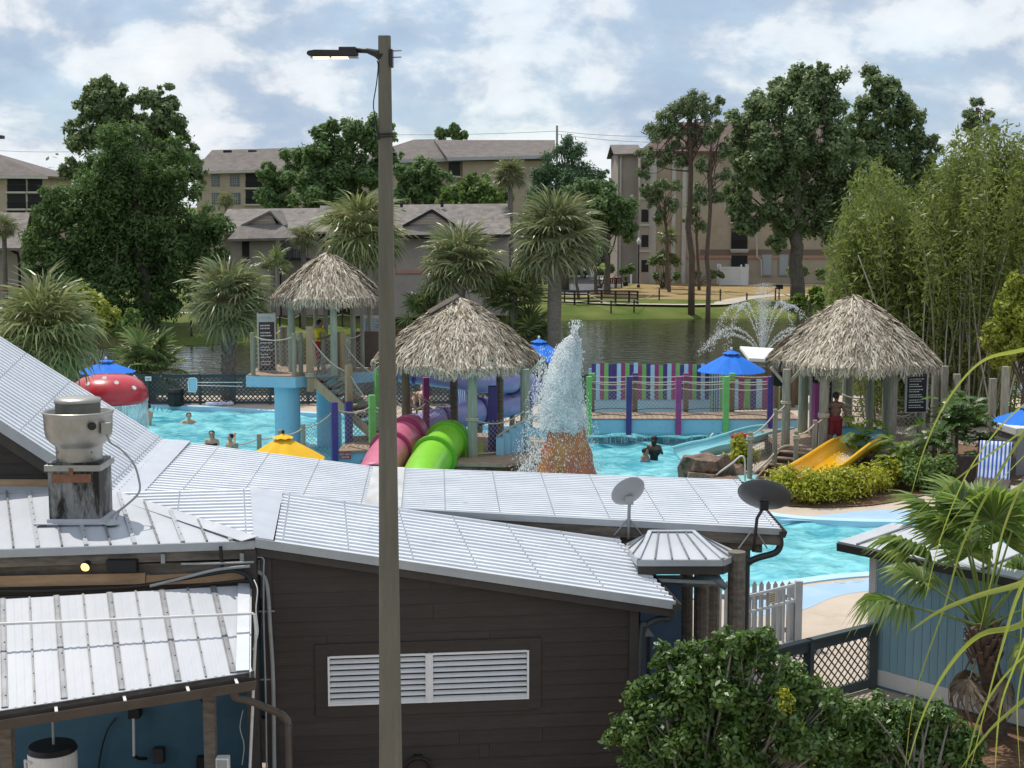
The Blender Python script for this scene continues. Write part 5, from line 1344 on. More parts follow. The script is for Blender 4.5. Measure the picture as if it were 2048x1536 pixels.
fen = thing('lattice_fence', (at(500, 790, 61.5).x, 61.5, 0), 'long dark slate lattice fence between the pool deck and the lake', 'fence')
fz = Z(752, 61.3)
lx_ = [at(px, 780, 61.6).x for px in (150, 205, 262, 296, 400, 468, 540, 616, 690, 760, 830, 900, 975, 1050, 1120, 1180)]
for a, b in zip(lx_[:-1], lx_[1:]): lattice(fen, (a, 61.6, 0), (b, 61.6, 0), .03, fz, .135, .045)
nt_ = at(297, 757, 61.5); t = thing('fence_notice', nt_, 'small white notice on the dark lattice fence left of the black bin', 'sign')
mb=MB(); mb.box(nt_ + V((0, -.05, 0)), (.26, .02, .18)); mb.build('plate', m_white, t)
mb=MB(); mb.box(nt_ + V((0, -.064, .0)), (.18, .006, .04)); mb.box(nt_ + V((0, -.064, -.05)), (.14, .006, .02)); mb.build('print', m_conduit, t, kind='stuff')
bn = at(352, 810, 61.0); bn.z = 0; t = thing('litter_bin', bn, 'black hexagonal litter bin in front of the lattice fence', 'litter bin')
bh = 36 / F * 61
mb=MB(); mb.lathe(bn, [(.30, .02), (.32, .06), (.33, bh * .72), (.31, bh * .74)], 8, caps=True); mb.build('body', m_black, t)
mb=MB(); mb.lathe(bn, [(.34, bh * .75), (.35, bh * .86), (.30, bh * .97), (.1, bh)], 8, caps=True); mb.build('lid', m_black, t)
rb0 = at(387, 768, 60.9); t = thing('rescue_hook_board', rb0, 'pale blue paddle-shaped board with white poles hung on the lattice fence', 'rescue pole')
mb = MB()
for dz in (.10, -.10): mb2=MB(); mb2.tube([rb0 + V((.15, -.12, dz * .6 + .02)), at(486, 764 + (0 if dz > 0 else 8), 60.9) + V((0, -.12, 0))], .016, 6); mb2.build('pole', m_white, t)
mb=MB(); pr = [(-.15, -.28), (.1, -.30), (.16, -.15), (.16, .2), (.08, .26), (-.12, .24), (-.17, .1)]
mb.slab([rb0 + V((a, -.16, b)) for a, b in pr], .05, nrm=V((0, -1, 0))); mb.build('paddle', m_sky, t)
mb=MB(); mb.tube([rb0 + V((a * 1.08, -.18, b * 1.05)) for a, b in pr + pr[:1]], .02, 6); mb.build('edge', m_white, t)
tw_ = on(440, 811, 0.02); mb = MB()
for i in range(7):
    a = random.uniform(0, 6.28); mb.ball(tw_ + V((random.uniform(-.45, .5), random.uniform(-.1, .1), .07)), .14, 8, 5, (1.3, .8, .7))
o = mb.build('crumpled_towels', M('towel_lilac', (.45, .47, .70), (.75, .76, .80), 9, rough=.9), smooth=True); rm = o.modifiers.new('r', 'REMESH'); rm.mode = 'VOXEL'; rm.voxel_size = .03
tag(o, 'crumpled white and lilac towels on the deck before the lattice fence', 'towel')
mu = V((at(218, 790, 47).x, 47, -.1)); t = thing('mushroom_fountain', mu, 'red mushroom fountain with white spots and a curtain of falling water', 'fountain')
rm_ = 78 / F * 47; zt0, zb0 = Z(748, 47), Z(803, 47)
mb=MB(); hh = zt0 - zb0
prof = [(rm_ * .90, -.03), (rm_ * .98, 0), (rm_ * 1.0, hh * .12), (rm_ * .97, hh * .42), (rm_ * .86, hh * .68), (rm_ * .68, hh * .86), (rm_ * .42, hh * .97), (.05, hh * 1.0)]
mb.lathe((mu.x, mu.y, zb0), prof, 40, caps=True); mb.build('cap', M('red_fibreglass', (.52, .025, .04), (.58, .04, .055), 2, rough=.3, coat=.4, wear=(.48, .08, .08), wscale=3), t, smooth=True)
for a, q in ((-1.05, 4.6), (-.55, 3.6), (-2.0, 4.4), (-1.5, 5.6), (.3, 5)):
    i = int(q); f_ = q - i; r_ = lerp(prof[i][0], prof[i + 1][0], f_); z_ = lerp(prof[i][1], prof[i + 1][1], f_)
    c_ = V((mu.x + r_ * cos(a), mu.y + r_ * sin(a), zb0 + z_)); n_ = V((cos(a) * .8, sin(a) * .8, .75)).normalized()
    mb=MB(); e1 = n_.cross(V((0, 0, 1))).normalized(); e2 = n_.cross(e1); mb.slab([c_ + n_ * .02 + e1 * (.075 * cos(k_)) + e2 * (.075 * sin(k_)) for k_ in [2 * math.pi * j / 14 for j in range(14)]], .04, nrm=n_); mb.build('spot', m_white, t)
mb=MB(); mb.lathe(mu, [(.32, -1.1), (.28, .4), (.34, zb0 + .1)], 20); mb.build('stem', m_white, t, smooth=True)
m_drop = bpy.data.materials.new('white_water'); m_drop.use_nodes = True
nd = m_drop.node_tree.nodes; lk_ = m_drop.node_tree.links; b_ = nd['Principled BSDF']; b_.inputs['Base Color'].default_value = (.93, .95, .96, 1); b_.inputs['Roughness'].default_value = .3
tr = nd.new('ShaderNodeBsdfTranslucent'); tr.inputs['Color'].default_value = (.95, .97, .98, 1); mxs = nd.new('ShaderNodeMixShader'); mxs.inputs[0].default_value = .75
lk_.new(b_.outputs[0], mxs.inputs[1]); lk_.new(tr.outputs[0], mxs.inputs[2]); lk_.new(mxs.outputs[0], nd['Material Output'].inputs['Surface'])
m_sheetw = bpy.data.materials.new('water_sheet'); m_sheetw.use_nodes = True
nd = m_sheetw.node_tree.nodes; lk_ = m_sheetw.node_tree.links; b_ = nd['Principled BSDF']; b_.inputs['Base Color'].default_value = (.70, .82, .86, 1); b_.inputs['Roughness'].default_value = .25
tp = nd.new('ShaderNodeBsdfTransparent'); nz = nd.new('ShaderNodeTexNoise'); nz.inputs['Scale'].default_value = 7; nz.inputs['Detail'].default_value = 5
tcn = nd.new('ShaderNodeTexCoord'); mpn = nd.new('ShaderNodeMapping'); mpn.inputs['Scale'].default_value = (2.2, 2.2, .45); lk_.new(tcn.outputs['Object'], mpn.inputs[0]); lk_.new(mpn.outputs[0], nz.inputs['Vector'])
rp = nd.new('ShaderNodeValToRGB'); rp.color_ramp.elements[0].position = .36; rp.color_ramp.elements[1].position = .62; rp.color_ramp.elements[0].color = (.12, .12, .12, 1); rp.color_ramp.elements[1].color = (.85, .85, .85, 1)
lk_.new(nz.outputs['Fac'], rp.inputs[0]); mxs = nd.new('ShaderNodeMixShader'); lk_.new(rp.outputs[0], mxs.inputs[0]); lk_.new(tp.outputs[0], mxs.inputs[1]); lk_.new(b_.outputs[0], mxs.inputs[2]); lk_.new(mxs.outputs[0], nd['Material Output'].inputs['Surface'])
mb=MB(); mb.lathe((mu.x, mu.y, 0), [(rm_ * .97, zb0 + .02), (rm_ * .99, lerp(zb0, -.1, .5)), (rm_ * 1.0, -.12)], 48); mb.build('water_curtain', m_sheetw, t, smooth=True)
def drops(name, P, Rr, mat, parent=None, zs=1.0):
    """octahedral droplets; P (n,3), Rr (n,)"""
    P = np.asarray(P, np.float32); Rr = np.asarray(Rr, np.float32); n = len(P)
    d = np.array([[1, 0, 0], [0, 1, 0], [-1, 0, 0], [0, -1, 0], [0, 0, 1], [0, 0, -1]], np.float32)
    vs = (P[:, None, :] + d[None] * np.array([1, 1, zs], np.float32) * Rr[:, None, None]).reshape(-1, 3)
    f = np.array([[0, 1, 4], [1, 2, 4], [2, 3, 4], [3, 0, 4], [1, 0, 5], [2, 1, 5], [3, 2, 5], [0, 3, 5]], np.int32)
    fi = (np.arange(n, dtype=np.int32)[:, None, None] * 6 + f[None]).reshape(-1, 3)
    me = bpy.data.meshes.new(name); off = vs.mean(0)
    me.vertices.add(len(vs)); me.vertices.foreach_set('co', (vs - off).ravel()); me.loops.add(fi.size); me.loops.foreach_set('vertex_index', fi.ravel())
    me.polygons.add(len(fi)); me.polygons.foreach_set('loop_start', np.arange(0, fi.size, 3, dtype=np.int32)); me.polygons.foreach_set('use_smooth', np.ones(len(fi), bool)); me.materials.append(mat); me.update(calc_edges=True)
    o = bpy.data.objects.new(name, me); C.objects.link(o); o['kind'] = 'stuff'
    if parent: o.parent = parent; o.location = V(off.tolist()) - wloc(parent)
    else: o.location = off.tolist()
    return o
VY = 43.5; vcx = at(1133, 900, VY).x; vzt = Z(852, VY)
vo = thing('water_volcano', (vcx, VY, -1.2), 'orange brown volcano cone in the pool erupting a tall burst of white water', 'fountain')
mb=MB(); vs = []; NR_, NA = 14, 36
for j in range(NR_ + 1):
    f_ = j / NR_; z = lerp(-1.25, vzt, f_); r_ = lerp(1.42, .50, f_ ** .85)
    for i in range(NA):
        a = 2 * math.pi * i / NA; q = V((cos(a) * r_, sin(a) * r_, z)); r2 = r_ + .10 * mnoise.noise(q * 2.4) + .05 * mnoise.noise(q * 6)
        vs.append(V((vcx + r2 * cos(a), VY + r2 * sin(a), z)))
mb.mesh(vs, [(j * NA + i, j * NA + (i + 1) % NA, (j + 1) * NA + (i + 1) % NA, (j + 1) * NA + i) for j in range(NR_) for i in range(NA)] + [tuple(NR_ * NA + i for i in range(NA))])
mb.build('cone', M('volcano_paint', (.34, .12, .045), (.55, .25, .075), 2.2, rough=.5, bump=.5, bscale=7, wear=(.40, .09, .06), wscale=1.4, wlo=.45, whi=.62), vo, smooth=True)
rn = np.random.RandomState(5)
zt1 = Z(660, VY)
def plume_w(f_):   # half width up the plume (f 0 bottom, 1 top)
    return np.interp(f_, [0, .15, .35, .6, .8, .93, 1.0], [.60, .58, .50, .43, .34, .21, .04])
def plume_x(f_): return vcx + np.interp(f_, [0, .3, .6, .85, 1], [-.08, -.16, -.10, .06, .22])
m_foam = bpy.data.materials.new('foam'); m_foam.use_nodes = True; b_ = m_foam.node_tree.nodes['Principled BSDF']
b_.inputs['Base Color'].default_value = (.95, .97, .98, 1); b_.inputs['Subsurface Weight'].default_value = 1.0; b_.inputs['Subsurface Radius'].default_value = (1, 1, 1); b_.inputs['Subsurface Scale'].default_value = .9; b_.inputs['Roughness'].default_value = .4
mb=MB(); vs = []; NJ, NA = 60, 44
for j in range(NJ + 1):
    f_ = j / NJ; z = lerp(vzt - .15, zt1 - .25, f_); r_ = float(plume_w(f_)) * .84
    for i in range(NA):
        a = 2 * math.pi * i / NA; q = V((cos(a), sin(a), z * 1.1)); r2 = r_ * (1 + .30 * mnoise.noise(q * 1.9) + .26 * mnoise.noise(q * 5) + .22 * mnoise.noise(q * 11) + .14 * mnoise.noise(q * 23)) + .01
        vs.append(V((float(plume_x(f_)) + r2 * cos(a), VY + r2 * sin(a), z + .12 * mnoise.noise(q * 3))))
mb.mesh(vs, [(j * NA + i, j * NA + (i + 1) % NA, (j + 1) * NA + (i + 1) % NA, (j + 1) * NA + i) for j in range(NJ) for i in range(NA)])
mb.build('water_column', m_foam, vo, smooth=False)
n = 16000; f_ = rn.uniform(0, 1.0, n) ** 1.15; a = rn.uniform(0, 2 * math.pi, n); rr = plume_w(f_) * np.sqrt(rn.uniform(.70, 1.15, n)) * (1 + .15 * rn.normal(size=n))
P = np.stack([plume_x(f_) + rr * np.cos(a), VY + rr * np.sin(a), vzt - .1 + (zt1 - vzt) * f_], 1); S1 = rn.uniform(.006, .024, n)
n = 8000; t_ = rn.uniform(0, 1, n); a = rn.uniform(0, 2 * math.pi, n); v0 = rn.uniform(.3, 1.25, n)
rr = .5 + v0 * t_ * 1.0; z = vzt + (zt1 - vzt) * rn.uniform(.25, .85, n) * (1 - t_) - (vzt + 1.2) * t_ ** 1.4 * .75
P2 = np.stack([vcx - .25 + rr * np.cos(a) * 1.0, VY + rr * np.sin(a), np.maximum(z, -.3)], 1); S2 = rn.uniform(.005, .019, n)
n = 1100; a = rn.uniform(2.6, 3.7, n); rr = rn.uniform(.6, 1.7, n); P3 = np.stack([vcx + rr * np.cos(a), VY + rr * np.sin(a) * .9, rn.uniform(-.3, 1.3, n) * (1.8 - rr)], 1); S3 = rn.uniform(.008, .030, n)
n = 260; tt = rn.uniform(0, 1, n); P4 = np.stack([vcx + .17 + .10 * tt * rn.normal(size=n) + .12 * tt, VY + .1 * rn.normal(size=n) * (1 - tt), zt1 - .45 + .75 * tt], 1); S4 = rn.uniform(.012, .04, n) * (1.1 - .6 * tt)
drops('spray', np.concatenate([P, P2, P3, P4]), np.concatenate([S1, S2, S3, S4]) * .62, m_drop, vo, 3.2)
fy = 90.0; fb_ = at(1525, 716, fy); fb_.z = -1.0
lfo = thing('lake_fountain', fb_, 'tall white jet fountain with arching side sprays out on the lake', 'fountain')
mb=MB(); mb.lathe(fb_, [(.9, -.15), (.95, .05), (.5, .18), (.15, .3)], 18, caps=True); mb.build('float', m_black, lfo)
Ps, Ss = [], []
hj = Z(566, fy) + 1.0
n = 3000; t_ = rn.uniform(0, 1, n) ** .8; P = np.stack([fb_.x + rn.normal(size=n) * (.05 + .34 * t_ ** 1.5), fy + rn.normal(size=n) * (.05 + .34 * t_ ** 1.5), -1 + hj * t_], 1); Ps.append(P); Ss.append(rn.uniform(.010, .028, n) * (1.15 - .6 * t_))
for vx, vy, vz in [(-2.0, .3, 7.7), (2.0, -.2, 7.7), (-1.5, -.8, 7.9), (1.45, .8, 7.9), (-3.9, 0, 5.0), (3.9, .3, 5.0), (-3.0, 1.2, 5.6), (2.8, -1.4, 5.6)]:
    n = 560; T = 2 * vz / 9.8; t_ = rn.uniform(0, 1, n) ** .9 * T * .98; sp__ = .02 + .13 * (t_ / T) ** 1.3
    P = np.stack([fb_.x + vx * t_ + rn.normal(size=n) * sp__, fy + vy * t_ + rn.normal(size=n) * sp__, -1 + .2 + vz * t_ - 4.9 * t_ ** 2 + rn.normal(size=n) * sp__], 1)
    Ps.append(P[P[:, 2] > -1]); Ss.append(rn.uniform(.010, .028, n)[P[:, 2] > -1])
drops('jets', np.concatenate(Ps), np.concatenate(Ss) * .8, m_drop, lfo, 2.0)
H3 = V((at(1706, 650, 47.5).x, 47.5, 0)); P3Z = .70
h3 = thing('right_thatched_hut', (H3.x, 47.5, 0), 'thatched hut on the right above the yellow slide and planted beds', 'hut')
hut_roof(h3, (H3.x, 47.5, 0), Z(727, 46.5), Z(586, 47.5), 2.84, R(-24), n=8600, seed=9)
mb=MB(); mb.slab([V((x, y, P3Z)) for x, y in ((8.4, 46.2), (10.0, 44.7), (13.0, 45.6), (13.4, 48.5), (11, 50.5), (8.4, 50))], .16, nrm=V((0, 0, 1))); mb.build('platform', m_deckbrown, h3)
mb=MB(); mb.slab([V((x, y, P3Z - .161)) for x, y in ((8.5, 46.3), (10.1, 44.9), (12.9, 45.8), (13.3, 48.4), (11, 50.4), (8.5, 49.9))], .52, nrm=V((0, 0, 1))); mb.build('base', m_rock, h3)
for px, Y, mt, w, y0 in ((1572, 46.2, m_post, .13, 738), (1648, 45.6, m_post, .15, 740), (1784, 46.4, m_post, .15, 742), (1606, 49.3, m_greenpost, .16, 735), (1740, 49.0, m_greenpost, .12, 735), (1772, 49.6, m_greenpost, .14, 735), (1694, 50, m_greenpost, .17, 735), (1842, 47.6, m_post, .12, 735)):
    x = at(px, 820, Y).x; rpost(h3, (x, Y), P3Z - .02, roof_under((H3.x, 47.5), Z(727, 46.5), Z(586, 47.5), 2.84, (x, Y)), w, mt)
    if px in (1572, 1648, 1784): bracket(h3, (x, Y), Z(738, Y) + .05, (R(0), R(180)), m_post, .5)
coil(h3, (at(1648, 830, 45.6).x, 45.6), Z(833, 45.6), .17, 3); coil(h3, (at(1572, 800, 46.2).x, 46.2), Z(806, 46.2), .15, 2)
def r3(a, b, d=.15): rope(h3, at(*a), at(*b), d)
for y_ in (792, 808, 818, 828):
    r3((1684, y_ - 4, 49.8), (1740, y_ + 2, 49.0), .10); r3((1772, y_ + 2, 49.6), (1842, y_, 47.6), .12)
r3((1784, 828, 46.3), (1842, 812, 47.5), .18); r3((1842, 815, 47.5), (1868, 812, 46.5), .1)
net(h3, at(1684, 885, 49.8), at(1740, 885, 49.0), at(1684, 800, 49.8), at(1740, 800, 49.0))
net(h3, at(1772, 890, 49.6), at(1842, 890, 47.6), at(1772, 825, 49.6), at(1842, 825, 47.6))
net(h3, at(1784, 905, 46.3), at(1868, 900, 46.4), at(1784, 832, 46.3), at(1868, 828, 46.4))
sp2 = spost(h3, (at(1634, 820, 46.8).x, 46.8), P3Z, Z(765, 46.8), .26, m_magenta, 'magenta_post', rz=.2)
rule_board(1622, 1668, 742, 850, 48.6, 'dark maroon rule board hanging behind the posts of the right hut', head=False, dark=(.045, .018, .028), zb=P3Z)
rule_board(1812, 1858, 742, 826, 46.9, 'black rule board with white lines at the right edge of the right hut', head=False, dark=(.014, .014, .018), zb=Z(826, 46.9))
spk = at(1557, 757, 47.0); t = thing('loudspeaker', spk, 'black loudspeaker hanging at the left eave of the right hut', 'loudspeaker')
mb=MB(); mb.box(spk, (.36, .3, .46), .4); mb.build('cabinet', m_black, t, bevel=.02)
mb=MB(); mb.box(spk + V((-.06, -.15, 0)), (.28, .02, .38), .4); mb.build('grille', M('grille', (.02, .02, .02), rough=.8), t); mb=MB(); mb.beam(spk + V((0, 0, .2)), spk + V((.1, .1, .55)), .04, .04); mb.build('bracket', m_black, t)
S0, S1_ = V((at(1514, 952, 44.2).x, 44.2, .0)), V((at(1566, 893, 46).x, 46.0, P3Z))
s3 = thing('hut_steps', S0, 'dark timber steps with netted rope rails climbing to the right hut', 'stairs')
sd = (S1_ - S0); wdv = V((sd.y, -sd.x, 0)).normalized() * 1.15
for i in range(5):
    p = lerp(S0, S1_, (i + .55) / 5); d = V((sd.x, sd.y, 0)).normalized(); mb=MB(); mb.beam(p, p + wdv, .34, .045); mb.build('tread', m_step, s3)
    mb=MB(); mb.beam(p - d * .15 - V((0, 0, .085)), p + wdv - d * .15 - V((0, 0, .085)), .025, .12); mb.build('riser', M('dark_riser', (.05, .033, .026), (.07, .05, .04), 4, rough=.8), s3)
for o_ in (-.03, 1.03): mb=MB(); mb.beam(S0 + wdv * o_ - V((0, 0, .05)), S1_ + wdv * o_ - V((0, 0, .12)), .06, .26); mb.build('stringer', m_brownpost, s3)
q_ = [(1499, 44.2, 864, 950), (1549, 45.0, 818, 920), (1591, 43.9, 862, 948), (1629, 44.9, 840, 905)]
qp = []
for px, Y, y0, y1 in q_:
    x = at(px, y1, Y).x; rpost(s3, (x, Y), Z(y1, Y) - .1, Z(y0, Y), .075); qp.append(V((x, Y, Z(y0, Y))))
for i in (0, 2): coil(s3, (qp[i].x, qp[i].y), qp[i].z - .22, .095)
rope(s3, qp[0] - V((0, 0, .1)), qp[1] - V((0, 0, .1)), .1); rope(s3, qp[1] - V((0, 0, .1)), at(1572, 808, 46.2), .05)
rope(s3, qp[2] - V((0, 0, .1)), qp[3] - V((0, 0, .1)), .1); rope(s3, qp[3] - V((0, 0, .1)), at(1648, 835, 45.6), .04)
rope(s3, at(1504, 948, 44.1), at(1550, 905, 45), .06, .035); rope(s3, at(1550, 905, 45), at(1590, 895, 45.5), -.12, .035)
net(s3, at(1502, 945, 44.2), at(1550, 905, 45), qp[0] - V((0, 0, .25)), qp[1] - V((0, 0, .75)), .09, .016, diag=False)
net(s3, at(1550, 905, 45), at(1580, 890, 46), qp[1] - V((0, 0, .75)), at(1580, 858, 46), .09, .016, diag=False)
net(s3, at(1593, 945, 43.9), at(1630, 900, 44.9), qp[2] - V((0, 0, .3)), qp[3] - V((0, 0, .3)), .09, .016, diag=False)
m_yel = M('yellow_fibreglass', (.80, .44, .015), (.84, .49, .03), 2, rough=.32, coat=.35, wear=(.74, .40, .03), wscale=3)
ys_ = thing('yellow_slide', (at(1640, 930, 43.5).x, 43.5, 0), 'yellow open slide curving down from the right hut behind the hedge', 'water slide')
cl_ = spline([at(1722, 911, 45.0), at(1704, 918, 44.4), at(1682, 932, 43.6), at(1656, 950, 42.7), at(1630, 966, 41.9), at(1604, 978, 41.4)], 6)
mb=MB(); vs = []; NA = 12; k = len(cl_)
for i, p in enumerate(cl_):
    d = (cl_[min(i + 1, k - 1)] - cl_[max(i - 1, 0)]).normalized(); s_ = V((d.y, -d.x, 0)).normalized()
    for j in range(NA + 1):
        q = -1 + 2 * j / NA; w_ = .56; h_ = .52 * abs(q) ** 2.6
        if q < 0: h_ *= 1.15 - .3 * (i / k)
        vs.append(p + s_ * (w_ * q * (1.0 + .12 * abs(q))) + V((0, 0, h_)))
mb.mesh(vs, [(i * (NA + 1) + j, i * (NA + 1) + j + 1, (i + 1) * (NA + 1) + j + 1, (i + 1) * (NA + 1) + j) for i in range(k - 1) for j in range(NA)])
o = mb.build('flume', m_yel, ys_, smooth=True); so = o.modifiers.new('solid', 'SOLIDIFY'); so.thickness = .045
for jj in (0, NA): mb=MB(); mb.tube([vs[i * (NA + 1) + jj] for i in range(k)], .05, 8); mb.build('rim', m_yel, ys_, smooth=True)
mb=MB(); p = cl_[0]; mb.box(p + V((.15, .25, -.25)), (1.5, .12, .5), .3); mb.build('header', m_yel, ys_, bevel=.03)
for i in (4, 14): mb=MB(); mb.tube([V((cl_[i].x, cl_[i].y, 0)), cl_[i] - V((0, 0, .03))], .08, 10); mb.build('support_post', m_oldwood, ys_)
rn3 = np.random.RandomState(11); n = 900; ti = rn3.uniform(0, .35, n); P = []
for t_ in ti:
    p = cl_[int(t_ * (k - 1))]; P.append((p.x + rn3.uniform(-.35, .35), p.y + rn3.uniform(-.3, .3), p.z + .04 + abs(rn3.normal()) * .06))
drops('running_water', P, rn3.uniform(.008, .022, n), m_drop, ys_)
m_tq = M('turquoise_fibreglass', (.26, .60, .66), (.32, .66, .71), 2, rough=.35, coat=.2)
tq = thing('turquoise_slide', (at(1470, 910, 47).x, 47, -.2), 'pale turquoise slide chute entering the pool left of the yellow-green bush', 'water slide')
cl2 = spline([at(1560, 874, 50.5), at(1520, 880, 49.6), at(1480, 893, 48.5), at(1440, 905, 47.6), at(1405, 912, 47.2), at(1372, 922, 46.6)], 5); vs = []; k = len(cl2); NA = 10; mb = MB()
for i, p in enumerate(cl2):
    d = (cl2[min(i + 1, k - 1)] - cl2[max(i - 1, 0)]).normalized(); s_ = V((d.y, -d.x, 0)).normalized()
    for j in range(NA + 1):
        q = -1 + 2 * j / NA; vs.append(p + s_ * (.55 * q) + V((0, 0, .36 * abs(q) ** 2.2)))
mb.mesh(vs, [(i * (NA + 1) + j, i * (NA + 1) + j + 1, (i + 1) * (NA + 1) + j + 1, (i + 1) * (NA + 1) + j) for i in range(k - 1) for j in range(NA)])
o = mb.build('chute', m_tq, tq, smooth=True); so = o.modifiers.new('solid', 'SOLIDIFY'); so.thickness = .05
for jj in (0, NA): mb=MB(); mb.tube([vs[i * (NA + 1) + jj] for i in range(k)], .045, 8); mb.build('rim', m_tq, tq, smooth=True)
mb=MB(); mb.lathe((at(1480, 945, 44.6).x, 44.6, -.2), [(1.0, 0), (1.05, .16), (.95, .22), (.4, .30), (.02, .32)], 24); mb.build('landing_pad', m_tq, tq, smooth=True)
b2 = V((at(1705, 885, 47).x, 47.2, P3Z)); t = thing('turquoise_tub', b2, 'turquoise moulded start tub of the slide behind the walking man', 'slide tub')
mb=MB(); mb.lathe(b2, [(.95, 0), (1.15, .26), (1.2, .30), (1.12, .31), (.9, .1), (.02, .06)], 28); mb.build('basin', m_tq, t, smooth=True)
mb=MB(); mb.lathe(b2, [(1.12, .28), (1.22, .30), (1.22, .34), (1.10, .35)], 28); mb.build('rim', m_sky, t)
for i, (px, py, Y, w, d, h) in enumerate(((1408, 962, 44.6, .75, .6, .75), (1445, 958, 45.0, .6, .5, .45), (1398, 968, 44.0, .5, .4, .4), (1452, 974, 43.8, .45, .4, .3))):
    c_ = at(px, py, Y); rocky('boulder', [(c_.x + w * cos(a), Y + d * sin(a)) for a in (0, 1.1, 2.2, 3.1, 4.2, 5.3)], -1.25, -.1 + h, m_rock, None, 10 + i, .2, 4, 6, label=('largest brown boulder at the pool edge left of the steps', 'brown boulder behind the largest one at the pool edge', 'low dark boulder touching the pool water left of the largest boulder', 'small front boulder beside the stair handrail')[i], cat='boulder')
hr = [at(1418, 962, 43.9), at(1440, 944, 43.9), at(1465, 926, 43.9), at(1480, 913, 43.9), at(1488, 915, 43.9), at(1490, 930, 43.9), at(1490, 960, 43.9)]
hr = hr + [V((hr[-1].x, hr[-1].y, 0))]
mb=MB(); mb.tube([V((hr[0].x, hr[0].y, -.2))] + spline(hr, 3), .028, 8); tag(mb.build('pool_handrail', m_pvc, smooth=True), 'bent white handrail at the pool steps left of the netted stairs', 'handrail')
for px in (1421, 1444):
    mb=MB(); p = at(px, 872, 50.6); mb.tube([V((p.x, 50.6, -1.2)), V((p.x, 50.6, Z(872, 50.6))), V((p.x + .1, 50.7, Z(868, 50.6)))], .03, 6); tag(mb.build('grab_bar', m_pvc, smooth=True), ('left' if px == 1421 else 'right') + ' white grab bar of the pair standing in the pool under the footbridge', 'grab bar')
def parasol(px, py_top, py_eave, Y, wpx, mat, label, zfoot=0.0, rot=.2, vent=True, white_tip=True):
    c_ = at(px, py_top, Y); zt = c_.z; ze = Z(py_eave, Y); r_ = wpx / F * Y / 2
    t = thing('parasol', (c_.x, Y, zfoot), label, 'parasol', None)
    mb=MB(); mb.tube([(c_.x, Y, zfoot), (c_.x, Y, zt + .05)], .028, 8); mb.build('pole', m_white if vent else m_oldwood, t)
    mb=MB(); mb.lathe((c_.x, Y, zfoot), [(.28, .0), (.28, .06), (.08, .1)], 16, caps=True); mb.build('base', m_conduit, t)
    NA = 8; mb=MB(); vs = []
    for j in range(6):
        f_ = .16 + .84 * j / 5;
        for i in range(NA * 4):
            a = rot + 2 * math.pi * i / (NA * 4); k_ = abs(((i % 4) / 4) - .5) * 2     # 1 at ribs, 0 mid-panel
            rr = r_ * f_ * (1 - .045 * (1 - k_) * 1.2); zz = zt - (zt - ze) * (.88 * f_ + .12 * f_ * f_) - .03 * (1 - k_) * f_
            vs.append(V((c_.x + rr * cos(a), Y + rr * sin(a), zz)))
    n_ = NA * 4
    mb.mesh(vs, [(j * n_ + i, j * n_ + (i + 1) % n_, (j + 1) * n_ + (i + 1) % n_, (j + 1) * n_ + i) for j in range(5) for i in range(n_)]); cn = mb.build('canopy', mat, t, smooth=False)
    if vent:
        mb=MB(); vs = []
        for j, f_ in enumerate((.01, .12, .25)):
            for i in range(n_):
                a = rot + 2 * math.pi * i / n_; k_ = abs(((i % 4) / 4) - .5) * 2
                vs.append(V((c_.x + r_ * f_ * cos(a), Y + r_ * f_ * sin(a), zt + .07 - (zt - ze) * f_ * .86 + (.03 * (1 - k_) if j == 2 else 0))))
        mb.mesh(vs, [(j * n_ + i, j * n_ + (i + 1) % n_, (j + 1) * n_ + (i + 1) % n_, (j + 1) * n_ + i) for j in range(2) for i in range(n_)]); mb.build('vent_flap', mat, cn, smooth=True)
    mb=MB(); mb.ball((c_.x, Y, zt + .10), .05, 8, 6, (1, 1, 1.4)); mb.build('finial', m_white if white_tip else m_black, t, smooth=True)
    for i in range(NA):
        a = rot + 2 * math.pi * i / NA; mb=MB(); mb.tube([(c_.x, Y, zt - .04), (c_.x + r_ * .97 * cos(a), Y + r_ * .97 * sin(a), ze - .02)], .012, 4); mb.build('rib', m_conduit, t)
    return t
m_blue = M('royal_blue_canvas', (.006, .14, .62), (.008, .17, .68), 3, rough=.8)
m_yelc = M('yellow_canvas', (.72, .40, .008), (.78, .45, .012), 3, rough=.8)
parasol(1463, 703, 741, 56.0, 142, m_blue, 'royal blue parasol over the striped fence left of the right hut')
parasol(1078, 680, 718, 58.0, 130, m_blue, 'royal blue parasol peeking out behind the central thatched hut')
parasol(212, 722, 743, 57.0, 118, m_blue, 'royal blue parasol half hidden by the palm above the red mushroom')
parasol(2062, 815, 842, 44.0, 150, m_blue, 'royal blue parasol cut by the right picture edge')
parasol(566, 871, 918, 42.0, 170, m_yelc, 'bright yellow parasol just behind the silver roof ridge', -1.2, .35, white_tip=False)
wc = thing('white_canopy', (at(1545, 760, 61).x, 61, 0), 'white flat canopy roof on brown posts behind the blue parasol', 'canopy')
a, b = at(1498, 716, 60.5), at(1600, 722, 60.5); mb=MB(); mb.slab([a, b, b + V((0, 2.5, .25)), a + V((0, 2.5, .25))], .14); mb.build('roof', m_white, wc, bevel=.02)
mb=MB(); mb.slab([at(1498, 735, 61.3), at(1600, 735, 61.3), V((at(1600, 735, 61.3).x, 61.3, 0.02)), V((at(1498, 735, 61.3).x, 61.3, .02))], .06); mb.build('back_wall', m_brownpost, wc)
for x_ in (a.x + .2, b.x - .2):
    for y_ in (60.7, 62.8): mb=MB(); mb.box((x_, y_, a.z / 2 - .07), (.12, .12, a.z - .15)); mb.build('post', m_brownpost, wc)
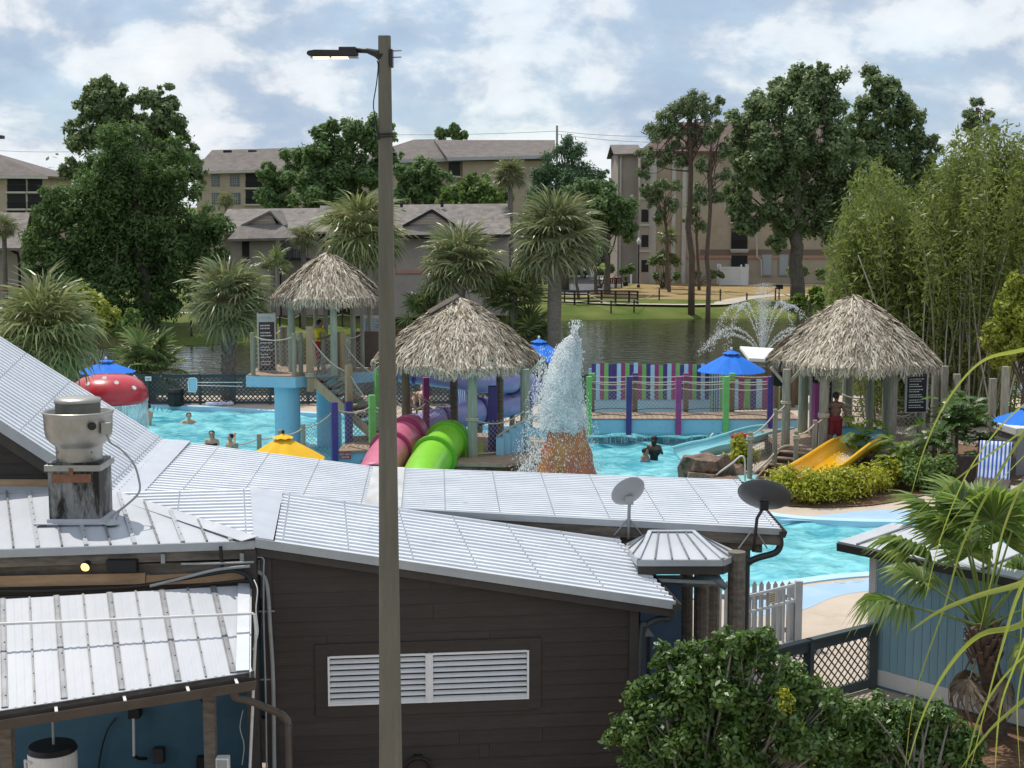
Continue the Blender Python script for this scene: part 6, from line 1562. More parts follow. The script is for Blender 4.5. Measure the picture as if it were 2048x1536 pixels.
# ================================================================ FAR BUILDINGS
m_shingle = M('brown_shingles', (.12, .100, .092), (.18, .155, .142), 1.4, rough=.9, bump=.3, bscale=9, wear=(.17, .15, .135), wscale=.5, wlo=.5, whi=.7)
m_shingle2 = M('grey_shingles', (.155, .135, .125), (.24, .215, .195), 1.8, rough=.9, bump=.3, bscale=9, wear=(.075, .065, .06), wscale=.8, wlo=.55, whi=.7)
m_stucco = M('tan_stucco', (.43, .345, .26), (.48, .39, .30), .8, rough=.9, bump=.15, wear=(.38, .30, .225), wscale=.35)
m_stucco2 = M('taupe_stucco', (.36, .305, .265), (.41, .35, .305), .8, rough=.9, bump=.15)
m_salmon = M('salmon_band', (.46, .24, .18), (.50, .27, .21), 1, rough=.9)
m_fascia = M('pale_fascia', (.50, .46, .42), (.55, .52, .48), 1, rough=.7)
m_dark = M('interior_shade_and_trim', (.022, .021, .022), rough=.8)  # near-black that paints shade inside openings; also colours dark trim
m_glass = M('window_glass', (.045, .055, .065), rough=.08, spec=.6)
m_wframe = M('window_frame', (.30, .30, .29), rough=.6)
def bx(px0, px1, py0, py1, Y, dep, mat, parent, name='wall', z0=None):
    """box whose front face at depth Y spans the pixel rectangle; goes back by dep"""
    a, b = at(px0, py0, Y), at(px1, py0, Y); zt = a.z; zb = Z(py1, Y) if z0 is None else z0
    mb=MB(); mb.box(((a.x + b.x) / 2, Y + dep / 2, (zt + zb) / 2), (b.x - a.x, dep, zt - zb)); return mb.build(name, mat, parent)
def win(px0, px1, py0, py1, Y, parent, nx=2, ny=3, curtain=False):
    f = bx(px0 - 1, px1 + 1, py0 - 1, py1 + 1, Y - .05, .12, m_wframe, parent, 'window')
    p = bx(px0, px1, py0, py1, Y - .07, .04, m_glass if not curtain else M('curtained_glass', (.22, .21, .20), (.10, .10, .10), 1.2, rough=.2, stretch=(6, 6, .3)), f, 'pane')
    mb=MB(); a, b = at(px0, py0, Y), at(px1, py1, Y)
    for i in range(1, nx): x = lerp(a.x, b.x, i / nx); mb.box((x, Y - .09, (a.z + b.z) / 2), (.06, .04, a.z - b.z))
    for i in range(1, ny): z = lerp(a.z, b.z, i / ny); mb.box(((a.x + b.x) / 2, Y - .092, z), (b.x - a.x, .04, .06))
    if mb.v: mb.build('muntins', m_wframe, f, kind='stuff')
    return f
def opening(px0, px1, py0, py1, Y, parent, rail_=True, name='balcony'):
    """flat dark panel painted as the shade inside a balcony, with railing and slab edge"""
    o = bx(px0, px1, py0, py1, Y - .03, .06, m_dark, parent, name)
    a, b = at(px0, py0, Y), at(px1, py1, Y); mb = MB()
    if rail_:
        zr = b.z + min(1.0, (a.z - b.z) * .45)
        mb.beam((a.x, Y - .12, zr), (b.x, Y - .12, zr), .05, .06); n = max(4, int((b.x - a.x) / .16))
        for i in range(n + 1): mb.box((lerp(a.x, b.x, i / n), Y - .12, (zr + b.z) / 2), (.03, .03, zr - b.z))
        mb.build('railing', M('rail_black', (.03, .03, .03), rough=.6), o, kind='stuff')
    mb=MB(); mb.box(((a.x + b.x) / 2, Y - .14, b.z - .08), (b.x - a.x + .3, .3, .16)); mb.build('slab_edge', m_fascia, o)
    return o
def roofpoly(parent, pts, mat, th=.18, name='roof'):
    mb = MB()
    for p in pts: mb.slab([V(q) for q in p], th, nrm=V((0, 0, 1)))
    return mb.build(name, mat, parent)
def bld(name, px, Y, label):
    return thing(name, (at(px, 500, Y).x, Y, 0), label, 'building')
b = bld('apartment_block', 40, 150, 'three storey block with dark screened balconies at the far left edge')
bx(-120, 84, 349, 640, 150, 10, m_stucco, b, z0=0)
for x0, x1 in ((14, 51), (55, 84)):
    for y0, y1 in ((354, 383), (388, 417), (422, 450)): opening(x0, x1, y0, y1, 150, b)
a = at(-140, 350, 149.4); c = at(96, 352, 149.4); e = at(-30, 300, 155);
roofpoly(b, [[a, c, V((e.x, 155, e.z)), V((a.x, 155, e.z))], [c, V((c.x, 161, c.z)), V((e.x, 155, e.z))], [V((c.x, 161, c.z)), V((a.x, 161, a.z)), V((a.x, 155, e.z)), V((e.x, 155, e.z))]], m_shingle)
mb=MB(); mb.beam(a + V((0, -.05, -.15)), c + V((0, -.05, -.15)), .1, .25); mb.build('fascia', m_fascia, b)
b = bld('apartment_block', 490, 165, 'three storey block with paned windows and long brown roof right of the cypress')
bx(392, 640, 344, 640, 165, 12, m_stucco, b, z0=0)
for q in ((423, 438, 350, 372), (460, 478, 350, 372), (462, 480, 386, 408), (424, 438, 386, 408)): win(*q, 165, b, 4, 5)
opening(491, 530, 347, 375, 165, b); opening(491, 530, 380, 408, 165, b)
a = at(385, 343, 164.3); c = at(650, 336, 164.3); e0, e1 = at(424, 300, 171), at(650, 294, 171)
roofpoly(b, [[a, c, e1, e0], [V((a.x, 177.7, a.z)), a, e0], [e0, e1, V((c.x, 177.7, c.z)), V((a.x, 177.7, a.z))]], m_shingle)
mb=MB(); mb.beam(a + V((0, -.05, -.15)), c + V((0, -.05, -.15)), .1, .25); mb.build('fascia', m_fascia, b)
for px in (455, 505, 565):
    mb=MB(); p = at(px, 303, 170.3); mb.box(p + V((0, 0, .05)), (.9, .5, .2)); mb.build('roof_vent', m_dark, b)
b = bld('apartment_block', 880, 165, 'hip-roofed tan block with white fascia behind the low houses')
bx(708, 960, 322, 640, 165, 14, m_stucco, b, z0=0)
bx(925, 1100, 322, 640, 163, 14, m_stucco, b, z0=0)
a = at(690, 323, 164.2); c = at(905, 317, 164.2); e0, e1 = at(828, 279, 171), at(872, 278, 171)
roofpoly(b, [[a, c, e1, e0], [V((a.x, 178, a.z)), a, e0], [c, V((c.x, 178, c.z)), e1], [e0, e1, V((c.x, 178, c.z)), V((a.x, 178, a.z))]], m_shingle)
a2 = at(895, 316, 162.2); c2 = at(1110, 311, 162.2); f0, f1 = at(850, 280, 170), at(1110, 280, 170); f0.x = at(868, 280, 170).x
roofpoly(b, [[a2, c2, f1, f0], [f0, f1, V((c2.x, 178, c2.z)), V((a2.x, 178, a2.z))]], m_shingle)
mb=MB(); mb.beam(a + V((0, -.05, -.12)), c + V((0, -.05, -.12)), .12, .35); mb.beam(a2 + V((0, -.05, -.12)), c2 + V((0, -.05, -.12)), .12, .35); mb.build('fascia', M('white_fascia', (.42, .43, .45), rough=.6), b)
opening(897, 920, 324, 352, 162.9, b, False)
b = bld('low_house', 540, 112, 'low two storey house with crossing gables behind the tower hut')
bx(448, 645, 470, 640, 112, 9, m_stucco2, b, z0=0)
bx(462, 552, 478, 640, 109.5, 3, m_stucco2, b, z0=0)
g0, g1, gp0 = at(440, 462, 111), at(560, 462, 111), at(545, 417, 114)
l0, l1 = at(430, 463, 111), at(655, 463, 111); r0, r1 = at(455, 418, 117), at(640, 416, 117)
roofpoly(b, [[l0, l1, r1, r0], [V((l0.x, 123, l0.z)), l0, r0], [r0, r1, V((l1.x, 123, l1.z)), V((l0.x, 123, l0.z))], [l1, V((l1.x, 123, l1.z)), r1]], m_shingle2)
p0, p1 = at(455, 478, 108.8), at(600, 475, 108.8); q0, q1 = at(484, 447, 110.42), at(560, 447, 110.42)
roofpoly(b, [[p0, p1, q1, q0]], m_shingle2)
gb = [at(488, 450, 110.6), at(556, 450, 110.6), at(540, 424, 110.6)]
mb=MB(); mb.slab([at(487, 447, 110.4), at(552, 447, 110.4), at(540, 424, 110.4)], .1, nrm=V((0, -1, 0))); mb.build('gable', m_stucco, b)
roofpoly(b, [[at(482, 450, 110.2), at(540, 421, 110.2), V((at(540, 421, 110.2).x, 116, at(540, 421, 110.2).z)), V((at(482, 450, 110.2).x, 116, at(482, 450, 110.2).z))], [at(540, 421, 110.2), at(566, 450, 110.2), V((at(566, 450, 110.2).x, 116, at(566, 450, 110.2).z)), V((at(540, 421, 110.2).x, 116, at(540, 421, 110.2).z))]], m_shingle2)
for z_ in (434, 441):
    mb=MB(); mb.beam(at(513, z_, 110.36), at(547, z_, 110.36), .05, .06); mb.build('gable_batten', m_fascia, b)
opening(484, 498, 482, 518, 109.4, b, False, 'doorway'); win(566, 582, 480, 516, 111.9, b, 2, 2, True); win(586, 602, 480, 516, 111.9, b, 2, 2, True)
mb=MB(); aa, bb = at(556, 518, 111.3), at(618, 518, 111.3); mb.box(((aa.x + bb.x) / 2, 111.2, aa.z), (bb.x - aa.x, 1.2, .12)); mb.build('balcony_floor', m_dark, b)
mb=MB(); zr = Z(500, 110.7)
mb.beam((aa.x, 110.7, zr), (bb.x, 110.7, zr), .05, .06)
for i in range(16): x = lerp(aa.x, bb.x, i / 15); mb.box((x, 110.7, (zr + aa.z) / 2), (.04, .04, zr - aa.z))
mb.build('balcony_railing', M('rail_black', (.03, .03, .03), rough=.6), b, kind='stuff')
bx(470, 560, 520, 640, 110.9, .5, m_dark, b, 'ground_floor_shade', z0=0.0)  # dark box stands in for the shade of a ground floor recess
b = bld('long_house', 900, 112, 'long low tan house with grey roof and single front gable right of the pole')
bx(700, 1018, 474, 640, 112, 9, m_stucco2, b, z0=0)
bx(760, 965, 478, 640, 110.2, 3, m_stucco2, b, z0=0)
l0, l1 = at(640, 472, 111.2), at(1022, 468, 111.2); r0, r1 = at(640, 411, 117), at(1018, 407, 117)
roofpoly(b, [[l0, l1, r1, r0], [r0, r1, V((l1.x, 123, l1.z)), V((l0.x, 123, l0.z))]], m_shingle2)
mb=MB(); mb.slab([at(1016, 470, 112.5), V((at(1016, 470, 112.5).x, 121.5, l1.z)), V((at(1016, 410, 117).x, 117, r1.z - .2))], .1, nrm=V((1, 0, 0))); mb.build('end_gable', m_stucco2, b)
G0, G1, GP = at(806, 450, 109.8), at(912, 450, 109.8), at(864, 418, 109.8)
mb=MB(); mb.slab([at(812, 449, 109.9), at(908, 449, 109.9), at(864, 421, 109.9)], .12, nrm=V((0, -1, 0))); mb.build('gable', m_stucco, b)
for z_ in (430, 436, 442): mb=MB(); w_ = (z_ - 421) * 1.5; mb.beam(at(864 - w_, z_, 109.85), at(864 + w_ * .9, z_, 109.85), .05, .05); mb.build('gable_batten', m_fascia, b)
def back(p, y): return V((p.x, y, p.z))
roofpoly(b, [[G0, GP, back(GP, 116), back(G0, 116)], [GP, G1, back(G1, 116), back(GP, 116)]], m_shingle2, .12)
mb=MB(); mb.beam(G0 + V((0, -.05, -.1)), GP + V((0, -.05, -.1)), .08, .2); mb.beam(GP + V((0, -.05, -.1)), G1 + V((0, -.05, -.1)), .08, .2); mb.build('barge_board', m_dark, b)
p0, p1 = at(750, 471, 109.0), at(975, 467, 109.0); q0, q1 = at(790, 449, 109.95), at(920, 449, 109.95)
roofpoly(b, [[p0, p1, q1, q0]], m_shingle2)
mb=MB(); mb.beam(p0 + V((0, -.05, -.1)), p1 + V((0, -.05, -.1)), .08, .18); mb.beam(l0 + V((0, -.02, -.12)), l1 + V((0, -.02, -.12)), .08, .18); mb.build('fascia', m_dark, b)
bx(755, 970, 540, 547, 110.1, .12, m_salmon, b, 'band')
win(742, 756, 506, 536, 111.9, b, 2, 2)
for px in (803, 884):
    mb=MB(); p = at(px, 409, 116); mb.tube([p - V((0, 0, .2)), p + V((0, 0, .35))], .12, 8); mb.build('roof_vent', m_dark, b)
b = bld('tan_outbuilding', 15, 105, 'plain tan wall with grey roof at the left edge behind the cypress')
bx(-150, 38, 497, 640, 105, 8, m_stucco2, b, z0=0); bx(-150, 39, 572, 582, 104.95, .1, m_salmon, b, 'band')
l0, l1 = at(-160, 496, 104), at(44, 496, 104); r0, r1 = at(-160, 425, 109), at(60, 425, 109)
roofpoly(b, [[l0, l1, r1, r0], [r0, r1, V((l1.x, 114, l1.z)), V((l0.x, 114, l0.z))]], m_shingle2)
mb=MB(); mb.tube([at(22, 500, 104.6), at(36, 508, 104.7), at(38, 520, 104.8), V((at(38, 520, 104.8).x, 104.8, .1))], .1, 6); mb.build('downspout', m_dark, b)
b = bld('tall_apartment_building', 1450, 158, 'tall tan five storey apartment building behind the pines and right oak')
bx(1296, 1690, 300, 640, 158, 14, m_stucco, b, z0=0)
bx(1280, 1300, 296, 640, 157, 12, m_stucco2, b, 'stair_bay', z0=0)
bx(1300, 1314, 300, 640, 157.4, 1.0, m_fascia, b, 'pilaster', z0=0)
bx(1236, 1282, 306, 640, 160, 11, m_stucco2, b, 'left_wing', z0=0)
for y0, y1 in ((346, 364), (398, 415), (449, 466), (500, 516), (550, 566)): bx(1283, 1297, y0 - 30, y1 - 30 + 8, 156.97, .1, m_dark, b, 'stair_shade')  # dark panels paint the shade of the open stairwell
for py in (340, 395, 448, 500): bx(1279, 1301, py, py + 4, 156.9, .2, m_fascia, b, 'floor_band')
g = [at(1228, 308, 159.4), at(1286, 306, 159.4)]; gt = at(1238, 289, 165)
roofpoly(b, [[g[0], g[1], V((g[1].x, 165.5, gt.z)), V((g[0].x, 165.5, gt.z))], [V((g[0].x, 165.5, gt.z)), V((g[1].x, 165.5, gt.z)), V((g[1].x, 171.5, g[1].z)), V((g[0].x, 171.5, g[0].z))]], m_shingle)
mb=MB(); mb.tube([at(1242, 312, 159.8), V((at(1242, 312, 159.8).x, 159.8, .1))], .1, 6); mb.build('downspout', m_fascia, b)
l0, l1 = at(1290, 302, 157), at(1700, 302, 157); r0, r1 = at(1350, 244, 165), at(1660, 244, 165)
roofpoly(b, [[l0, l1, r1, r0], [V((l0.x, 173, l0.z)), l0, r0], [l1, V((l1.x, 173, l1.z)), r1], [r0, r1, V((l1.x, 173, l1.z)), V((l0.x, 173, l0.z))]], M('red_brown_shingles', (.10, .065, .055), (.15, .10, .085), 1.2, rough=.9))
bx(1400, 1690, 499, 511, 157.9, .15, M('tan_band', (.22, .155, .12), rough=.9), b, 'band'); bx(1316, 1690, 511, 517, 157.88, .2, m_salmon, b, 'salmon_band')
for y0, y1 in ((405, 444), (457, 498), (511, 535), (352, 392)): opening(1463, 1495, y0, y1, 157.9, b, y1 < 530)
bx(1462, 1496, 498, 505, 157.7, .3, m_fascia, b, 'ledge')
for x0, x1 in ((1524, 1545), (1558, 1577)):
    d_ = bx(x0, x1, 509, 552, 157.85, .1, M('pale_door', (.34, .36, .37), rough=.6), b, 'door'); bx(x0 + 2, x1 - 2, 512, 550, 157.80, .06, M('pale_door2', (.38, .40, .41), rough=.6), d_, 'door_leaf')
mb=MB(); mb.tube([at(1513, 470, 157.6), at(1514, 515, 157.6), at(1522, 520, 157.6), at(1523, 552, 157.6)], .09, 6); mb.build('downspout', m_fascia, b)
for px in (1366, 1345): bx(px, px + 8, 300, 560, 157.7, .35, m_fascia, b, 'corner_trim', z0=0)
# ================================================================ SHORE FURNITURE
rf = thing('shore_rope_fence', gp2(1320, 634), 'thin dark posts with rope along the far lake bank', 'rope fence')
m_dpost = M('dark_shore_post', (.035, .032, .028), (.05, .045, .04), 4, rough=.9)
def shore_run(pl):
    prev = None
    for px, py in pl:
        g = gp2(px, py); mb=MB(); mb.tube([g - V((0, 0, .2)), g + V((0, 0, 1.05))], .07, 6); mb.build('post', m_dpost, rf)
        if prev is not None:
            for h_ in (.9,): rope(rf, prev + V((0, 0, h_)), g + V((0, 0, h_)), .18, .035, n=4, mat=M('shore_rope', (.32, .30, .24), rough=.9))
        prev = g
shore_run([(383, 672), (424, 673), (456, 670), (500, 664), (560, 660), (600, 656), (685, 654), (735, 650), (815, 646), (870, 642)])
shore_run([(1078, 634), (1129, 632), (1176, 629), (1222, 627), (1268, 625), (1318, 628), (1381, 630), (1440, 632), (1493, 630), (1550, 628), (1620, 622)])
wf_ = thing('split_rail_fence', gp2(1200, 612), 'dark timber rail fence beside the path on the far bank', 'fence')
fps = [(1040, 603), (1078, 606), (1149, 609), (1177, 608), (1203, 607), (1231, 608), (1258, 608), (1275, 609)]
P_ = [gp2(a, b_) for a, b_ in fps]
for p in P_: mb=MB(); mb.box(p + V((0, 0, .55)), (.16, .16, 1.2)); mb.build('post', m_dpost, wf_)
for p, q in zip(P_[:-1], P_[1:]):
    for h_ in (.18, .5, .82, 1.1): mb=MB(); mb.beam(p + V((0, -.09, h_)), q + V((0, -.09, h_)), .05, .11); mb.build('rail', m_dpost, wf_)
def chair_bench(px, py, w, label):
    g = gp2(px, py); t = thing('park_bench', g, label, 'bench'); mt = M('red_bench_wood', (.16, .045, .035), (.2, .06, .045), 3, rough=.7)
    for i in range(6): mb=MB(); mb.box(g + V((-w / 2 + w * (i + .5) / 6, 0, .72)), (w / 6 * .7, .05, .55)); mb.build('back_slat', mt, t)
    for z_ in (.98, .46): mb=MB(); mb.box(g + V((0, .0, z_)), (w, .07, .08)); mb.build('rail', mt, t)
    mb=MB(); mb.box(g + V((0, .28, .44)), (w, .5, .05)); mb.build('seat', mt, t)
    for a, c_ in ((-.46, 0), (.46, 0), (-.46, .5), (.46, .5)): mb=MB(); mb.box(g + V((a * w, c_, .22)), (.08, .08, .44)); mb.build('leg', mt, t)
    for a in (-.48, .48): mb=MB(); mb.box(g + V((a * w, .25, .66)), (.07, .55, .06)); mb.build('arm', mt, t)
chair_bench(1223, 576, 1.1, 'red timber bench back with slats on the dry lawn'); chair_bench(1237, 576, .7, 'small red side seat next to the red bench on the dry lawn')
g = gp2(1251, 572); t = thing('topiary_pot', g, 'small round topiary in a dark pot beside the red bench', 'plant pot')
mb=MB(); mb.lathe(g, [(.22, 0), (.3, .4), (.26, .42)], 12, caps=True); mb.build('pot', m_black, t); mb=MB(); mb.tube([g + V((0, 0, .3)), g + V((0, 0, 1.3))], .04, 6); mb.build('stem', m_bark, t)
for px, w, h_, mt, lab in ((1279, .9, 1.75, M('pale_green_paint', (.14, .17, .11), (.17, .20, .13), 2, rough=.6), 'pale green utility cabinet by the path, left of its pair'), (1296, .85, 1.6, M('green_paint', (.07, .11, .06), (.09, .13, .07), 2, rough=.6), 'darker green utility cabinet by the path, right of its pair')):
    g = gp2(px, 563); t = thing('utility_cabinet', g, lab, 'cabinet'); mb=MB(); mb.box(g + V((0, 0, h_ / 2)), (w, .8, h_), .3); mb.build('body', mt, t, bevel=.03); mb=MB(); mb.box(g + V((0, 0, h_ + .03)), (w + .08, .88, .07), .3); mb.build('lid', mt, t); mb=MB(); mb.box(g + V((.02, -.42, h_ * .5)), (w * .8, .02, h_ * .8), .3); mb.build('door', mt, t)
for px, py, h_ in ((1262, 570, 2.0), (1290, 566, 1.6)):
    g = gp2(px, py); t = thing('white_marker_post', g, 'thin white marker post ' + ('left of' if px == 1262 else 'in front of') + ' the green utility cabinets', 'post'); mb=MB(); mb.tube([g, g + V((0, 0, h_))], .09, 8); mb.build('shaft', m_white, t); mb=MB(); mb.lathe(g + V((0, 0, h_)), [(.12, 0), (.12, .08), (.03, .14)], 8, caps=True); mb.build('cap', m_white, t)
g = gp2(1468, 571); t = thing('white_vinyl_enclosure', g, 'white vinyl panel enclosure on the dry lawn', 'enclosure')
hh = 37 / F * g.y; w_ = 56 / F * g.y; P_ = [g + V((w_ * a, b_, 0)) for a, b_ in ((-.5, .4), (-.5, 0), (.24, -.1), (.32, .5), (.32, .2), (.5, .3), (.5, 1.6), (-.5, 1.8))]
P_ = [P_[0], P_[1], P_[2], P_[5], P_[6], P_[7]]
for i in range(len(P_)):
    p, q = P_[i], P_[(i + 1) % len(P_)]; d = (q - p); n_ = max(1, int(d.length / .28))
    for k_ in range(n_): a = lerp(p, q, (k_ + .04) / n_); c_ = lerp(p, q, (k_ + .96) / n_); mb=MB(); mb.beam((a + V((0, 0, hh * .5))), (c_ + V((0, 0, hh * .5))), .04, hh * .94); mb.build('panel_board', m_white, t)
    for z_ in (.12, hh - .12): mb=MB(); mb.beam(p + V((0, -.03, z_)), q + V((0, -.03, z_)), .07, .14); mb.build('rail', m_white, t)
    mb=MB(); mb.box(p + V((0, 0, hh / 2 + .06)), (.16, .16, hh + .12)); mb.lathe(p + V((0, 0, hh + .1)), [(.1, 0), (.11, .08), (.02, .16)], 8); mb.build('post', m_white, t)
g = gp2(1558, 600); t = thing('park_grill', g, 'dark park grill on a post near the oak trunk', 'grill'); mb=MB(); mb.tube([g, g + V((0, 0, .95))], .06, 8); mb.build('post', m_black, t); mb=MB(); mb.box(g + V((0, 0, 1.12)), (.6, .45, .32)); mb.build('firebox', m_black, t, bevel=.03); mb=MB(); mb.box(g + V((-.12, -.02, 1.32)), (.75, .5, .05)); mb.build('lid', m_black, t)
g = V((at(1277, 555, 150).x, 150, 0)); t = thing('globe_lamp_post', g, 'black path lamp post with white globe before the tall apartments', 'lamp post'); zt = Z(489, 150)
mb=MB(); mb.tube([g, g + V((0, 0, .3)), g + V((0, 0, .35)), g + V((0, 0, zt))], [.16, .14, .07, .06], 8); mb.build('post', m_black, t); mb=MB(); mb.lathe(g + V((0, 0, zt)), [(.12, 0), (.22, .15), (.22, .38), (.12, .55), (.03, .7)], 14); mb.build('globe', m_white, t, smooth=True)
g = V((at(1114, 270, 230).x, 230, 0)); t = thing('utility_pole', g, 'distant grey utility pole with wires above the dark pine', 'utility pole'); zt = Z(251, 230)
mb=MB(); mb.tube([g, g + V((0, 0, zt))], [.25, .16], 8); mb.build('pole', m_conduit, t)
for a, c_ in (((700, 268), (1114, 262)), ((1114, 262), (1330, 272)), ((1114, 268), (1330, 285)), ((-60, 297), (180, 302))):
    mb=MB(); mb.tube(sag(at(*a, 230), at(*c_, 230), .3, 8), .035, 4); mb.build('wire', m_conduit, t)
g = V((at(-14, 274, 30).x, 30, 0)); t = thing('street_lamp', g, 'dark lamp head poking in at the left picture edge', 'street lamp'); zt = Z(274, 30)
mb=MB(); mb.tube([g + V((-.4, 0, 0)), g + V((-.4, 0, zt))], [.1, .06], 8); mb.build('pole', m_conduit, t); mb=MB(); mb.box(g + V((-.05, 0, zt)), (.50, .25, .07)); mb.build('lamp_head', m_lamp, t, bevel=.02)
m_tyre = M('tyre', (.012, .012, .012), rough=.9); m_cglass = M('car_glass', (.02, .025, .03), rough=.08, spec=.7)
def car(loc, rz, col, label, kind='sedan'):
    t = thing('parked_car', loc, label, 'car', 'cars parked by the apartments'); t.rotation_euler = (0, 0, rz); t.location = (0, 0, 0); t.rotation_euler = (0, 0, 0)
    mt = M('car_' + str(col), col, rough=.3, coat=.5)
    P = {'sedan': ([(-2.3, .35), (-2.35, .75), (-2.2, .92), (-1.5, 1.0), (1.0, .95), (2.15, .80), (2.3, .55), (2.3, .35)], [(-1.75, .98), (-1.1, 1.40), (.2, 1.43), (1.05, .94)]),
         'suv': ([(-2.2, .45), (-2.25, 1.0), (-2.2, 1.1), (1.2, 1.1), (2.1, 1.0), (2.2, .7), (2.2, .45)], [(-2.15, 1.1), (-1.95, 1.78), (.3, 1.8), (1.1, 1.1)]),
         'pickup': ([(-2.7, .5), (-2.7, 1.15), (-.9, 1.15), (1.5, 1.15), (2.6, 1.05), (2.7, .5)], [(-.9, 1.15), (-.8, 1.8), (.6, 1.82), (1.4, 1.15)])}[kind]
    def ext(pr, w, w2, m_, nm, bev=.06):
        k = len(pr); mb=MB(); top = max(z for _, z in pr)
        mb.mesh([V((x, -w + (w - w2) * (z / top), z)) for x, z in pr] + [V((x, w - (w - w2) * (z / top), z)) for x, z in pr], [tuple(range(k)), tuple(reversed(range(k, 2 * k)))] + [(i, i + k, (i + 1) % k + k, (i + 1) % k) for i in range(k)]); return mb.build(nm, m_, t, bevel=bev)
    ext(P[0], .92, .88, mt, 'body'); ext([(x, z) for x, z in P[1]], .84, .66, mt, 'cabin')
    for s in (-1, 1):
        pr = P[1]; cx = sum(x for x, _ in pr) / 4; cz = (pr[0][1] + pr[1][1]) / 2; mb = MB()
        mb.slab([V((cx + (x - cx) * .84, s * (.84 - .18 * (z / pr[1][1]) + .02), cz + (z - cz) * .72)) for x, z in pr], .02, nrm=V((0, s, 0))); mb.build('side_window', m_cglass, t)
        for x in (P[0][0][0] + .85, P[0][-1][0] - .85):
            mb=MB(); mb.tube([(x, s * .72, .33), (x, s * .95, .33)], .33, 16); w_ = mb.build('wheel', m_tyre, t); mb=MB(); mb.tube([(x, s * .93, .33), (x, s * .965, .33)], .19, 12); mb.build('rim', m_alu, w_)
        mb=MB(); mb.box((P[0][-1][0] - .05, s * .62, P[0][-2][1] + .06), (.12, .35, .12)); mb.build('headlight', m_white, t)
    mb=MB(); pr = P[1]; mb.slab([V((pr[3][0] - .03, -.7, pr[3][1] + .05)), V((pr[3][0] - .03, .7, pr[3][1] + .05)), V((pr[2][0] + .06, .6, pr[2][1] - .07)), V((pr[2][0] + .06, -.6, pr[2][1] - .07))], .02); mb.build('windscreen', m_cglass, t)
    t.location = loc; t.rotation_euler = (0, 0, rz); return t
def cg(px, py): p = on(px, py, .02); return p
car(cg(1140, 556), R(0), (.02, .022, .028), 'black sedan nearest the rail fence, partly behind the palm trunk')
car(cg(1168, 532), R(8), (.10, .12, .15), 'grey blue car behind the black sedan in the parking lot')
car(cg(1215, 532), R(170), (.012, .016, .024), 'dark navy off-roader parked next to the apartment wing', 'suv')
# ================================================================ PLANTS
def leaf_pts(Cn, Rr, n, size, rs, aspect=.55, shell=(.5, 1.06), upb=.25, squash=1.0, hang=0.0):
    Cn, Rr = np.asarray(Cn, float), np.asarray(Rr, float); w = Rr ** 2; w = w / w.sum()
    k = rs.choice(len(Rr), n, p=w)
    d = rs.normal(size=(n, 3)); d[:, 2] += upb; d /= np.linalg.norm(d, axis=1)[:, None]
    r = Rr[k] * np.clip(rs.normal(.82, .27, n), .12, 1.55)
    P = Cn[k] + d * r[:, None] * np.array([1, 1, squash])
    nrm = d + rs.normal(size=(n, 3)) * .65; nrm[:, 2] += .35; nrm /= np.linalg.norm(nrm, axis=1)[:, None]
    t = rs.normal(size=(n, 3)); t[:, 2] -= hang; t -= (t * nrm).sum(1)[:, None] * nrm; t /= np.linalg.norm(t, axis=1)[:, None]
    b = np.cross(nrm, t); s = size * rs.uniform(.6, 1.35, n)[:, None]
    q = np.stack([P - t * s * .5, P + b * s * aspect * .5 + t * s * .05, P + t * s * .5, P - b * s * aspect * .5 + t * s * .05], 1)
    return q.reshape(-1, 3)
def sublobes(blobs, Y, rs, dep=.8, nsub=7, fr=.46, spread=.72):
    """blobs in (px,py,r_px) -> many smaller lobes in space"""
    Cn, Rr = [], []
    for bl in blobs:
        px, py, r = bl[:3]; yo = bl[3] if len(bl) > 3 else 0
        R_ = r / F * Y; c = at(px, py, Y + yo + rs.uniform(-.5, .5) * R_ * dep)
        for _ in range(nsub):
            d = rs.normal(size=3); d /= np.linalg.norm(d); q = rs.uniform(.35, 1.0) * spread * R_
            Cn.append((c.x + d[0] * q, c.y + d[1] * q, c.z + d[2] * q)); Rr.append(R_ * fr * rs.uniform(.7, 1.25))
    return np.array(Cn), np.array(Rr)
def limb(mb, p, q, r0, r1, rs, wig=.08, n=5, k=7):
    p, q = V(p), V(q); L = (q - p).length; pts, rr = [], []
    for i in range(n + 1):
        t = i / n; o = V(rs.normal(size=3)) * wig * L * sin(math.pi * t) * .5
        pts.append(lerp(p, q, t) + o + V((0, 0, L * .06 * sin(math.pi * t)))); rr.append(lerp(r0, r1, t))
    mb.tube(pts, rr, k); return pts
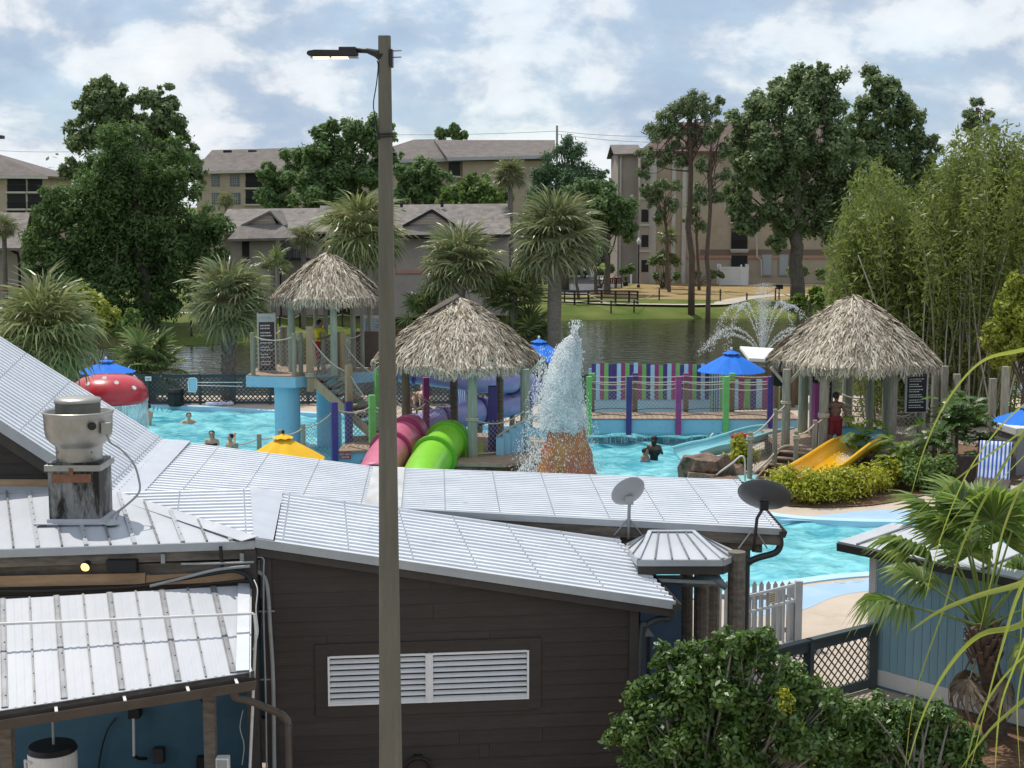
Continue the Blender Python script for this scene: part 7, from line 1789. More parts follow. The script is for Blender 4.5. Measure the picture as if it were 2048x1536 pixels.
def tree(name, label, blobs, Y, base_px, trunk_top, r0, n, size, mat, seed, nsub=7, cat='tree', group=None, aspect=.55, fr=.46, bark=None, limbs=True, hang=0.0, shell=(.5, 1.06), spread=.72, zb=None, upb=.25, dep=.8, lfrac=.5, lf0=.45, wig=.035):
    rs = np.random.RandomState(seed)
    b = at(base_px, 600, Y); b.z = zg(b.x, Y) if zb is None else zb
    t = thing(name, b, label, cat, group)
    Cn, Rr = sublobes(blobs, Y, rs, nsub=nsub, fr=fr, spread=spread, dep=dep)
    lowest = Cn[:, 2].min(); keep = Cn[:, 2] - Rr > b.z + .1; Cn, Rr = Cn[keep], Rr[keep]
    q = leaf_pts(Cn, Rr, n, size, rs, aspect, hang=hang, shell=shell, upb=upb); q[:, 2] = np.maximum(q[:, 2], b.z + .05)
    off = np.array(b); me = np_mesh('crown', q - off, 4, mat)
    obj('crown', me, t, (0, 0, 0), kind='stuff')
    tt = at(trunk_top[0], trunk_top[1], Y); mb = MB()
    limb(mb, b - V((0, 0, .3)), tt, r0 * 1.08, r0 * .55, rs, wig, 8, 10); mb.build('trunk', bark or m_bark, t, smooth=True)
    if limbs:
        order = rs.permutation(len(Cn))[:max(6, int(len(Cn) * lfrac))]
        for i in order:
            f_ = rs.uniform(lf0, 1.0); s = lerp(b, tt, f_); mb = MB()
            limb(mb, s, V(Cn[i]), r0 * .30 * (1.2 - .4 * f_), r0 * .04, rs, .10, 5, 5); mb.build('limb', bark or m_bark, t, smooth=True)
    return t
m_lf_cyp = LEAF('cypress_needles', (0.062, 0.116, 0.041), (0.161, 0.238, 0.078), .6, .34, .2, lump=.22)
m_lf_oak = LEAF('oak_leaves', (0.098, 0.153, 0.072), (0.265, 0.323, 0.144), .5, .32, .3, lump=.25)
m_lf_mid = LEAF('mid_leaves', (0.075, 0.138, 0.055), (0.214, 0.301, 0.117), .55, .34, .25, lump=.25)
m_lf_lite = LEAF('light_leaves', (0.088, 0.158, 0.038), (0.219, 0.306, 0.088), .55, .28, .25, lump=.25)
m_lf_pine = LEAF('pine_needles', (0.099, 0.153, 0.067), (0.285, 0.335, 0.169), .6, .15, .2)
m_lf_dpine = LEAF('dark_pine_needles', (0.061, 0.120, 0.061), (0.156, 0.242, 0.114), .6, .15, .2)
m_lf_bam = LEAF('bamboo_leaves', (.085, .125, .028), (.245, .285, .080), .5, .34, .3, c3=(.40, .38, .18), lump=.5)
m_lf_yel = LEAF('yellow_green_leaves', (.15, .20, .025), (.42, .44, .08), .5, .32, .3, lump=.6)
m_lf_gold = LEAF('gold_green_leaves', (.13, .17, .014), (.54, .52, .065), .45, .34, .35, c3=(.66, .62, .18))
m_lf_shrub = LEAF('glossy_shrub_leaves', (0.041, 0.088, 0.022), (0.142, 0.236, 0.049), .42, .30, .6, c3=(0.378, 0.405, 0.081), lump=1.2)
m_lf_fern = LEAF('fern_leaves', (.060, .120, .014), (.22, .30, .050), .45, .32, .3)
m_lf_phil = LEAF('philodendron_leaves', (.034, .078, .016), (.12, .20, .042), .36, .28, .5)
m_pinebark = M('pine_bark', (.10, .066, .048), (.17, .12, .09), 4, rough=.95, stretch=(3, 3, .5), bump=.7, bscale=8)
tree('cypress_tree', 'huge dark green cypress tree filling the left background', [(235, 285, 55), (200, 345, 70), (270, 350, 75), (165, 420, 75), (245, 430, 100), (325, 420, 80), (120, 480, 65), (200, 500, 100), (300, 500, 105), (385, 470, 65), (430, 455, 35), (90, 530, 45), (150, 560, 80), (250, 570, 100), (350, 545, 70), (410, 500, 45), (300, 610, 60), (270, 640, 40), (70, 500, 30), (340, 310, 45), (360, 370, 50), (110, 415, 40), (330, 600, 45)], 100, 288, (270, 330), .55, 68000, .34, m_lf_cyp, 21, nsub=18, aspect=.42, fr=.27, hang=.6, spread=1.0, lfrac=.05)
tree('oak_tree', 'dark twin-topped tree rising behind the cypress', [(212, 178, 36), (180, 215, 38), (235, 220, 42), (155, 265, 30), (195, 280, 50), (300, 205, 40), (320, 235, 45), (345, 285, 45), (270, 260, 50), (375, 330, 38), (395, 350, 22), (310, 320, 60), (150, 340, 30), (330, 190, 22)], 108, 285, (270, 320), .45, 30000, .36, m_lf_oak, 22, nsub=18, fr=.25, spread=1.0, lfrac=.06)
tree('oak_tree', 'broad dark tree crown behind the light pole', [(640, 300, 50), (700, 275, 48), (755, 275, 42), (600, 345, 50), (670, 350, 75), (555, 385, 45), (735, 345, 50), (630, 395, 60), (540, 350, 28), (700, 400, 50), (775, 310, 30), (660, 270, 30), (745, 255, 22)], 148, 650, (655, 370), .5, 36000, .46, m_lf_mid, 23, nsub=18, fr=.26, spread=1.0, lfrac=.06)
tree('oak_tree', 'round tree just right of the light pole before the hip-roofed block', [(830, 350, 36), (865, 350, 32), (805, 385, 36), (850, 390, 42), (885, 372, 26), (800, 345, 22)], 140, 838, (838, 390), .3, 9000, .44, m_lf_mid, 24, nsub=16, fr=.28, spread=.95, lfrac=.1)
tree('leafy_tree', 'light green tree above the long low house', [(925, 392, 36), (970, 380, 34), (1000, 395, 30), (895, 400, 28), (950, 400, 36), (945, 360, 14)], 136, 950, (950, 400), .25, 9000, .42, m_lf_lite, 25, nsub=16, fr=.28, spread=.95, lfrac=.1)
tree('pine_tree', 'dense dark pine mass under the distant utility pole', [(1128, 295, 24), (1108, 330, 34), (1150, 330, 36), (1085, 370, 38), (1175, 365, 38), (1130, 370, 50), (1070, 400, 34), (1120, 410, 50), (1185, 395, 38), (1205, 350, 16)], 146, 1130, (1128, 330), .4, 20000, .42, m_lf_dpine, 26, nsub=9, aspect=.26, fr=.36, hang=-.6, spread=.85)
tree('oak_tree', 'grey green tree left of the tall apartment wing', [(1180, 412, 48), (1225, 425, 46), (1210, 385, 34), (1250, 455, 30), (1145, 400, 36), (1200, 450, 40), (1255, 420, 24), (1165, 450, 30)], 138, 1215, (1212, 440), .32, 13000, .42, m_lf_mid, 27, nsub=16, fr=.28, spread=.95, lfrac=.1)
tree('leafy_tree', 'small tree top showing over the hip roof ridge', [(885, 270, 16), (905, 266, 18), (920, 274, 14)], 200, 900, (900, 290), .25, 2600, .5, m_lf_mid, 28, nsub=6, limbs=False)
tree('oak_tree', 'tall spreading oak with bare trunk behind the lake fountain', [(1600, 175, 55), (1545, 205, 55), (1655, 190, 55), (1500, 250, 45), (1560, 270, 70), (1640, 270, 75), (1490, 320, 45), (1530, 345, 60), (1610, 350, 85), (1690, 330, 65), (1700, 400, 60), (1470, 390, 35), (1505, 425, 40), (1560, 430, 50), (1640, 430, 60), (1550, 485, 22), (1490, 455, 25), (1700, 455, 35), (1640, 150, 28), (1475, 280, 25), (1590, 445, 30)], 129, 1596, (1590, 330), .62, 60000, .40, m_lf_oak, 29, nsub=20, fr=.25, spread=1.0, lfrac=.05)
tree('oak_tree', 'second oak right of the tall one, rising behind the bamboo', [(1765, 175, 42), (1795, 215, 45), (1740, 235, 50), (1830, 265, 42), (1780, 290, 65), (1855, 300, 32), (1740, 340, 60), (1820, 350, 55), (1770, 400, 60), (1730, 290, 45), (1700, 440, 40)], 138, 1712, (1750, 330), .5, 32000, .42, m_lf_oak, 30, nsub=18, fr=.26, spread=1.0, lfrac=.06)
def pine(label, trunk, blobs, Y, r0, n, seed):
    (bx_, by_), (tx_, ty_) = trunk
    return tree('pine_tree', label, blobs, Y, bx_, (tx_, ty_), r0, n, .46, m_lf_pine, seed, nsub=9, aspect=.20, fr=.34, bark=m_pinebark, shell=(.25, 1.05), spread=.85, hang=-.5, lfrac=.45, lf0=.68, wig=.012)
pine('tallest thin pine with open rounded crown before the tall apartments', ((1383, 608), (1380, 215)), [(1380, 205, 34), (1340, 225, 34), (1415, 225, 28), (1310, 265, 28), (1355, 265, 34), (1400, 270, 32), (1296, 310, 24), (1330, 310, 26), (1437, 205, 14), (1290, 345, 16), (1425, 262, 22), (1365, 320, 18)], 123, .27, 11000, 41)
pine('second thin pine with sparse tufts right of the tallest pine', ((1416, 610), (1422, 300)), [(1425, 270, 22), (1450, 300, 20), (1405, 330, 18), (1445, 345, 20), (1432, 390, 20), (1400, 400, 16), (1440, 255, 16)], 121, .20, 4200, 42)
pine('slim young pine with thin crown left of the tallest pine', ((1338, 575), (1330, 400)), [(1325, 380, 24), (1305, 400, 18), (1345, 410, 20), (1320, 430, 18), (1290, 380, 14), (1350, 370, 16)], 142, .18, 3600, 43)
pine('slim bare pine trunk standing between the two tall pines', ((1398, 580), (1392, 420)), [(1390, 410, 20), (1380, 440, 16), (1404, 450, 16), (1396, 380, 16)], 145, .16, 2200, 44)
pine('distant pine tip rising above the bamboo at the right', ((1955, 560), (1955, 215)), [(1955, 205, 16), (1935, 235, 18), (1975, 232, 16), (1950, 262, 26), (1985, 262, 16)], 135, .3, 4200, 45)
tree('young_tree', 'small leaning tree by the parking lot near the bench', [(1150, 505, 14), (1160, 515, 12)], 131, 1158, (1150, 520), .14, 700, .35, m_lf_mid, 46, nsub=4, limbs=False)
tree('young_tree', 'small tree with thick stem in front of the parked cars', [(1190, 505, 14), (1182, 512, 12)], 138, 1192, (1190, 515), .2, 700, .35, m_lf_mid, 47, nsub=4, limbs=False)
def bush(name, label, blobs, Y, n, size, mat, seed, nsub=6, cat='shrub', aspect=.55, z=None, fr=.5, group=None, upb=.6):
    rs = np.random.RandomState(seed); c = at(blobs[0][0], blobs[0][1], Y); b = V((c.x, Y, zg(c.x, Y) if z is None else z))
    t = thing(name, b, label, cat, group); Cn, Rr = sublobes(blobs, Y, rs, nsub=nsub, fr=fr)
    q = leaf_pts(Cn, Rr, n, size, rs, aspect, upb=upb); q[:, 2] = np.maximum(q[:, 2], b.z + .03)
    obj('foliage', np_mesh('foliage', q - np.array(b), 4, mat), t, kind='stuff'); mb = MB()
    for i in range(min(14, len(Cn))):
        limb(mb, b + V((rs.uniform(-.2, .2), rs.uniform(-.2, .2), 0)), V(Cn[i]), .035, .012, rs, .12, 4, 5)
    mb.build('stems', m_bark, t, smooth=True, kind='stuff'); return t
for i, (bl, Y, lab, mt) in enumerate((([(1200, 543, 9), (1222, 540, 10), (1245, 541, 9), (1260, 538, 9)], 149, 'clipped green hedge between parked cars and cabinets', m_lf_mid), ([(1330, 552, 10), (1355, 553, 9), (1312, 553, 8)], 150, 'low green shrubs under the palms by the apartment wall', m_lf_mid), ([(1395, 550, 9), (1425, 548, 8), (1440, 550, 8)], 153, 'dark low shrubs behind the white enclosure', m_lf_oak), ([(1585, 548, 12), (1605, 545, 14), (1640, 546, 14)], 150, 'rounded dark shrubs right of the oak trunk', m_lf_oak), ([(1325, 515, 22), (1345, 520, 14), (1305, 520, 12)], 148, 'broad flat-topped small tree by the stair bay', m_lf_oak), ([(1600, 600, 18), (1630, 590, 22), (1655, 600, 26), (1580, 612, 12)], 98, 'bright green bush at the lake edge right of the fountain', m_lf_fern))):
    bush('shrub', lab, bl, Y, 1800, .34, mt, 60 + i, z=-.6 if Y == 98 else None)
bush('topiary_ball', 'round leafy ball on the potted topiary stem', [(1251, 554, 7)], gp2(1251, 572).y, 500, .18, m_lf_oak, 70, nsub=4)
rs = np.random.RandomState(77); Cn, Rr = [], []
for px in range(-500, 2600, 26):
    h_ = 6.5 + 3.5 * rs.uniform() + 2.0 * sin(px * .011); p = at(px, 400, 235 + rs.uniform(-15, 25)); r_ = rs.uniform(2.4, 4.2)
    for z_ in np.arange(1.5, h_, 2.4): Cn.append((p.x + rs.uniform(-2, 2), p.y + rs.uniform(-3, 3), z_)); Rr.append(r_)
q = leaf_pts(Cn, Rr, 30000, 1.0, rs, .6); tag(obj('distant_woods', np_mesh('distant_woods', q, 4, m_lf_mid)), 'dark belt of distant trees closing the horizon behind the apartments', 'woods', kind='stuff')
m_palm = LEAF('palm_fronds', (0.119, 0.152, 0.065), (0.385, 0.375, 0.191), .38, .26, .5, c3=(0.624, 0.495, 0.363))
m_palm2 = LEAF('palmetto_fronds', (0.082, 0.127, 0.042), (0.270, 0.305, 0.115), .4, .26, .45, c3=(0.425, 0.356, 0.196))
m_palmlite = LEAF('pale_palm_fronds', (0.126, 0.162, 0.061), (0.425, 0.415, 0.194), .38, .30, .5, c3=(0.629, 0.505, 0.337))  # slightly paler version of the palm_fronds colours
m_frontpalm = LEAF('fan_palm_fronds', (0.091, 0.163, 0.033), (0.286, 0.364, 0.098), .32, .38, .5, c3=(0.546, 0.546, 0.234))
m_ptrunk = M('palm_trunk', (.13, .115, .095), (.22, .195, .165), 5, rough=.95, bump=.6, bscale=8, stretch=(1, 1, 3))
def fan_leaf(mat, pet=.9, blade=1.0, nseg=26, droop=.35, spread=R(150), fold=.25, segw=.055, seed=0, split=.45, tipdroop=.5):
    """one fan-shaped frond: petiole along +X then radiating strap segments"""
    rnd = random.Random(seed); mb = MB()
    mb.tube([(0, 0, 0), (pet * .5, 0, .03), (pet, 0, 0)], [.028, .020, .013], 5, caps=False)
    for i in range(nseg):
        a = -spread + 2 * spread * (i + .5) / nseg + rnd.uniform(-.03, .03); L = blade * (1.0 - .28 * (abs(a) / spread) ** 2) * rnd.uniform(.88, 1.08)
        ca, sa = cos(a), sin(a); up_ = fold * abs(sa)
        d = V((ca, sa, 0)); sd = V((-sa, ca, 0)); base = V((pet, 0, 0)); pts = []
        tb = tipdroop * rnd.uniform(.6, 1.4)
        for k_, f_ in enumerate((0, .35, .62, .82, 1.0)):
            z = up_ * L * f_ * .5 - droop * L * f_ ** 2.2 * .6 - (tb * L * max(0, f_ - .62) ** 1.4 * 1.6)
            r_ = L * (f_ - .22 * tb * max(0, f_ - .62))
            pts.append(base + d * r_ + V((0, 0, z)))
        w = [segw * .25, segw * 1.0, segw * .95, segw * .6, .004]; i0 = len(mb.v)
        for p, ww in zip(pts, w):
            tw_ = V((0, 0, .4 * ww * (1 if i % 2 else -1))); mb.v.append(p - sd * ww / 2 - tw_); mb.v.append(p + sd * ww / 2 + tw_)
        for k_ in range(4): mb.f.append((i0 + 2 * k_, i0 + 2 * k_ + 1, i0 + 2 * k_ + 3, i0 + 2 * k_ + 2)); mb.m.append(0)
    return mb.data('frond', mat)
def orient(el, az, roll=0.0):
    return (Matrix.Rotation(az, 4, 'Z') @ Matrix.Rotation(-el, 4, 'Y') @ Matrix.Rotation(roll, 4, 'X')).to_euler()
FR_A = [fan_leaf(m_palm, .75, 1.05, 26, .26, R(145), .3, .052, s, tipdroop=.40) for s in range(3)]
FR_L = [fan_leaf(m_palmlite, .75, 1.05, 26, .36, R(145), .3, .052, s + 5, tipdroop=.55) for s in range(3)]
FR_P = [fan_leaf(m_palm2, .55, .85, 20, .2, R(125), .25, .060, s + 9, tipdroop=.25) for s in range(3)]
FR_D = [fan_leaf(M('dead_frond', (.17, .13, .085), (.26, .21, .15), 5, rough=.9), .7, .8, 12, .7, R(70), .1, .05, s + 20) for s in range(2)]
def palm(label, px, py, rpx, Y, fr, n=42, seed=0, trunk_r=.17, base_z=None, boots=False, el=(74, -52), dead=5, name='sabal_palm', group='palms'):
    rnd = random.Random(seed); c = at(px, py, Y); b = V((c.x, Y, zg(c.x, Y) if base_z is None else base_z)); s = rpx / F * Y / 1.68
    t = thing(name, b, label, 'palm tree', None)
    rs = np.random.RandomState(seed); mb=MB(); hub = c - V((0, 0, .15 * s))
    lean = V((rnd.uniform(-.25, .25), 0, 0)); k = 14; pts, rr = [], []
    for i in range(k + 1):
        f_ = i / k; pts.append(lerp(b - V((0, 0, .2)) + lean, hub, f_) ); rr.append(trunk_r * (1.15 - .2 * f_ + .03 * sin(i * 2.4)))
    mb.tube(pts, rr, 12); mb.build('trunk', m_ptrunk, t, smooth=True)
    if boots:
        mb=MB(); h_ = hub.z - b.z
        for i in range(int(h_ / .045)):
            z = b.z + .045 * i; a = i * 2.4; f_ = (z - b.z) / h_; o = V((cos(a), sin(a), 0)); r_ = trunk_r * 1.02
            p = lerp(b + lean, hub, f_); p.z = z; sd = V((-o.y, o.x, 0))
            mb.mesh([p + o * r_ - sd * .09, p + o * r_ + sd * .09, p + o * (r_ + .09) + V((0, 0, .22)) + sd * .04, p + o * (r_ + .09) + V((0, 0, .22)) - sd * .04, p + o * r_ + V((0, 0, .24))], [(0, 1, 2, 3), (0, 3, 4), (1, 4, 2), (3, 2, 4)])
        mb.build('boots', M('leaf_boots', (.16, .145, .125), (.30, .275, .24), 6, rough=.95), t, kind='stuff')
    for i in range(n):
        f_ = (i + .5) / n; e = R(el[0] + (el[1] - el[0]) * f_ ** .85 + rnd.uniform(-9, 9)); az = i * 2.39996 + rnd.uniform(-.2, .2)
        o = obj('frond', fr[i % len(fr)], t, hub - b + V((0, 0, rnd.uniform(-.15, .1) * s)), orient(e, az, rnd.uniform(-.5, .5)), s * rnd.uniform(.85, 1.12))
    for i in range(dead):
        obj('dead_frond', FR_D[i % 2], t, hub - b - V((0, 0, .15)), orient(R(rnd.uniform(-75, -50)), i * 2.4, 0), s * rnd.uniform(.6, .8))
    return t
palm('sabal palm with boot-patterned trunk standing left of the slide tower', 460, 590, 98, 63.2, FR_A, 59, 1, .27, 0, True)
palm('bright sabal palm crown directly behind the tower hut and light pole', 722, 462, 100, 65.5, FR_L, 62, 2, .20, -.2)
palm('sabal palm above the peak of the central hut', 922, 515, 92, 65.0, FR_A, 57, 3, .2, -.1)
palm('tallest sabal palm with smooth trunk right of the central hut', 1112, 462, 108, 64.6, FR_A, 65, 4, .29, 0, dead=9)
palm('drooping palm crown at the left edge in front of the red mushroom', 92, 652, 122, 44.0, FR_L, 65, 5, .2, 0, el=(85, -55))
palm('tall slim fan palm beside the dark pine mass', 1020, 345, 40, 116, FR_A, 44, 6, .2, None, name='fan_palm', dead=8)
palm('small palm against the low house left of the pole', 607, 470, 36, 106, FR_A, 33, 7, .16, None)
palm('small palm by the left outbuilding wall', 8, 450, 32, 101, FR_A, 31, 8, .16, None)
palm('short palm under the thin pines near the stair bay', 1335, 470, 26, 148, FR_A, 28, 9, .18, None)
palm('small palm below the paned windows right of the cypress', 452, 398, 22, 150, FR_A, 26, 10, .15, None)
palm('low palm behind the palm left of the tower', 650, 540, 45, 100, FR_A, 31, 11, .15, None)
def palmetto(label, px, py, rpx, Y, n, seed, z=0.0, fr=None):
    rnd = random.Random(seed); c = at(px, py, Y); b = V((c.x, Y, z)); t = thing('palmetto_bush', b, label, 'palm bush'); s = rpx / F * Y / 1.35
    mb=MB(); mb.lathe(b, [(.25, 0), (.2, .3), (.1, max(.35, c.z - z - .3 * s))], 8, caps=True); mb.build('stump', m_ptrunk, t)
    for i in range(n):
        e = R(rnd.uniform(-20, 85)); az = i * 2.39996; o = V((rnd.uniform(-.35, .35) * s, rnd.uniform(-.3, .3), max(.15, (c.z - z) - .3 * s + rnd.uniform(-.5, .3) * s)))
        obj('frond', (fr or FR_P)[i % 3], t, o, orient(e, az, rnd.uniform(-.6, .6)), s * rnd.uniform(.75, 1.1))
palmetto('wide palmetto clump behind the lattice fence above the litter bin', 300, 705, 78, 62.8, 40, 1)
palmetto('palmetto clump between the tower hut and the central hut', 852, 605, 58, 65.2, 34, 2, -.1)
palmetto('tall dark palmetto mass left of the tallest sabal trunk', 1030, 570, 75, 65.8, 40, 3, -.2, FR_P)
palmetto('lower part of the palmetto mass right behind the central hut', 1060, 655, 70, 65.4, 36, 4, -.1)
palmetto('small palmetto clump left of the tower sabal palm', 545, 520, 40, 66.2, 18, 5, -.3)
bush('leafy_bush', 'yellow-green leafy bush behind the drooping left palm', [(185, 600, 40), (215, 640, 35), (150, 620, 30)], 64.5, 5000, .2, m_lf_yel, 81, z=-.1)
bush('leafy_bush', 'olive bush at the foot of the cypress by the palmetto clump', [(240, 660, 30), (262, 640, 22)], 64.8, 2400, .2, m_lf_lite, 82, z=-.1)
rs = np.random.RandomState(91); bb = V((at(1880, 780, 58).x, 58, 0))
gv = thing('bamboo_grove', bb, 'tall dense bamboo grove with pale canes behind the right hut', 'bamboo')
m_cane = M('bamboo_cane', (.16, .16, .09), (.30, .28, .19), 3, rough=.6, stretch=(1, 1, .3), objrnd=.25)
L_, T_ = [], []
top_line = lambda px: np.interp(px, [1640, 1680, 1730, 1780, 1830, 1880, 1930, 1990, 2050, 2120], [520, 430, 290, 330, 380, 300, 235, 235, 260, 280])
for i in range(150):
    pxt = rs.uniform(1655, 2110); pxb = 1880 + (pxt - 1880) * .55 + rs.normal() * 22; Y0 = rs.uniform(55.0, 61); Y1 = Y0 + rs.normal() * 1.2
    b0 = at(pxb, 800, Y0); b0.z = 0; t1 = at(pxt, float(top_line(pxt)) + abs(rs.normal()) * 70 + 8, Y1); md = lerp(b0, t1, .55) + V((-(t1.x - b0.x) * .14, 0, .3))
    pts = spline([b0, md, t1], 5); mb=MB(); mb.tube(pts, [lerp(.042, .010, k_ / (len(pts) - 1)) for k_ in range(len(pts))], 5); mb.build('cane', m_cane, gv, smooth=True)
    for _ in range(560):
        f_ = rs.beta(1.7, 1.25); k_ = f_ * (len(pts) - 1); q0 = pts[int(k_)]; q1 = pts[min(int(k_) + 1, len(pts) - 1)]; p = lerp(q0, q1, k_ - int(k_)); w_ = .15 + .75 * (1 - f_) ** .6 * min(1, f_ * 2.5)
        d = rs.normal(size=3); L_.append((p.x + d[0] * w_ * .62, p.y + d[1] * w_ * .62, p.z + d[2] * .35 - .1))
L_ = np.array(L_); n = len(L_); L_ = L_[(L_[:, 2] > .4)]; n = len(L_)
d = rs.normal(size=(n, 3)); d[:, 2] -= .55; d /= np.linalg.norm(d, axis=1)[:, None]; sdv = np.cross(d, rs.normal(size=(n, 3))); sdv /= np.linalg.norm(sdv, axis=1)[:, None]
s = rs.uniform(.16, .36, n)[:, None]; q = np.stack([L_, L_ + d * s * .4 + sdv * s * .13, L_ + d * s, L_ + d * s * .4 - sdv * s * .13], 1).reshape(-1, 3)
obj('bamboo_foliage', np_mesh('bamboo_foliage', q - np.array(bb), 4, m_lf_bam), gv, kind='stuff')
for i in range(26):
    px = rs.uniform(1840, 2010); Y0 = rs.uniform(54.2, 55.6); b0 = at(px, 800, Y0); b0.z = 0; t1 = at(px + rs.normal() * 45 + (px - 1880) * .35, rs.uniform(430, 640), Y0 + .5)
    mb=MB(); mb.tube(spline([b0, lerp(b0, t1, .5) + V((rs.normal() * .15, 0, 0)), t1], 4), [.034] * 5 + [.026] * 3 + [.012], 5); mb.build('dead_cane', M('dead_cane', (.34, .31, .26), (.46, .43, .37), 3, rough=.8, objrnd=.2), gv, smooth=True)
tree('leafy_tree', 'yellow-green small-leaved tree at the right edge above the fence posts', [(2015, 610, 40), (2045, 640, 50), (1990, 665, 32), (2035, 690, 45), (2060, 580, 40), (2000, 715, 28), (2030, 560, 24)], 52, 2060, (2050, 700), .12, 17000, .17, m_lf_yel, 51, nsub=9, zb=0, fr=.42, lfrac=.3)
fp_ = thing('weathered_post_fence', (at(1940, 830, 49).x, 49, 0), 'row of weathered grey fence posts and netting below the bamboo', 'fence'); pv = None
for px, y0, Y in ((1872, 732, 49.5), (1890, 732, 49.2), (1914, 748, 49.0), (1986, 757, 48.6), (2012, 733, 48.0)):
    p = at(px, y0, Y); spost(fp_, (p.x, Y), 0, p.z, .20, m_post, rz=.1)
    if pv is not None: rope(fp_, V((pv.x, pv.y, 1.5)), V((p.x, Y, 1.5)), .2); net(fp_, V((pv.x, pv.y, .3)), V((p.x, Y, .3)), V((pv.x, pv.y, 1.4)), V((p.x, Y, 1.4)), .14, .014)
    pv = p
rs = np.random.RandomState(101)
hl = spline([on(1560, 1006), on(1620, 1012), on(1690, 1008), on(1750, 995), on(1800, 975), on(1835, 955)], 5)
hb_ = thing('golden_hedge', hl[8], 'low golden green hedge curving in front of the yellow slide', 'hedge'); Cn, Rr = [], []
for i, p in enumerate(hl):
    for _ in range(9): z = rs.uniform(.2, .82) * (1 - .2 * i / len(hl)); Cn.append((p.x + rs.uniform(-.25, .25), p.y + rs.uniform(-.1, .75), z)); Rr.append(rs.uniform(.18, .30))
q = leaf_pts(Cn, Rr, 17000, .10, rs, .55, upb=.5); q[:, 2] = np.maximum(q[:, 2], .04); obj('foliage', np_mesh('foliage', q - np.array(hl[8]), 4, m_lf_gold), hb_, kind='stuff')
mb = MB()
for i in range(0, len(Cn), 6): limb(mb, V((Cn[i][0], Cn[i][1], 0)), V(Cn[i]), .02, .008, rs, .1, 3, 4)
mb.build('stems', m_bark, hb_, kind='stuff')
bush('golden_bush', 'golden green bush between the turquoise slide and the netted steps', [(1478, 905, 28), (1500, 912, 22), (1460, 920, 18), (1485, 930, 18)], 45.6, 3600, .11, m_lf_gold, 83, nsub=8, z=0)
def spray_plant(name, label, px, py, rpx, Y, n, mat, seed, z=0.0, cat='plant', w=.06, nl=13, lob=False):
    """rosettes of long arching feathered leaves"""
    rs_ = np.random.RandomState(seed); c = at(px, py, Y); b = V((c.x, Y, z)); t = thing(name, b, label, cat); R_ = rpx / F * Y
    mb=MB(); mb.tube([b, lerp(b, c, .6), c - V((0, 0, R_ * .2))], [.07, .05, .03], 6); mb.build('stem', m_bark, t)
    for i in range(n):
        az = i * 2.4 + rs_.uniform(-.2, .2); el_ = rs_.uniform(.1, 1.25); o = c + V((rs_.uniform(-.5, .5) * R_, rs_.uniform(-.4, .4) * R_, rs_.uniform(-.5, .5) * R_)); L = R_ * rs_.uniform(.55, .95)
        d = V((cos(az) * cos(el_), sin(az) * cos(el_), sin(el_))); mb=MB(); sd0 = V((-sin(az), cos(az), 0))
        pts = [o + d * (L * f_) - V((0, 0, L * .55 * f_ * f_)) for f_ in [k_ / 5 for k_ in range(6)]]; mb.ribbon(pts, .02, sd0)
        for k_ in range(nl):
            f_ = .15 + .85 * k_ / nl; j = f_ * 5; p = lerp(pts[int(j)], pts[min(int(j) + 1, 5)], j - int(j)); ax = (pts[min(int(j) + 1, 5)] - pts[int(j)]).normalized()
            for s_ in (-1, 1):
                ll = L * (.42 if not lob else .36) * sin(math.pi * (.12 + .80 * f_)); tip = p + (sd0 * s_ * .85 + ax * .55).normalized() * ll - V((0, 0, ll * .30)); sdx = ax * (w * .5)
                mb.poly([p - sdx * .4, lerp(p, tip, .45) - sdx, tip, lerp(p, tip, .45) + sdx])
        mb.build('leaf', mat, t)
spray_plant('fern_plant', 'bright arching fern just right of the yellow slide top', 1735, 880, 58, 44.6, 34, m_lf_fern, 1, 0, w=.05)
spray_plant('fern_plant', 'bright fern rosette below the hut posts above the hedge', 1790, 900, 48, 43.4, 30, m_lf_fern, 2, 0, w=.05)
spray_plant('fern_plant', 'fern hanging over the slide edge near the hedge', 1762, 930, 34, 42.6, 20, m_lf_fern, 3, 0, w=.045)
spray_plant('philodendron', 'large glossy philodendron right of the right hut', 1915, 830, 70, 45.0, 60, m_lf_phil, 4, 0, w=.10, nl=8, lob=True)
spray_plant('philodendron', 'lower glossy philodendron between the hut and the fence posts', 1868, 880, 60, 44.0, 48, m_lf_phil, 5, 0, w=.10, nl=8, lob=True)
spray_plant('philodendron', 'right-hand philodendron below the weathered posts', 1960, 860, 56, 45.5, 44, m_lf_phil, 6, 0, w=.10, nl=8, lob=True)
bush('leafy_bush', 'dark leafy shrub at the right end of the golden hedge', [(1838, 945, 36), (1870, 960, 30), (1815, 930, 26), (1890, 930, 28)], 42.8, 5200, .12, m_lf_lite, 84, nsub=8, z=0)
bush('leafy_bush', 'shaded shrub under the philodendron by the wicker lounger', [(1905, 940, 32), (1935, 930, 28)], 44.2, 2600, .13, m_lf_oak, 85, nsub=7, z=0)
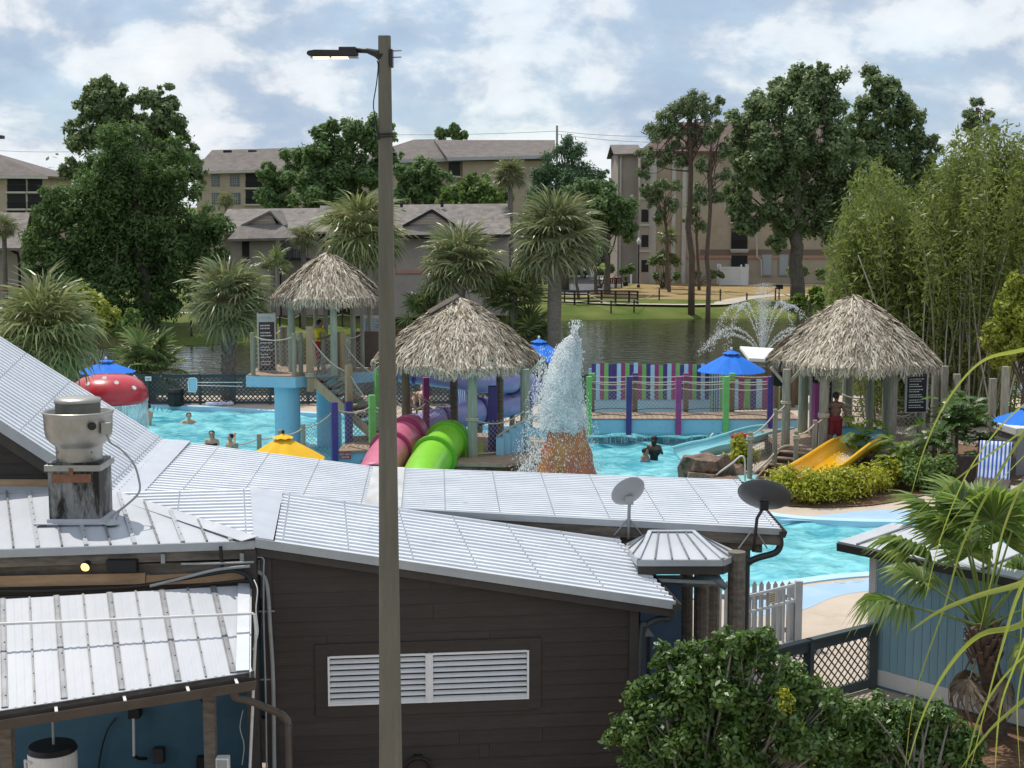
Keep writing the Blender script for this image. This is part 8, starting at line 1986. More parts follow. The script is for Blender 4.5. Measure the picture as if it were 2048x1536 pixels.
# ================================================================ FRONT RIGHT
ec = thing('entry_canopy', V((at(1400, 1290, 21.9).x, 21.9, 0)), 'small hipped white metal canopy roof on dark timber posts by the pool gate', 'canopy')
FLc, FRc, BRc, BLc = at(1276, 1119, 21.3), at(1446, 1119, 21.3), at(1479, 1105, 22.6), at(1250, 1088, 22.7); RL, RR_ = at(1300, 1064, 22.35), at(1386, 1064, 22.35)
def ribbed(parent, quad, nrib, mat=m_white_roof):
    a, b, c_, d = map(V, quad)
    for i in range(nrib):
        p0, p1 = lerp(a, b, i / nrib), lerp(a, b, (i + 1) / nrib); q0, q1 = lerp(d, c_, i / nrib), lerp(d, c_, (i + 1) / nrib)
        mb=MB(); mb.slab([p0, p1, q1, q0] if (q1 - q0).length > 1e-4 else [p0, p1, q0], .012); mb.build('roof_panel', mat, parent)
        if i:
            n_ = (b - a).cross(d - a).normalized(); n_ = n_ if n_.z > 0 else -n_; mb=MB(); mb.beam(p0 + n_ * .012, q0 + n_ * .012, .022, .024, up=n_); mb.build('roof_rib', m_seam, parent)
ribbed(ec, (FLc, FRc, RR_, RL), 5); ribbed(ec, (FRc, BRc, RR_ + V((0, .02, 0)), RR_), 3); ribbed(ec, (BLc, FLc, RL, RL + V((0, .02, 0))), 3)
mb=MB(); mb.slab([BRc, BLc, RL + V((0, .03, 0)), RR_ + V((0, .03, 0))], .012); mb.build('rear_roof', m_flash, ec)
for p, q in ((FLc, RL), (FRc, RR_), (RL, RR_)): mb=MB(); mb.beam(p + V((0, -.01, .02)), q + V((0, -.01, .02)), .06, .02); mb.build('ridge_cap', m_flash, ec)
for p, q, m_, dz, h_ in ((FLc, FRc, m_trim, -.05, .09), (FRc, BRc, m_trim, -.05, .09), (FLc, FRc, m_darktrim, -.165, .13), (FRc, BRc, m_darktrim, -.165, .13), (BLc, FLc, m_trim, -.05, .09)):
    mb=MB(); mb.beam(V(p) + V((0, .0 if m_ is m_trim else .05, dz)), V(q) + V((0, .0 if m_ is m_trim else .05, dz)), .04, h_); mb.build('fascia', m_, ec)
mb=MB(); mb.beam(FLc + V((.1, .1, -.32)), FRc + V((-.05, .3, -.42)), .03, .05); mb.build('conduit', m_conduit, ec)
for px, Y, r_, zt in ((1472, 21.95, .135, Z(1103, 21.95)), (1372, 23.3, .105, 2.9), (1400, 22.9, .105, 2.9)):
    x = at(px, 1200, Y).x; mb=MB(); mb.tube([(x, Y, 0), (x + .01, Y, zt * .5), (x, Y, zt)], [r_ * 1.03, r_, r_ * .97], 12); mb.build('post', m_oldwood, ec)
mb=MB(); mb.slab([at(1278, 1150, 22.6), at(1360, 1150, 22.9), V((at(1360, 1150, 22.9).x, 22.9, .03)), V((at(1278, 1150, 22.6).x, 22.6, .03))], .06); mb.build('side_wall', M('deep_blue_wall', (.05, .10, .17), (.06, .12, .20), 2, rough=.6), ec)
mb=MB(); mb.tube([at(1340, 1160, 21.8), at(1375, 1166, 21.75), at(1410, 1160, 21.7), at(1435, 1160, 21.68), at(1452, 1176, 21.66)], [.06, .10, .12, .11, .06], 10, flat=.7)
tag(mb.build('rolled_curtain', M('clear_vinyl', (.10, .14, .17), (.17, .21, .24), 5, rough=.3), smooth=True), 'rolled grey vinyl curtain sagging under the entry canopy', 'curtain')
ws_ = at(1298, 1272, 22.3); t = thing('wet_floor_board', V((ws_.x, 22.3, 0)), 'pale triangular board leaning in the dark canopy entrance', 'board'); mb=MB(); mb.slab([at(1288, 1273, 22.3), at(1309, 1273, 22.3), at(1295, 1254, 22.35)], .03); mb.build('panel', m_conduit, t); mb=MB(); mb.beam(V((ws_.x, 22.38, 0)), V((ws_.x, 22.36, ws_.z)), .05, .05); mb.build('stand', m_darktrim, t)
m_vin = M('white_vinyl', (.44, .46, .48), (.52, .53, .55), 3, rough=.45)
gt = thing('pool_gate', V((at(1592, 1290, 27.3).x, 27.3, 0)), 'white slatted pool gate with a small notice, right of the canopy post', 'gate')
ga, gb_ = V((at(1498, 1202, 26.5).x, 26.5, 0)), V((at(1588, 1180, 27.3).x, 27.3, 0))
for i in range(8): p = lerp(ga, gb_, (i + .2) / 8); mb=MB(); mb.box(p + V((0, 0, .62)), (.045, .03, 1.16)); mb.build('slat', m_vin, gt)
for z_ in (1.18, .88, .10): mb=MB(); mb.beam(ga + V((0, -.02, z_)), gb_ + V((0, -.02, z_)), .035, .05); mb.build('rail', m_vin, gt)
mb=MB(); mb.box(gb_ + V((.09, .02, .62)), (.13, .13, 1.26)); mb.build('post', m_vin, gt); mb=MB(); mb.box(gb_ + V((-.06, .06, .45)), (.11, .11, .9)); mb.build('post', m_vin, gt)
np_ = lerp(ga, gb_, .5) + V((0, -.06, 1.05)); dgt = (gb_ - ga).normalized(); rzg = math.atan2(dgt.y, dgt.x)
mb=MB(); mb.box(np_, (.20, .012, .20), rzg); nb = mb.build('notice', M('cream_plate', (.50, .48, .38), rough=.6), gt)
mb=MB(); [mb.box(np_ + V((0, -.009, dz)), (.15, .004, .018), rzg) for dz in (.06, .02, -.02, -.06)]; mb.build('notice_print', M('notice_ink', (.25, .18, .06), rough=.7), nb, kind='stuff')
def picket_fence(P0, P1, n, h_, label, pw=.085):
    P0, P1 = V(P0), V(P1); t = thing('picket_fence', lerp(P0, P1, .5), label, 'fence'); d = (P1 - P0).normalized(); a = math.atan2(d.y, d.x); rt = Matrix.Rotation(a, 3, 'Z')
    for i in range(n):
        p = lerp(P0, P1, (i + .5) / n); mb=MB(); pr = [(-pw / 2, .04), (pw / 2, .04), (pw / 2, h_ - .07), (0, h_), (-pw / 2, h_ - .07)]
        mb.slab([p + rt @ V((x, -.012, z)) for x, z in pr], .022, nrm=rt @ V((0, -1, 0))); mb.build('picket', m_vin, t)
    for z_ in (.25, h_ - .32): mb=MB(); mb.beam(P0 + V((0, .03, z_)), P1 + V((0, .03, z_)), .04, .10); mb.build('rail', m_vin, t)
    for p in (P0, P1): mb=MB(); mb.box(p + V((0, .05, h_ * .48)), (.11, .11, h_ * .96)); mb.build('post', m_vin, t)
picket_fence((at(1405, 1200, 27.5).x, 27.55, 0), (at(1585, 1200, 27.5).x, 27.5, 0), 13, 1.20, 'white picket fence with pointed slats behind the canopy posts')
picket_fence((at(1288, 1330, 23.4).x, 23.2, 0), (at(1415, 1330, 23.2).x, 23.0, 0), 10, 1.12, 'low white picket fence mostly hidden by the front shrub')
ysn = at(1312, 1345, 22.9); t = thing('warning_plate', ysn, 'small yellow and black plate on the low white fence behind the shrub', 'sign'); mb=MB(); mb.box(ysn, (.36, .02, .26)); mb.build('plate', M('sign_yellow', (.55, .34, .01), rough=.5), t); mb=MB(); mb.box(ysn + V((.0, -.014, -.02)), (.16, .006, .13)); mb.build('symbol', m_black, t)
lt = thing('front_lattice_fence', V((at(1690, 1380, 24.4).x, 24.4, 0)), 'dark slate lattice fence panel running to the blue building corner', 'fence')
La, Lb, Lc = (at(1748, 1300, 24.85).x, 24.85, 0), (at(1618, 1300, 23.9).x, 23.9, 0), (at(1478, 1345, 22.9).x, 22.9, 0)
lattice(lt, Lb, La, .03, 1.10, .115, .024, individual=True, frame=.16)
lattice(lt, Lc, Lb, .03, 1.10, .115, .024, individual=True, frame=.16)
mb=MB(); mb.box((La[0] - .02, La[1], .56), (.14, .14, 1.12)); mb.build('end_post', m_slate, lt)
B0, B1 = V((at(1750, 1300, 24.95).x, 24.95, 0)), V((at(2048, 1400, 22.85).x, 22.85, 0)); bdv = (B1 - B0).normalized(); B1 = B0 + bdv * 6.5
bn_ = V((bdv.y, -bdv.x, 0)); wallh = 2.40
bbld = thing('blue_pump_house', lerp(B0, B1, .4), 'blue shed with upright boards and white corner post behind the front palm', 'shed')
nb_ = 42; m_paleblue = M('pale_blue_boards', (.24, .42, .52), (.27, .46, .56), 2.5, rough=.6, objrnd=.04, stretch=(2, 2, .4))
for i in range(nb_):
    p, q = lerp(B0, B1, i / nb_), lerp(B0, B1, (i + 1) / nb_); mb=MB(); a, c_ = p + bdv * .004, q - bdv * .004
    o_ = bn_ * random.uniform(.018, .024); mb.slab([a + o_ + V((0, 0, .33)), c_ + o_ + V((0, 0, .33)), c_ + o_ + V((0, 0, wallh)), a + o_ + V((0, 0, wallh))], .02, nrm=bn_); mb.build('wall_board', m_paleblue, bbld)
bk = -bn_ * 1.0; mb=MB(); vs = [B0, B1, B1 + bk, B0 + bk]; mb.mesh(vs + [v + V((0, 0, wallh)) for v in vs], [(0, 1, 5, 4), (1, 2, 6, 5), (2, 3, 7, 6), (3, 0, 4, 7), (4, 5, 6, 7)]); mb.build('wall_body', m_bluewall, bbld)
mb=MB(); mb.slab([B0 + bn_ * .035 + V((0, 0, .05)), B1 + bn_ * .035 + V((0, 0, .05)), B1 + bn_ * .035 + V((0, 0, .325)), B0 + bn_ * .035 + V((0, 0, .325))], .04, nrm=bn_); mb.build('base_board', m_white, bbld)
mb=MB(); p = B0 - bdv * .05 + bn_ * .01; mb.beam(V((p.x, p.y, 0)), V((p.x, p.y, wallh)), .12, .13, up=bdv); mb.build('corner_post', m_white, bbld)
mb=MB(); e0 = B0 - bdv * .55 + bn_ * .38 + V((0, 0, 2.50)); e1 = B1 + bn_ * .38 + V((0, 0, 2.50)); mb.slab([e0, e1, e1 - bn_ * 1.6 + V((0, 0, .10)), e0 - bn_ * 1.6 + V((0, 0, .10))], .05); mb.build('roof', m_white_roof, bbld)
for k_ in range(9):
    u = (k_ + .5) / 9; mb=MB(); mb.beam(lerp(e0, e1, u) + V((0, 0, .015)), lerp(e0, e1, u) - bn_ * 1.6 + V((0, 0, .115)), .03, .03); mb.build('roof_rib', m_seam, bbld)
mb=MB(); mb.beam(e0 + V((0, 0, -.10)), e1 + V((0, 0, -.10)), .05, .13); mb.beam(e0 + V((0, 0, -.10)), e0 - bn_ * 1.6 + V((0, 0, 0)), .05, .13); mb.build('fascia', m_darktrim, bbld)
def dish(cpx, cpy, Y, rad, nrm, mat, foot, label, wide=1.0):
    c_ = at(cpx, cpy, Y); n_ = V(nrm).normalized(); e1 = n_.cross(V((0, 0, 1))).normalized(); e2 = e1.cross(n_).normalized(); ft = at(*foot)
    t = thing('satellite_dish', ft, label, 'satellite dish'); mb=MB(); vs, NA = [], 32
    for j in range(8):
        f_ = j / 7
        for i in range(NA): a = 2 * math.pi * i / NA; vs.append(c_ + e1 * (rad * wide * f_ * cos(a)) + e2 * (rad * f_ * sin(a)) + n_ * (rad * .22 * f_ * f_))
    mb.mesh(vs, [(j * NA + i, j * NA + (i + 1) % NA, (j + 1) * NA + (i + 1) % NA, (j + 1) * NA + i) for j in range(7) for i in range(NA)])
    o = mb.build('reflector', mat, t, smooth=True); s_ = o.modifiers.new('s', 'SOLIDIFY'); s_.thickness = .012
    mb=MB(); mb.tube([c_ + e1 * (rad * wide * cos(a)) + e2 * (rad * sin(a)) + n_ * (rad * .22) for a in [2 * math.pi * i / 32 for i in range(33)]], .009, 6, caps=False); mb.build('rim', mat, t, smooth=True)
    mb=MB(); top = c_ - n_ * .07 - e2 * rad * .35; mb.tube([ft - V((0, 0, .12)), V((ft.x + (top.x - ft.x) * .3, top.y, lerp(ft.z, top.z, .7))), top], .026, 8); mb.build('mast', m_conduit if mat is not m_ddish else m_darktrim, t, smooth=True)
    mb=MB(); mb.box(top + n_ * .03, (.13, .10, .14)); mb.build('bracket', m_conduit if mat is not m_ddish else m_black, t, bevel=.01)
    mb=MB(); q = c_ + n_ * rad * 1.0 - e2 * rad * .5; mb.tube([c_ - e2 * rad * .95 + n_ * rad * .2, q], .012, 6); mb.build('feed_arm', m_conduit, t); mb=MB(); mb.tube([q, q + (c_ - q).normalized() * .1], [.03, .04], 8); mb.build('receiver', m_conduit, t)
    for s_ in (-1, 1): mb=MB(); mb.tube([V((ft.x, top.y, lerp(ft.z, top.z, .45))), ft + V((.22 * s_, .05, -.08))], .012, 6); mb.build('strut', m_conduit, t)
m_ldish = M('light_dish', (.30, .31, .33), (.35, .36, .38), 2, rough=.5); m_ddish = M('dark_dish', (.075, .080, .085), (.095, .10, .105), 2, rough=.5)
dish(1259, 987, 22.75, .27, (-.35, .80, .50), m_ldish, (1257, 1062, 22.75), 'smaller light grey satellite dish on the roof behind the lamp side')
dish(1527, 997, 22.55, .36, (.25, .70, .66), m_ddish, (1507, 1088, 22.6), 'larger dark grey satellite dish at the right roof corner', 1.12)
m_pale_bark = M('pale_bark', (.17, .155, .13), (.27, .25, .21), 6, rough=.9, bump=.4)
def big_shrub(label, blobs, Y, base, n, seed, mat=m_lf_shrub, size=.085, nsub=18):
    rs = np.random.RandomState(seed); b = V((at(base, 1400, Y).x, Y, .02)); t = thing('glossy_shrub', b, label, 'shrub')
    Cn, Rr = sublobes(blobs, Y, rs, nsub=nsub, fr=.30, spread=1.02, dep=1.2)
    k = rs.choice(len(Rr), n, p=Rr ** 2 / (Rr ** 2).sum()); d = rs.normal(size=(n, 3)); d[:, 2] += .25; d /= np.linalg.norm(d, axis=1)[:, None]
    P = Cn[k] + d * (Rr[k] * np.clip(rs.normal(.85, .30, n), .15, 1.7))[:, None]; nr = d + rs.normal(size=(n, 3)) * .6; nr[:, 2] += .3; nr /= np.linalg.norm(nr, axis=1)[:, None]
    tt = rs.normal(size=(n, 3)) + d * .8; tt -= (tt * nr).sum(1)[:, None] * nr; tt /= np.linalg.norm(tt, axis=1)[:, None]; bb_ = np.cross(nr, tt); s = size * rs.uniform(.6, 1.3, n)[:, None]
    q = np.stack([P - tt * s * .5, P - tt * s * .12 + bb_ * s * .25 + nr * s * .05, P + tt * s * .25 + bb_ * s * .20 + nr * s * .05, P + tt * s * .55 - nr * s * .05, P + tt * s * .25 - bb_ * s * .20 + nr * s * .05, P - tt * s * .12 - bb_ * s * .25 + nr * s * .05], 1).reshape(-1, 3)
    q[:, 2] = np.maximum(q[:, 2], .06); obj('foliage', np_mesh('foliage', q - np.array(b), 6, mat), t, kind='stuff')
    ms = [b + V((rs.uniform(-.5, .5), rs.uniform(-.3, .3), 0)) for _ in range(5)]
    for i in range(0, len(Cn), 4):
        mb=MB(); s0 = ms[i % 5]; mid_ = lerp(s0, V(Cn[i]), .45) + V((rs.normal() * .1, rs.normal() * .1, .15)); mb.tube(spline([s0, mid_, V(Cn[i])], 4), [.032] * 3 + [.022] * 3 + [.014] * 2 + [.007], 6); mb.build('branch', m_pale_bark, t, smooth=True)
    return t
big_shrub('large glossy green shrub in front of the canopy and lattice fence', [(1270, 1440, 45), (1310, 1400, 55), (1340, 1340, 45), (1390, 1320, 45), (1440, 1300, 45), (1400, 1390, 70), (1490, 1300, 45), (1540, 1310, 50), (1570, 1345, 50), (1480, 1370, 75), (1560, 1410, 75), (1340, 1470, 80), (1430, 1470, 90), (1530, 1490, 95), (1620, 1440, 70), (1650, 1400, 40), (1300, 1500, 55), (1250, 1480, 40), (1330, 1305, 22), (1290, 1530, 60), (1640, 1500, 80), (1400, 1530, 90)], 18.6, 1450, 30000, 201)
big_shrub('lower glossy shrub in the right foreground at the foot of the palm', [(1700, 1440, 55), (1760, 1440, 50), (1820, 1430, 45), (1870, 1440, 45), (1720, 1500, 80), (1800, 1510, 80), (1880, 1500, 70), (1930, 1480, 35), (1940, 1530, 50), (1690, 1540, 80), (1860, 1550, 70)], 18.9, 1800, 17000, 202)
fl_ = at(1572, 1408, 18.0); rs = np.random.RandomState(5); q = leaf_pts([(fl_.x, fl_.y, fl_.z), (fl_.x - .03, fl_.y, fl_.z + .14)], [.11, .07], 260, .05, rs);
t = thing('yellow_flower_spray', fl_, 'pale yellow spray of new leaves in the middle of the large front shrub', 'leaf spray'); obj('sprigs', np_mesh('sprigs', q - np.array(fl_), 4, m_lf_gold), t, kind='stuff'); mb=MB(); mb.tube([fl_ - V((0, -.25, .5)), fl_], .008, 5); mb.build('stem', m_pale_bark, t)
Yp = 22.3; hubp = at(1968, 1255, Yp); bp_ = V((at(1990, 1490, 22.5).x, 22.5, .02))
fpalm = thing('front_fan_palm', bp_, 'fan palm with drooping leaf tips before the blue shed on the right', 'palm tree')
mb=MB(); mb.tube(spline([bp_ - V((0, 0, .1)), lerp(bp_, hubp, .5) + V((.03, 0, 0)), hubp - V((0, 0, .25)), hubp], 5), [.20, .19, .18, .175, .17, .17, .165, .165, .16, .165, .17, .19, .21, .22, .2, .15], 14); mb.build('trunk', M('fan_palm_trunk', (.085, .060, .045), (.16, .12, .09), 6, rough=.95, bump=.8, bscale=12, stretch=(1, 1, 3)), fpalm, smooth=True)
mb = MB()
for i in range(46):
    a = i * 2.4; z = hubp.z - .62 + .013 * i; o = V((cos(a), sin(a), 0)); p = V((hubp.x + .01, hubp.y, z)) + o * .17; sd = V((-o.y, o.x, 0)); mb.beam(p, p + o * .13 + V((0, 0, .22)), .07, .02, up=o)
mb.build('boots', M('brown_boots', (.13, .085, .055), (.20, .14, .10), 6, rough=.95), fpalm, kind='stuff')
tg_ = [(1800, 1085, -.35), (1765, 1200, -.45), (1840, 1010, .15), (1905, 985, .35), (1965, 1000, .5), (2040, 1010, .2), (2100, 1090, 0), (2100, 1200, -.4), (1935, 1090, .8), (2075, 1290, -.5), (1880, 1050, -.2), (2010, 1055, .6), (1830, 1150, .6), (2060, 1130, .7), (1925, 1020, -.3), (1990, 1010, -.2)]
for i, (px, py, dY) in enumerate(tg_):
    q = at(px, py, Yp + dY); d = q - hubp; L = d.length; az = math.atan2(d.y, d.x); el_ = math.asin(d.z / L)
    me = fan_leaf(m_frontpalm, L * .88, .70, 44, .30 + .25 * (py > 1150), R(122), .5, .066, 300 + i, tipdroop=1.15)
    obj('frond', me, fpalm, hubp - bp_, orient(el_, az, random.uniform(-.4, .4)))
for i in range(4): obj('dead_frond', FR_D[i % 2], fpalm, hubp - bp_ - V((0, 0, .2)), orient(R(-60), i * 1.6 + 2.2, 0), .9)
Yb = 8.0
np0 = V((at(2230, 900, Yb).x, Yb, 0)); nearp = thing('strap_leaf_plant', np0, 'long arching lime strap leaves hanging into the picture from the right', 'plant')
crown = V((np0.x, Yb, Z(640, Yb))); mb=MB(); mb.tube([np0, lerp(np0, crown, .5) + V((.05, 0, 0)), crown], [.12, .10, .07], 10); mb.build('stem', m_ptrunk, nearp, smooth=True)
m_strap = LEAF('strap_leaves', (.16, .20, .035), (.36, .40, .10), .4, .40, .4, c3=(.42, .38, .17))
bl_ = [([(2230, 700), (2110, 692), (2030, 703), (1960, 725), (1895, 800), (1850, 895), (1822, 990)], 20, 0), ([(2230, 760), (2120, 770), (2040, 815), (1975, 885), (1925, 965), (1880, 1080), (1850, 1200)], 12, .2), ([(2230, 820), (2100, 830), (2020, 880), (1950, 930), (1880, 985), (1830, 1030)], 8, .3), ([(2230, 740), (2120, 790), (2060, 850), (1990, 960), (1925, 1090), (1890, 1210), (1830, 1390), (1810, 1536)], 9, -.3),
       ([(2230, 1120), (2120, 1120), (2048, 1165), (1960, 1190), (1880, 1222), (1820, 1262)], 26, .1), ([(2230, 1200), (2120, 1190), (2040, 1250), (1960, 1270), (1900, 1330), (1850, 1420), (1815, 1530)], 22, -.2), ([(2230, 1060), (2100, 1080), (2040, 1180), (2005, 1290), (1975, 1400), (1940, 1540)], 22, -.4), ([(2230, 1100), (2120, 1150), (2070, 1230), (2030, 1330), (2000, 1420), (1990, 1540)], 24, -.5), ([(2230, 1260), (2100, 1280), (2020, 1340), (1960, 1430), (1930, 1540)], 13, 0), ([(2230, 1320), (2120, 1330), (2048, 1400), (1980, 1460), (1920, 1540)], 18, .3), ([(2230, 900), (2110, 900), (2050, 960), (2010, 1050), (1985, 1150), (1960, 1260)], 10, .4), ([(2230, 980), (2130, 990), (2075, 1060), (2050, 1180), (2040, 1290)], 14, .1), ([(2230, 1150), (2120, 1200), (2060, 1300), (2035, 1400), (2040, 1540)], 16, -.6), ([(2230, 850), (2100, 870), (2000, 960), (1930, 1010), (1870, 1090)], 7, .5)]
for i, (pp, w_, dY) in enumerate(bl_):
    pts = spline([at(a, b_, Yb + dY + .12 * k_ * (1 if i % 2 else -1) * .5) for k_, (a, b_) in enumerate(pp)], 5); pts = [crown + V((0, 0, min(0, pts[0].z - crown.z)))] + pts; mb=MB(); i0 = 0; n_ = len(pts)
    vd = V((0, 1, .1)).normalized()
    for k_, p in enumerate(pts):
        d = (pts[min(k_ + 1, n_ - 1)] - pts[max(k_ - 1, 0)]).normalized(); f_ = k_ / (n_ - 1); sd = d.cross(vd).normalized(); nn = sd.cross(d); sd = (sd * .75 + nn * .65 * sin(i + 2 * f_)).normalized(); ww = .72 * w_ / F * Yb * (1.0 - f_) ** .7 * min(1, .4 + f_ * 4) + .002
        mid_ = p - nn * ww * .15; mb.v += [p - sd * ww / 2, mid_, p + sd * ww / 2]
    for k_ in range(n_ - 1):
        for s_ in (0, 1): a = 3 * k_ + s_; mb.f.append((a, a + 1, a + 4, a + 3)); mb.m.append(0)
    mb.build('strap_leaf', m_strap, nearp, smooth=True)
def striped(name, c1, c2, sc_, axis='X'):
    m = bpy.data.materials.new(name); m.use_nodes = True; nd = m.node_tree.nodes; lk = m.node_tree.links; tcn = nd.new('ShaderNodeTexCoord'); w = nd.new('ShaderNodeTexWave'); w.bands_direction = axis; w.inputs['Scale'].default_value = sc_
    lk.new(tcn.outputs['Object'], w.inputs['Vector']); rp = nd.new('ShaderNodeValToRGB'); rp.color_ramp.interpolation = 'CONSTANT'; rp.color_ramp.elements[0].color = (*c1, 1); rp.color_ramp.elements[1].position = .5; rp.color_ramp.elements[1].color = (*c2, 1)
    lk.new(w.outputs['Fac'], rp.inputs[0]); lk.new(rp.outputs[0], nd['Principled BSDF'].inputs['Base Color']); nd['Principled BSDF'].inputs['Roughness'].default_value = .9; return m
m_towel = striped('striped_towel', (.62, .66, .74), (.05, .12, .42), 4.2)
m_wick = M('dark_wicker', (.045, .035, .03), (.07, .055, .045), 12, rough=.8, bump=.5, bscale=40)
def lounger(px, py, Y, rz, label, towel=None, back=R(62), tow_label=None, z=0.0, k=1.0):
    c_ = at(px, py, Y); b = V((c_.x, Y, z)); t = thing('sun_lounger', b, label, 'sun lounger')
    mb=MB(); mb.box(b + V((0, -.45, .34)), (.66, 1.25, .06)); mb.build('seat', m_wick, t, bevel=.01)
    bt = [b + V((-.33, .17, .36)), b + V((.33, .17, .36)), b + V((.33, .17 + .75 * cos(back), .36 + .75 * sin(back))), b + V((-.33, .17 + .75 * cos(back), .36 + .75 * sin(back)))]
    mb=MB(); mb.slab(bt, .05); mb.build('backrest', m_wick, t)
    for x, y in ((-.29, -1.0), (.29, -1.0), (-.29, .15), (.29, .15)): mb=MB(); mb.box(b + V((x, y, .155)), (.06, .06, .31)); mb.build('leg', m_wick, t)
    ob = [t]
    if towel:
        up_ = V((0, -sin(back), cos(back))) * .03; mb=MB(); P = [bt[0] + up_, bt[1] + up_, bt[2] + up_, bt[3] + up_]
        N = 8; vs = []
        for j in range(N + 1):
            for i in range(N + 1):
                p = lerp(lerp(P[0], P[1], .05 + .9 * i / N), lerp(P[3], P[2], .05 + .9 * i / N), -.1 + 1.13 * j / N); p = p + up_.normalized() * (.02 * sin(i * 1.9) * (1 - j / N) + .012 * sin(j * 2)); vs.append(p)
        mb.mesh(vs, [(j * (N + 1) + i, j * (N + 1) + i + 1, (j + 1) * (N + 1) + i + 1, (j + 1) * (N + 1) + i) for j in range(N) for i in range(N)]); o = mb.build('towel', towel, None, smooth=True); s_ = o.modifiers.new('s', 'SOLIDIFY'); s_.thickness = .015; tag(o, tow_label, 'towel')
        ob.append(o)
    for o in ob:
        if k != 1.0: o.scale = (k,) * 3; o.location = b + (o.location - b) * k
        if rz:
            rel = Matrix.Rotation(rz, 3, 'Z') @ (o.location - b); o.location = b + rel; o.rotation_euler = (0, 0, rz)
    return t
lounger(1985, 975, 41.5, R(-22), 'dark wicker lounger with raised back on the right terrace', m_towel, k=1.45, tow_label='blue and white striped towel draped over the lounger back at right')
lounger(1925, 985, 40.6, R(-40), 'dark wicker lounger lying flat in front of the striped towel', None, R(8))
for px, py, Y, mt, lab in ((1972, 970, 40.9, m_white, 'crumpled white towel at the foot of the striped towel lounger'), (1960, 985, 40.4, M('blue_towel', (.02, .16, .55), (.03, .22, .62), 6, rough=.9), 'bright blue towel hanging from the flat lounger')):
    c_ = at(px, py, Y); mb=MB(); [mb.ball(V((c_.x + random.uniform(-.3, .3), Y + random.uniform(-.2, .2), .42 + random.uniform(0, .05))), .13, 8, 5, (1.3, 1, .5)) for _ in range(9)]; mb.box((c_.x + .1, Y - .32, .28), (.5, .05, .32)); o = mb.build('beach_towel', mt, smooth=True); rm = o.modifiers.new('r', 'REMESH'); rm.mode = 'VOXEL'; rm.voxel_size = .035; tag(o, lab, 'towel')
sp_ = V((at(2064, 890, 45.5).x, 45.8, 0)); t = thing('spa_cabinet', sp_, 'pale grey box-shaped spa cabinet cut by the right picture edge', 'spa'); zt = Z(864, 44)
mb=MB(); mb.box(sp_ + V((0, 0, zt * .42)), (1.5, 1.4, zt * .84), .15); mb.build('cabinet', M('grey_cabinet', (.22, .23, .24), (.26, .27, .28), 2, rough=.6), t, bevel=.02); mb=MB(); mb.box(sp_ + V((0, 0, zt * .9)), (1.62, 1.52, zt * .16), .15); mb.build('cover', m_white, t, bevel=.03)
bs = at(1880, 945, 43); t = thing('wicker_planter', V((at(1960, 945, 42.6).x, 42.8, 0)), 'dark woven screen panel behind the flat wicker lounger', 'screen'); p = t.location; mb=MB(); mb.box(p + V((0, 0, .5)), (1.2, .08, 1.0)); mb.build('panel', m_wick, t); [ (lambda m2: (m2.box(p + V((x, 0, .52)), (.08, .1, 1.06)), m2.build('post', m_wick, t)))(MB()) for x in (-.6, .6)]
lounger(838, 812, 58.6, R(15), 'dark lounger carrying the sunbather on the far deck', None, R(40))
lounger(920, 812, 58.4, R(10), 'dark lounger with hanging striped towel behind the central hut', m_towel, R(70), 'blue and white striped towel over the far deck lounger')
lounger(1000, 808, 59.0, R(-10), 'far deck lounger nearest the purple flume bend', None, R(50))
c_ = at(1475, 874, 49.0); mb=MB(); [mb.ball(c_ + V((dx_, 0, dz)), .16, 8, 5, (1.3, .8, .7)) for dx_, dz in ((-.3, -.10), (-.1, -.02), (.12, .05), (.3, .02), (.0, -.12))]; o = mb.build('red_towel', M('red_towel', (.36, .02, .03), (.42, .03, .04), 5, rough=.9), smooth=True); rm = o.modifiers.new('r', 'REMESH'); rm.mode = 'VOXEL'; rm.voxel_size = .03; tag(o, 'crumpled red towel on the turquoise slide edge under the footbridge', 'towel')
# ================================================================ PEOPLE
def body(parent, segs, mat, name='body', vox=.018, sm=3):
    """continuous figure: tapered limbs fused into one surface"""
    mb = MB()
    for p, q, r0, r1 in segs:
        p, q = V(p), V(q); n = 5
        mb.tube([lerp(p, q, i / n) for i in range(n + 1)], [lerp(r0, r1, i / n) for i in range(n + 1)], 10); mb.ball(p, r0, 10, 6); mb.ball(q, r1, 10, 6)
    o = mb.build(name, mat, parent, smooth=True)
    rm = o.modifiers.new('fuse', 'REMESH'); rm.mode = 'VOXEL'; rm.voxel_size = vox; rm.use_smooth_shade = True
    s = o.modifiers.new('smooth', 'SMOOTH'); s.iterations = sm; s.factor = .5
    return o
def head_segs(c, face):
    c, f = V(c), V(face).normalized()
    return [(c + V((0, 0, .02)) - f * .015, c + V((0, 0, .03)) + f * .02, .095, .09), (c + V((0, 0, -.05)) + f * .03, c + V((0, 0, -.085)) + f * .045, .065, .045), (c + f * .10, c + f * .112 - V((0, 0, .025)), .012, .016), (c - V((0, 0, .07)), c - V((0, 0, .19)), .055, .06)]
